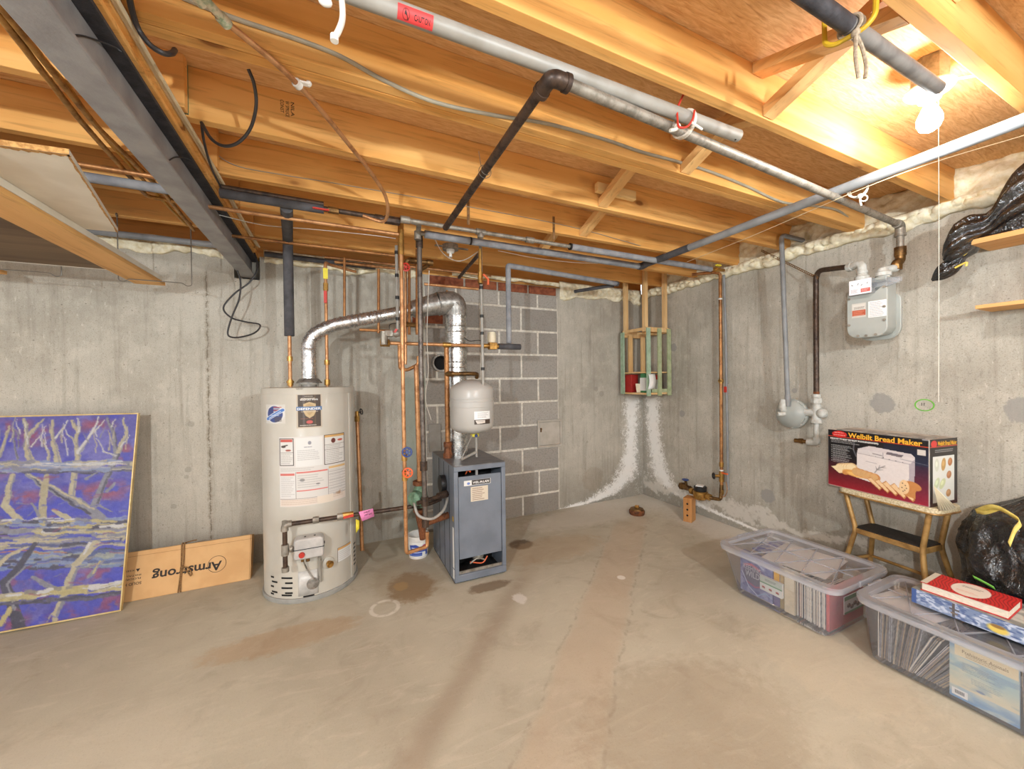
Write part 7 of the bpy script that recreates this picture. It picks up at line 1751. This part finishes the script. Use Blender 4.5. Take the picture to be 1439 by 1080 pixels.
# dark iron / chromed riser
yI = 2.39
i0, i1 = By(589, 325, yI), By(599, 742, yI)
T = root('iron_riser', 'dull dark iron riser from the galvanised main down beside the boiler', 'pipe', i1)
seg(T, 'riser', [(i0.x, yI, 2.19), (i0.x, yI, 1.4), (i1.x, yI+.02, i1.z)], .0155, 'iron_grey', 0)
m = MB()
for py in (655, 705, 735): m.cut(); z_ = By(597, py, yI).z; xq = i0.x+(i1.x-i0.x)*(1.4-z_)/(1.4-i1.z); m.cyl((xq, yI+.015, z_-.028), (xq, yI+.015, z_+.028), .023, None, 8)
m.cut(); m.cyl((i0.x, yI, 2.13), (i0.x, yI, 2.2), .022); m.cut(); q = By(598, 705, yI); m.cyl((q.x-.05, yI, q.z), (.70, yI+.12, q.z+.0), .013); m.cyl((.60, yI+.08, q.z), (.665, yI+.11, q.z), .024, None, 8); m.build('fitting', M['iron'], T)
q2 = By(612, 731, 2.45); m = MB(); m.tube([(i1.x, yI+.02, q2.z+.01), (.70, 2.52, q2.z)], .022, 12); m.build('return_stub', M['rust'], T)
# return drop with circulator
yK = 2.50
k_t, k_b = By(585, 513, yK), By(590, 676, yK)
T = root('circulator_drop', 'copper return drop ending in a green circulator and rusty flange by the bucket', 'pipe', By(591, 760, yK))
seg(T, 'copper_tube', [(k_t.x, yK, k_t.z), (k_b.x, yK, k_b.z)], .0165, 'copper', 0)
zg_ = By(588, 697, yK).z
m = MB(); m.lathe([(0, .075), (.03, .07), (.045, .04), (.05, 0), (.045, -.04), (.03, -.07), (0, -.075)], (k_b.x, yK, zg_), (0, 0, 1), 16); m.lathe([(0, 0), (.045, 0), (.05, .03), (.045, .07), (.02, .085), (0, .085)], (k_b.x-.0, yK, zg_), (-.7, -.7, 0), 16); m.build('circulator', M['green_old'], T, label='green circulator pump')
m = MB(); m.cyl((k_b.x, yK, zg_+.075), (k_b.x, yK, zg_+.10), .045, None, 10); m.cut(); m.cyl((k_b.x, yK, zg_-.08), (k_b.x, yK, zg_-.10), .045, None, 10); zq_ = By(591, 758, yK).z; m.tube([(k_b.x, yK, zg_-.10), (k_b.x+.01, yK, zq_+.08), (k_b.x+.012, yK, zq_)], [.036, .026, .018], 14); m.build('rusty_flange', M['rust'], T, label='rust covered lower pipe')
m = MB(); m.tube(smooth_path([(k_b.x-.05, yK-.06, zg_-.02), (k_b.x-.03, yK-.10, zg_-.09), (k_b.x+.05, yK-.11, zg_-.12), (k_b.x+.13, yK-.08, zg_-.09), (.674, yK, zg_-.04)], 6), .009, 10); m.build('armoured_cable', M['white_pipe'], T, label='pale flexible conduit')

# verticals behind: white insulated lines and copper drops
def drop(name, px, py0, py1, y, r, mt, label, bands=(), bmt='black', px1=None, group=None):
    a_, b_ = By(px, py0, y), By(px1 or px, py1, y)
    T = root(name, label, 'pipe', b_, group)
    a_.z = min(a_.z, 2.215)
    seg(T, 'tube', [a_, b_], r, mt, 0)
    if bands:
        m = MB()
        for py in bands: m.cut(); z_ = By(px, py, y).z; t = (z_-a_.z)/(b_.z-a_.z); q = a_+(b_-a_)*t; m.cyl(q-Vector((0, 0, .010)), q+Vector((0, 0, .010)), r*1.25)
        m.build('band', M[bmt], T)
    return T
drop('white_riser', 675, 340, 545, 2.44, .0105, 'white_pipe', 'white pipe with black bands running down to the expansion tank', (404, 444, 468, 518), px1=679)
T = root('lever_valve', 'small copper valve with an orange lever above the expansion tank line', 'valve', By(675, 392, 2.40))
m = MB(); q = By(675, 392, 2.41); m.cyl((q.x, 2.41, By(675, 332, 2.41).z if By(675, 332, 2.41).z < 2.18 else 2.18), (q.x, 2.41, q.z-.03), .0115); m.cyl((q.x, 2.41, q.z-.03), (q.x, 2.41, q.z+.045), .019, None, 8); m.build('body', M['brass'], T)
m = MB(); qq = By(679, 385, 2.38); q3 = By(686, 392, 2.38); q4 = By(686, 400, 2.38); m.tube([qq, q3, q4], .008, 8); m.build('lever', M['orange'], T, label='orange lever')
drop('white_riser', 557, 345, 462, 2.42, .0095, 'white_pipe', 'white pipe with black bands left of the copper risers', (355, 387, 418, 448), px1=559)
for px, y, p0, p1, lab in ((484, 3.02, 362, 446, 'copper drop from the wall manifold behind the foil duct, left one'), (532, 2.80, 378, 468, 'copper drop beside the white banded pipe that meets the pump valves'), (570, 2.62, 366, 512, 'slim copper drop just right of the tall copper riser'), (575, 2.60, 378, 470, 'second slim copper drop right of the tall copper riser'), (628, 2.9, 408, 470, 'short copper drop behind the flue elbow'), (586, 2.58, 350, 470, 'short copper drop left of the dark iron riser')):
    drop('copper_drop', px, p0, p1, y, .0095, 'copper_old' if px != 570 else 'copper', lab)
# manifold lines close under the joists
def hrun(name, a_, b_, z, r, mt, lab, y=None):
    p_, q_ = Fz(*a_, z), Fz(*b_, z); yy = y or (p_.y+q_.y)/2
    return pipe(name, [(p_.x, yy, z), (q_.x, yy, z)], r, M[mt], lab, rad=0)
def yrun(name, a_, b_, y, r, mt, lab):
    p_, q_ = By(*a_, y), By(*b_, y); zz = (p_.z+q_.z)/2
    return pipe(name, [(p_.x, y, zz), (q_.x, y, zz)], r, M[mt], lab, rad=0)
hrun('copper_run', (290, 290), (560, 329), 2.165, .010, 'copper', 'upper copper line running right from the beam to the tall risers')
hrun('copper_run', (316, 328), (556, 361), 2.185, .0095, 'copper_old', 'lower copper line running right from the beam under the last joist')
yrun('copper_run', (470, 366), (566, 380), 3.12, .011, 'copper_old', 'front copper manifold line along the back wall top')
yrun('copper_run', (456, 360), (690, 388), 3.18, .010, 'copper', 'rear copper manifold line along the back wall top')
yrun('copper_run', (596, 399), (672, 406), 2.62, .0095, 'copper', 'copper crossover between the iron riser and the orange lever valve')
yrun('copper_run', (505, 463), (548, 465), 2.80, .010, 'copper_old', 'short copper line left of the pump valves')
p_, q_ = Fz(672, 358, 2.18), Fz(645, 388, 2.18)
pipe('iron_nipple', [p_, Vector((q_.x, min(q_.y, 3.2), 2.17))], .013, M['iron'], 'dark iron pipe slanting back to the wall above the flue', rad=0)
seg_ = root('grey_drain', 'grey plastic pipe end along the back wall foam left of the risers', 'pipe', (-.3, 3.2, 2.2)); MB().tube([(-.44, 3.19, 2.215), (.30, 3.19, 2.205)], .019, 14).build('pipe', M['insul_dark'], seg_)
# brass tee cluster and red wheel at the top
T = root('brass_tee_cluster', 'brass elbows joined at the top of the risers with a small red wheel', 'fitting', By(590, 362, 2.55))
yb_ = 2.55; m = MB(); q0_, q1_ = By(571, 365, yb_), By(606, 364, yb_); zz_ = min(q0_.z, 2.2); m.tube(fillet([(q0_.x, yb_, zz_-.06), (q0_.x, yb_, zz_), (q1_.x, yb_, zz_), (q1_.x-.05, yb_+.14, zz_-.02)], .02), .014, 12); m.cyl((q1_.x-.03, yb_, zz_), (q1_.x+.01, yb_, zz_), .019); m.cyl((q0_.x+.02, yb_, zz_), (q0_.x+.07, yb_, zz_), .019); m.build('elbows', M['bronze'], T)
wheel(T, By(570, 375, yb_-.05), (0, -1, 0), .024, 'red', 'red hand wheel')
# pump valves at the left end of the zone line
T = root('purge_valve', 'brass purge valves with a red lever at the left end of the zone line', 'valve', By(545, 480, 2.6))
m = MB(); q = By(540, 478, 2.60); m.cyl(q-Vector((0, 0, .03)), q+Vector((0, 0, .06)), .022, None, 8); m.box(q+Vector((.03, 0, .045)), (.05, .04, .04)); m.cyl(q+Vector((.03, 0, .045)), q+Vector((.11, 0, .045)), .016); m.ball(q+Vector((.075, -.01, .045)), .024); m.build('body', M['galv_pipe'], T, bevel=.003)
m = MB(); q = By(553, 466, 2.56); m.para(q, (.02, 0, .03), (0, .012, 0), (.012, 0, -.006)); m.build('lever', M['red'], T, label='red lever')
m = MB(); m.tube(smooth_path([By(547, 462, 2.58), By(548, 456, 2.58), By(556, 454, 2.58), By(562, 456, 2.58)], 5), .0028, 6); m.build('wire', M['black'], T)
T = root('bypass_loop', 'copper bypass loop with tees below the purge valves', 'pipe', By(565, 500, 2.6))
m = MB(); P5 = [By(561, 484, 2.6), By(562, 518, 2.6), By(572, 520, 2.56), By(588, 512, 2.52), By(588, 500, 2.52)]; m.tube(fillet(P5, .02), .0115, 12); m.build('loop', M['copper_old'], T)
m = MB(); q = By(576, 456, 2.6); m.cyl(q-Vector((.025, 0, 0)), q+Vector((.07, 0, 0)), .017, None, 8); m.cyl(q+Vector((.05, 0, .02)), q+Vector((.05, 0, -.05)), .015); m.build('tee', M['bronze'], T)
# junction box with a sensor and loose wires
jb = Fz(633, 350, ZJ-.03)
T = root('junction_box', 'grey steel junction box with a heat sensor under the joists', 'junction box', jb)
m = MB(); m.cyl((jb.x, jb.y, ZJ-.035), (jb.x, jb.y, ZJ-.001), .058, None, 8); m.bx(jb.x-.11, jb.x-.04, jb.y-.01, jb.y+.01, ZJ-.02, ZJ-.012); m.bx(jb.x+.04, jb.x+.13, jb.y-.01, jb.y+.01, ZJ-.02, ZJ-.012); m.build('box', M['galv_pipe'], T, bevel=.002)
MB().lathe([(0, 0), (.03, 0), (.026, -.02), (.01, -.026), (.012, -.05), (0, -.05)], (jb.x, jb.y, ZJ-.035), (0, 0, 1), 18).build('sensor', M['white'], T)
cable('loose_wire', [Fz(608, 330, ZJ-.02), Fz(622, 355, ZJ-.05), Fz(640, 366, ZJ-.07), Fz(655, 364, ZJ-.06), Fz(674, 352, ZJ-.04)], .003, M['cable_white'], 'white wire drooping from the junction box')
cable('loose_wire', [Fz(300, 300, 2.2), Fz(370, 316, 2.2), Fz(440, 322, 2.2), Fz(520, 330, 2.2), Fz(556, 335, 2.2)], .0022, M['cable_white'], 'thin white wire slung between the two copper lines by the beam')
cable('loose_wire', [Fz(700, 352, ZJ-.01), Fz(750, 362, ZJ-.02), Fz(800, 368, ZJ-.03), Fz(840, 370, ZJ-.02)], .0025, M['cable_white'], 'white wire stapled under the joist over the insulated return')
cable('loose_wire', [By(603, 380, 2.5), By(600, 470, 2.5), By(602, 520, 2.5), By(598, 560, 2.5), By(606, 590, 2.5)], .0025, M['cable_white'], 'thin white control wire hanging beside the dark iron riser')
# wall switch cover on the blocks
T = root('switch_plate', 'pale electrical cover low on the chimney beside the boiler', 'switch', By(608, 620, DY-.02)); q0_, q1_ = By(600, 596, DY-.03), By(617, 640, DY-.03); MB().bx(q0_.x+.02, q1_.x+.02, DY-.03, DY-.009, max(q1_.z, .7), q0_.z).build('plate', M['white_pipe'], T, bevel=.003)
# pipe hanger straps on the joist
for px, py in ((658, 302), (778, 320)):
    q = By(px, py, 2.142); T = root('hanger_strap', 'perforated strap nailed to the joist, ' + ('left' if px < 700 else 'right') + ' one above the galvanised pipe', 'strap', q, 'straps over the galvanised pipe')
    m = MB(); m.bx(q.x-.008, q.x+.008, 2.139, 2.1415, 2.215, 2.36); m.build('strap', M['strap'], T)
# bucket under the drain
bk = Fz(588, 787); bk = Vector((.47, 2.66, 0)); bk = Fz(588, 780)
T = root('bucket', 'white plastic pail with a blue label under the copper drain by the boiler', 'bucket', bk)
M['pail'] = pm('white_pail', rgb(222, 216, 208), .45)
m = MB(); m.lathe([(0, .001), (.068, .001), (.078, .155), (.081, .156), (.081, .165), (.074, .165), (.066, .01), (0, .01)], bk, (0, 0, 1), 32); m.build('pail', M['pail'], T)
art = Art(90, 50, (226, 222, 216)); art.poly([(10, 10), (36, 6), (60, 20), (84, 8), (84, 40), (50, 46), (16, 40)], (56, 78, 160)); art.words(20, 18, 74, 36, 6, (230, 230, 236), seed=2); art.ell(70, 14, 12, 5, (176, 60, 90), .2); art.rect(4, 40, 88, 46, (90, 110, 176)); art.rect(60, 34, 74, 50, (230, 226, 220))
ab = atan2(-bk.y, -bk.x)
art_panel('label_band', art, lambda u, v: Vector((bk.x+cos(ab-1.2+2.4*u)*(.0772-.008*v), bk.y+sin(ab-1.2+2.4*u)*(.0772-.008*v), .125-.11*v)), T, label='blue printed label')

# ================================================================== PAINTING AND CARDBOARD CARTON
Pb, Pt = By(170, 861, 2.93), By(196, 580, 3.14)
Pb = Vector((-1.137, 2.935, .002)); Pt = Vector((-1.118, 3.15, 1.125))
Wp = .95
aX = Vector((-1, 0, 0)); bX = (Pt-Pb); Hp = bX.length; bN = bX.normalized(); aX = (aX-bN*aX.dot(bN)).normalized(); nP = aX.cross(bN).normalized()
if nP.y > 0: nP = -nP
# picture plane origin: top left seen from the room
oTL = Pb+bN*Hp+aX*Wp
T = root('painting', 'large framed painting of bare trees mirrored in blue water leaning on the wall', 'painting', (Pb.x-.47, Pb.y, 0))
AW, AH = 240, 290
art = Art(AW, AH, (84, 80, 178))
def pp(zx, zy):
    px, py = zx/3.175, 560+zy/3.175; d = ray(px, py); t = (Pb-CAM).dot(nP)/d.dot(nP); P = CAM+d*t-oTL
    return (P.dot(-aX)/Wp*AW, P.dot(-bN)/Hp*AH)
def stroke(pts, w, c, w1=None, op=1.0): art.path([pp(*q) for q in pts], w*.29, c, (w if w1 is None else w1)*.29, op)
c1_ = art.cloud(9, 10, 3); art.put(np.clip((c1_-.45)*4, 0, .8), (112, 106, 196)); c1_ = art.cloud(14, 16, 8); art.put(np.clip((c1_-.55)*5, 0, .8), (58, 58, 196)); art.put(np.clip((art.Y-90)/60, 0, .55)*(art.cloud(8, 9, 33) > .4), (54, 60, 204))
rp = np.zeros((AH, AW))
for zx, zy, rx, ry in ((170, 160, 60, 50), (60, 110, 50, 30), (420, 110, 60, 30), (560, 230, 30, 60), (430, 400, 110, 36), (100, 440, 60, 36), (260, 350, 50, 18), (480, 420, 70, 40), (110, 820, 60, 40), (440, 780, 90, 36), (380, 940, 70, 24), (500, 910, 60, 50), (60, 1000, 40, 30), (300, 960, 50, 40), (-60, 300, 60, 60), (-80, 600, 70, 80)):
    ax0, ay0 = pp(zx, zy); rp = np.maximum(rp, np.clip(1.25-np.hypot((art.X-ax0)/(rx*.42), (art.Y-ay0)/(ry*.36)), 0, 1))
art.put(rp*np.clip((art.cloud(22, 26, 12)-.38)*4, 0, 1)*.85, (160, 66, 98))
cr_, gy_, dk_, lb_, wh_, ye_ = (186, 174, 142), (134, 132, 146), (70, 66, 88), (128, 142, 184), (206, 202, 200), (190, 174, 112)
rs_ = random.Random(4)
def band(x0, y0, x1, y1, th, cols, n, wmin=5, wmax=13):
    n = int(n*1.6); wmin *= 1.25; wmax *= 1.25
    for i in range(n):
        t = rs_.random(); L = rs_.uniform(40, 190); xs = x0-60+(x1-x0+60)*t; yb0 = y0+(y1-y0)*(xs-x0)/(x1-x0)+rs_.uniform(-th, th)
        stroke([(xs, yb0), (min(xs+L, x1), yb0+(y1-y0)/(x1-x0)*L+rs_.uniform(-6, 6))], rs_.uniform(wmin, wmax), cols[rs_.randrange(len(cols))], None, .95)
for xo in (-610, 0):
    s_ = lambda pts: [(x+xo, y) for x, y in pts]
    for pts, w, c, w1 in (([(45, 110), (20, 180), (0, 250)], 8, cr_, 14), ([(55, 120), (60, 220), (75, 270)], 5, gy_, 9), ([(80, 120), (76, 220)], 4, gy_, 6), ([(105, 85), (118, 160), (122, 250), (160, 292)], 12, cr_, 24), ([(190, 80), (120, 165)], 8, cr_, 18), ([(200, 115), (180, 160), (140, 205)], 4, wh_, 8), ([(230, 85), (232, 150), (242, 225), (268, 288)], 10, cr_, 24), ([(308, 85), (290, 120), (248, 172)], 5, wh_, 12), ([(192, 175), (210, 220), (214, 280)], 4, cr_, 16),
                          ([(325, 85), (345, 140), (338, 195), (348, 245), (330, 330), (316, 430)], 9, cr_, 28), ([(352, 75), (348, 140)], 5, wh_, 10), ([(297, 150), (325, 175), (338, 215)], 5, cr_, 12), ([(442, 75), (400, 165), (352, 232)], 6, wh_, 18), ([(468, 85), (410, 150)], 4, wh_, 8), ([(478, 78), (510, 150), (522, 240), (480, 340), (425, 470)], 8, gy_, 34), ([(552, 78), (562, 150), (530, 232)], 7, cr_, 18), ([(520, 80), (500, 120)], 4, wh_, 6), ([(578, 160), (545, 205)], 4, wh_, 8), ([(432, 170), (470, 225), (515, 252)], 4, wh_, 12)):
        stroke(s_(pts), w, c, w1); stroke([(x+w1*.28, y+3) for x, y in s_(pts)], w*.25, gy_ if c != gy_ else dk_, w1*.3, .8)
band(-620, 300, 590, 296, 20, [gy_, lb_, (168, 166, 178), cr_, (120, 118, 136)], 70, 8, 16); band(-620, 330, 590, 318, 5, [dk_, (96, 92, 116)], 18, 4, 8); band(-620, 285, 590, 282, 4, [cr_, wh_], 10, 3, 6)
for xo in (-610, 0):
    s_ = lambda pts: [(x+xo, y) for x, y in pts]
    for pts, w, c, w1 in (([(120, 335), (250, 410), (400, 490), (475, 555)], 22, gy_, 50), ([(120, 330), (250, 400), (420, 490)], 6, cr_, 10), ([(140, 350), (260, 425), (400, 510)], 5, dk_, 12), ([(50, 335), (28, 430), (15, 470), (90, 550)], 20, cr_, 30), ([(58, 340), (40, 430)], 5, gy_, 8), ([(205, 335), (192, 420), (188, 545)], 20, (176, 164, 130), 32), ([(240, 490), (300, 530), (322, 585)], 16, cr_, 28), ([(140, 465), (170, 520)], 10, gy_, 16), ([(436, 470), (500, 500)], 10, gy_, 6), ([(380, 350), (440, 320)], 12, gy_, 5), ([(515, 370), (480, 410)], 10, gy_, 14)):
        stroke(s_(pts), w, c, w1)
band(-620, 580, 565, 560, 34, [cr_, gy_, (120, 120, 140), wh_, dk_, lb_, ye_], 120, 6, 14)
band(-620, 660, 560, 625, 26, [gy_, (88, 92, 140), cr_, dk_, (70, 80, 180)], 70, 6, 12)
band(-620, 750, 555, 705, 36, [lb_, (112, 132, 176), gy_, dk_, (80, 92, 150), (154, 160, 150)], 110, 7, 14); band(-620, 690, 300, 680, 5, [(190, 110, 74)], 6, 3, 5)
for xo in (-610, 0):
    s_ = lambda pts: [(x+xo, y) for x, y in pts]
    for pts, w, c, w1 in (([(430, 645), (390, 680), (335, 740), (290, 850), (240, 1000)], 38, cr_, 22), ([(405, 640), (372, 690)], 14, wh_, 8), ([(345, 750), (300, 860), (262, 960)], 12, gy_, 12), ([(250, 940), (190, 1010)], 7, cr_, 3), ([(160, 640), (100, 720), (20, 820), (50, 920), (90, 1030)], 18, dk_, 46), ([(110, 740), (30, 826), (60, 940)], 8, gy_, 10), ([(120, 660), (40, 700), (-10, 740)], 12, cr_, 18), ([(140, 790), (200, 830), (260, 870)], 12, gy_, 24), ([(395, 790), (465, 715)], 22, gy_, 10), ([(410, 780), (450, 720)], 8, ye_, 6), ([(40, 940), (0, 1010)], 16, ye_, 20)):
        stroke(s_(pts), w, c, w1)
band(-620, 950, 545, 835, 16, [cr_, ye_, (190, 176, 120), wh_, (140, 132, 120)], 80, 7, 14); band(-620, 975, 545, 872, 6, [dk_, (96, 90, 110)], 26, 5, 9)
for k in range(46):   # fine twigs and broken brush marks
    zx = rs_.uniform(-600, 590); zy = rs_.uniform(75, 150); stroke([(zx, zy), (zx+rs_.uniform(-26, 26), zy+rs_.uniform(40, 110))], 3, (wh_, gy_, cr_)[k % 3], 6, .9)
for k in range(120):
    zx = rs_.uniform(-600, 560); zy = rs_.uniform(340, 1000); stroke([(zx, zy), (zx+rs_.uniform(20, 60), zy+rs_.uniform(-16, 6))], rs_.uniform(4, 9), ((96, 92, 190), (150, 70, 110), (64, 66, 190), gy_)[k % 4], None, .55)
wx_ = (art.cloud(20, 24, 41, 2)-.5)*4.4; wy_ = (art.cloud(20, 24, 43, 2)-.5)*5
ix_ = np.clip(art.X+wx_, 0, AW-1).astype(int); iy_ = np.clip(art.Y+wy_, 0, AH-1).astype(int)
art.a = art.a[iy_, ix_]
lum_ = art.a.mean(2, keepdims=True); art.a = lum_+(art.a-lum_)*.86
art.a = art.a*.86 + (art.cloud(70, 84, 5)-.5)[..., None]*24
pf = lambda u, v: oTL-aX*(Wp*u)-bN*(Hp*v)+nP*.001
art_panel('painted_canvas', art, lambda u, v: pf(.008+u*.984, .007+v*.986), T, art_mat(.45, .15, .5), label='blue and purple picture of leafless trunks')
MB().para(Pb+aX*.006+bN*.006-nP*.0, aX*(Wp-.012), bN*(Hp-.012), -nP*.018).build('backing', M['canvas'], T)
m = MB(); fw_ = .007; fd = .026
m.para(Pb-nP*(fd-.006), aX*Wp, bN*fw_, nP*fd).para(Pb+bN*(Hp-fw_)-nP*(fd-.006), aX*Wp, bN*fw_, nP*fd).para(Pb+bN*fw_-nP*(fd-.006), aX*fw_, bN*(Hp-2*fw_), nP*fd).para(Pb+aX*(Wp-fw_)+bN*fw_-nP*(fd-.006), aX*fw_, bN*(Hp-2*fw_), nP*fd)
m.build('frame', M['gold'], T, bevel=.0015, label='thin gold frame')

# flooring carton tied with twine
kA = Vector((-1.30, 3.038, .001)); kB = Vector((-.532, 3.032, .001))
topz = By(352, 752, 3.10).z
e1c = (kB-kA); Lc = e1c.length; e1c.normalize(); tilt = radians(17); Hc = topz/cos(tilt); thk = .07
bc_ = (Vector((-e1c.y, e1c.x, 0))*sin(tilt)+EZ*cos(tilt)); nc = e1c.cross(bc_).normalized()
if nc.y > 0: nc = -nc
T = root('flooring_carton', 'flat tan cardboard carton tied with twine, its print upside down', 'carton', (kA+kB)/2)
lift = EZ*(thk*sin(tilt)*0)
MB().para(kA, e1c*Lc, bc_*Hc, -nc*thk*1.0).build('carton', M['cardboard'], T, bevel=.003)
m = MB(); m.para(kA+bc_*(Hc*.90)+nc*.0006, e1c*Lc, bc_*.002, nc*.0008); m.para(kB-e1c*.008+nc*.0006, e1c*.002, bc_*Hc, nc*.0008); m.para(kB+e1c*.001-nc*.012, e1c*.0006, bc_*Hc, -nc*.004); m.build('fold_line', M['card_edge'], T)
def cfn(px, py):
    d = ray(px, py); t = (kA-CAM).dot(nc)/d.dot(nc); P = CAM+d*t-kA; return P.dot(e1c), P.dot(bc_)
def kpt(x, y): return kA+e1c*x+bc_*y+nc*.0012
u_r, v_r = cfn(312, 789); u_l, v_l = cfn(214, 806)
m = MB(); W_ = u_r-u_l; hT = .072
fnu = lambda x, y: kpt(u_r-x, v_r+.020-y)
text_fit(m, 'Armstrong', fnu, 0, -.006, W_, .072, .022); m.build('lettering', M['ink'], T, label='upside down brand lettering')
cx_, cy_ = cfn(305, 792); m = MB(); n = 44; vs = []
for i in range(n):
    a_ = 2*pi*i/n
    vs += [kpt(cx_+cos(a_)*.050, cy_+sin(a_)*.050), kpt(cx_+cos(a_)*.0475, cy_+sin(a_)*.0475)]
m.add(vs, [(2*i, 2*((i+1) % n), 2*((i+1) % n)+1, 2*i+1) for i in range(n)]); m.build('ring_mark', M['ink'], T)
ux, vx = cfn(199, 816); m = MB(); text_fit(m, 'SOLID HARDWOOD', lambda x, y: kpt(ux-x, vx-y), 0, 0, .20, .016, .012); ux, vx = cfn(198, 811); text_fit(m, 'FLOORING MADE', lambda x, y: kpt(ux-x, vx-y), 0, -.004, .17, .010, .01); text_fit(m, 'INSTALLED FLAT', lambda x, y: kpt(ux-x, vx-y), 0, -.022, .16, .009, .01)
ux, vx = cfn(197, 800); m.add([kpt(ux, vx+.008), kpt(ux-.02, vx+.008), kpt(ux-.01, vx-.010)], [(0, 1, 2)]); text_fit(m, 'KEEP DRY', lambda x, y: kpt(ux-.028-x, vx+.006-y), 0, 0, .09, .009, .006)
m.build('small_print', M['ink'], T)
ut, vt_ = cfn(255, 800); m = MB()
for dx in (-.006, .006):
    m.tube(smooth_path([kpt(ut+dx, .0)+nc*.004, kpt(ut+dx*.4, Hc*.3)+nc*.004, kpt(ut+dx+.004, Hc*.6)+nc*.004, kpt(ut+dx, Hc)+nc*.004, kpt(ut+dx, Hc)-nc*.03+bc_*.006], 5), .0038, 7)
kn = kpt(ut+.006, Hc*.52)+nc*.008; m.ball(kn, .010); m.tube(smooth_path([kn, kn+e1c*.03+bc_*-.01, kn+e1c*.05-bc_*.045, kn+e1c*.045-bc_*.06, kn+e1c*.03-bc_*.035, kn+e1c*.012-bc_*.015], 5), .0034, 7); m.tube(smooth_path([kpt(ut, Hc)+nc*.0-nc*.03+bc_*.008, kpt(ut+.03, Hc)-nc*.02+bc_*.014, kpt(ut+.06, Hc)-nc*.03+bc_*.016], 5), .0038, 7)
m.build('twine', M['twine'], T, label='brown twine')

# ================================================================== LIGHT
BULB_EM.inputs['Strength'].default_value = 165.0
M['bulb_rear'] = M['bulb'].copy()
for nd in M['bulb_rear'].node_tree.nodes:
    if nd.type == 'EMISSION': nd.inputs['Strength'].default_value = 1450.0
def copy_tree(o, parent=None):
    c = o.copy(); COL.objects.link(c); c.parent = parent
    for ch in [x for x in o.children]: copy_tree(ch, c)
    return c
src = [o for o in bpy.data.objects if o.name == 'bulb_holder'][0]
# unseen bulbs: left one placed from cast shadows, right one added as fill
b2 = copy_tree(src); b2.location = (-1.35, -.75, 1.88); b2['label'] = 'bulb holder hanging on a cord behind the viewer on the left'
b3 = copy_tree(src); b3.location = (1.05, -1.0, 1.93); b3['label'] = 'added fill bulb hanging on a cord behind the viewer on the right'
for r_b in (b2, b3):
    OFF[r_b.name] = Vector(r_b.location)
    for ch in list(r_b.children):
        if ch.name.startswith(('strap', 'pull_string')): bpy.data.objects.remove(ch); continue
        if ch.name.startswith('bulb.'):
            ch.data = ch.data.copy(); mt_ = M['bulb_rear'].copy(); ch.data.materials[0] = mt_
            mt_.node_tree.nodes['Emission'].inputs['Strength'].default_value = 1550.0 if r_b is b2 else 1050.0
for r_b in (b2, b3):
    p_ = Vector(r_b.location); MB().tube([p_+Vector((0, 0, .05)), (p_.x, p_.y, ZS-.001)], .005, 8).build('hanging_cord', M['cable_white'], r_b)  # cord made up to hang both unseen bulbs low
wd_ = bpy.data.worlds.new('world'); SC.world = wd_; wd_.use_nodes = True
bg = wd_.node_tree.nodes.get('Background'); bg.inputs[0].default_value = (.95, .98, 1.0, 1); bg.inputs[1].default_value = .82

SC.view_settings.view_transform = 'Standard'; SC.view_settings.look = 'None'; SC.view_settings.gamma = 1.0
SC.view_settings.use_curve_mapping = False; SC.view_settings.exposure = 1.07
SC.cycles.use_denoising = True
SC.cycles.max_bounces = 10; SC.cycles.transparent_max_bounces = 24; SC.cycles.diffuse_bounces = 5
SC.cycles.sample_clamp_indirect = 6.0
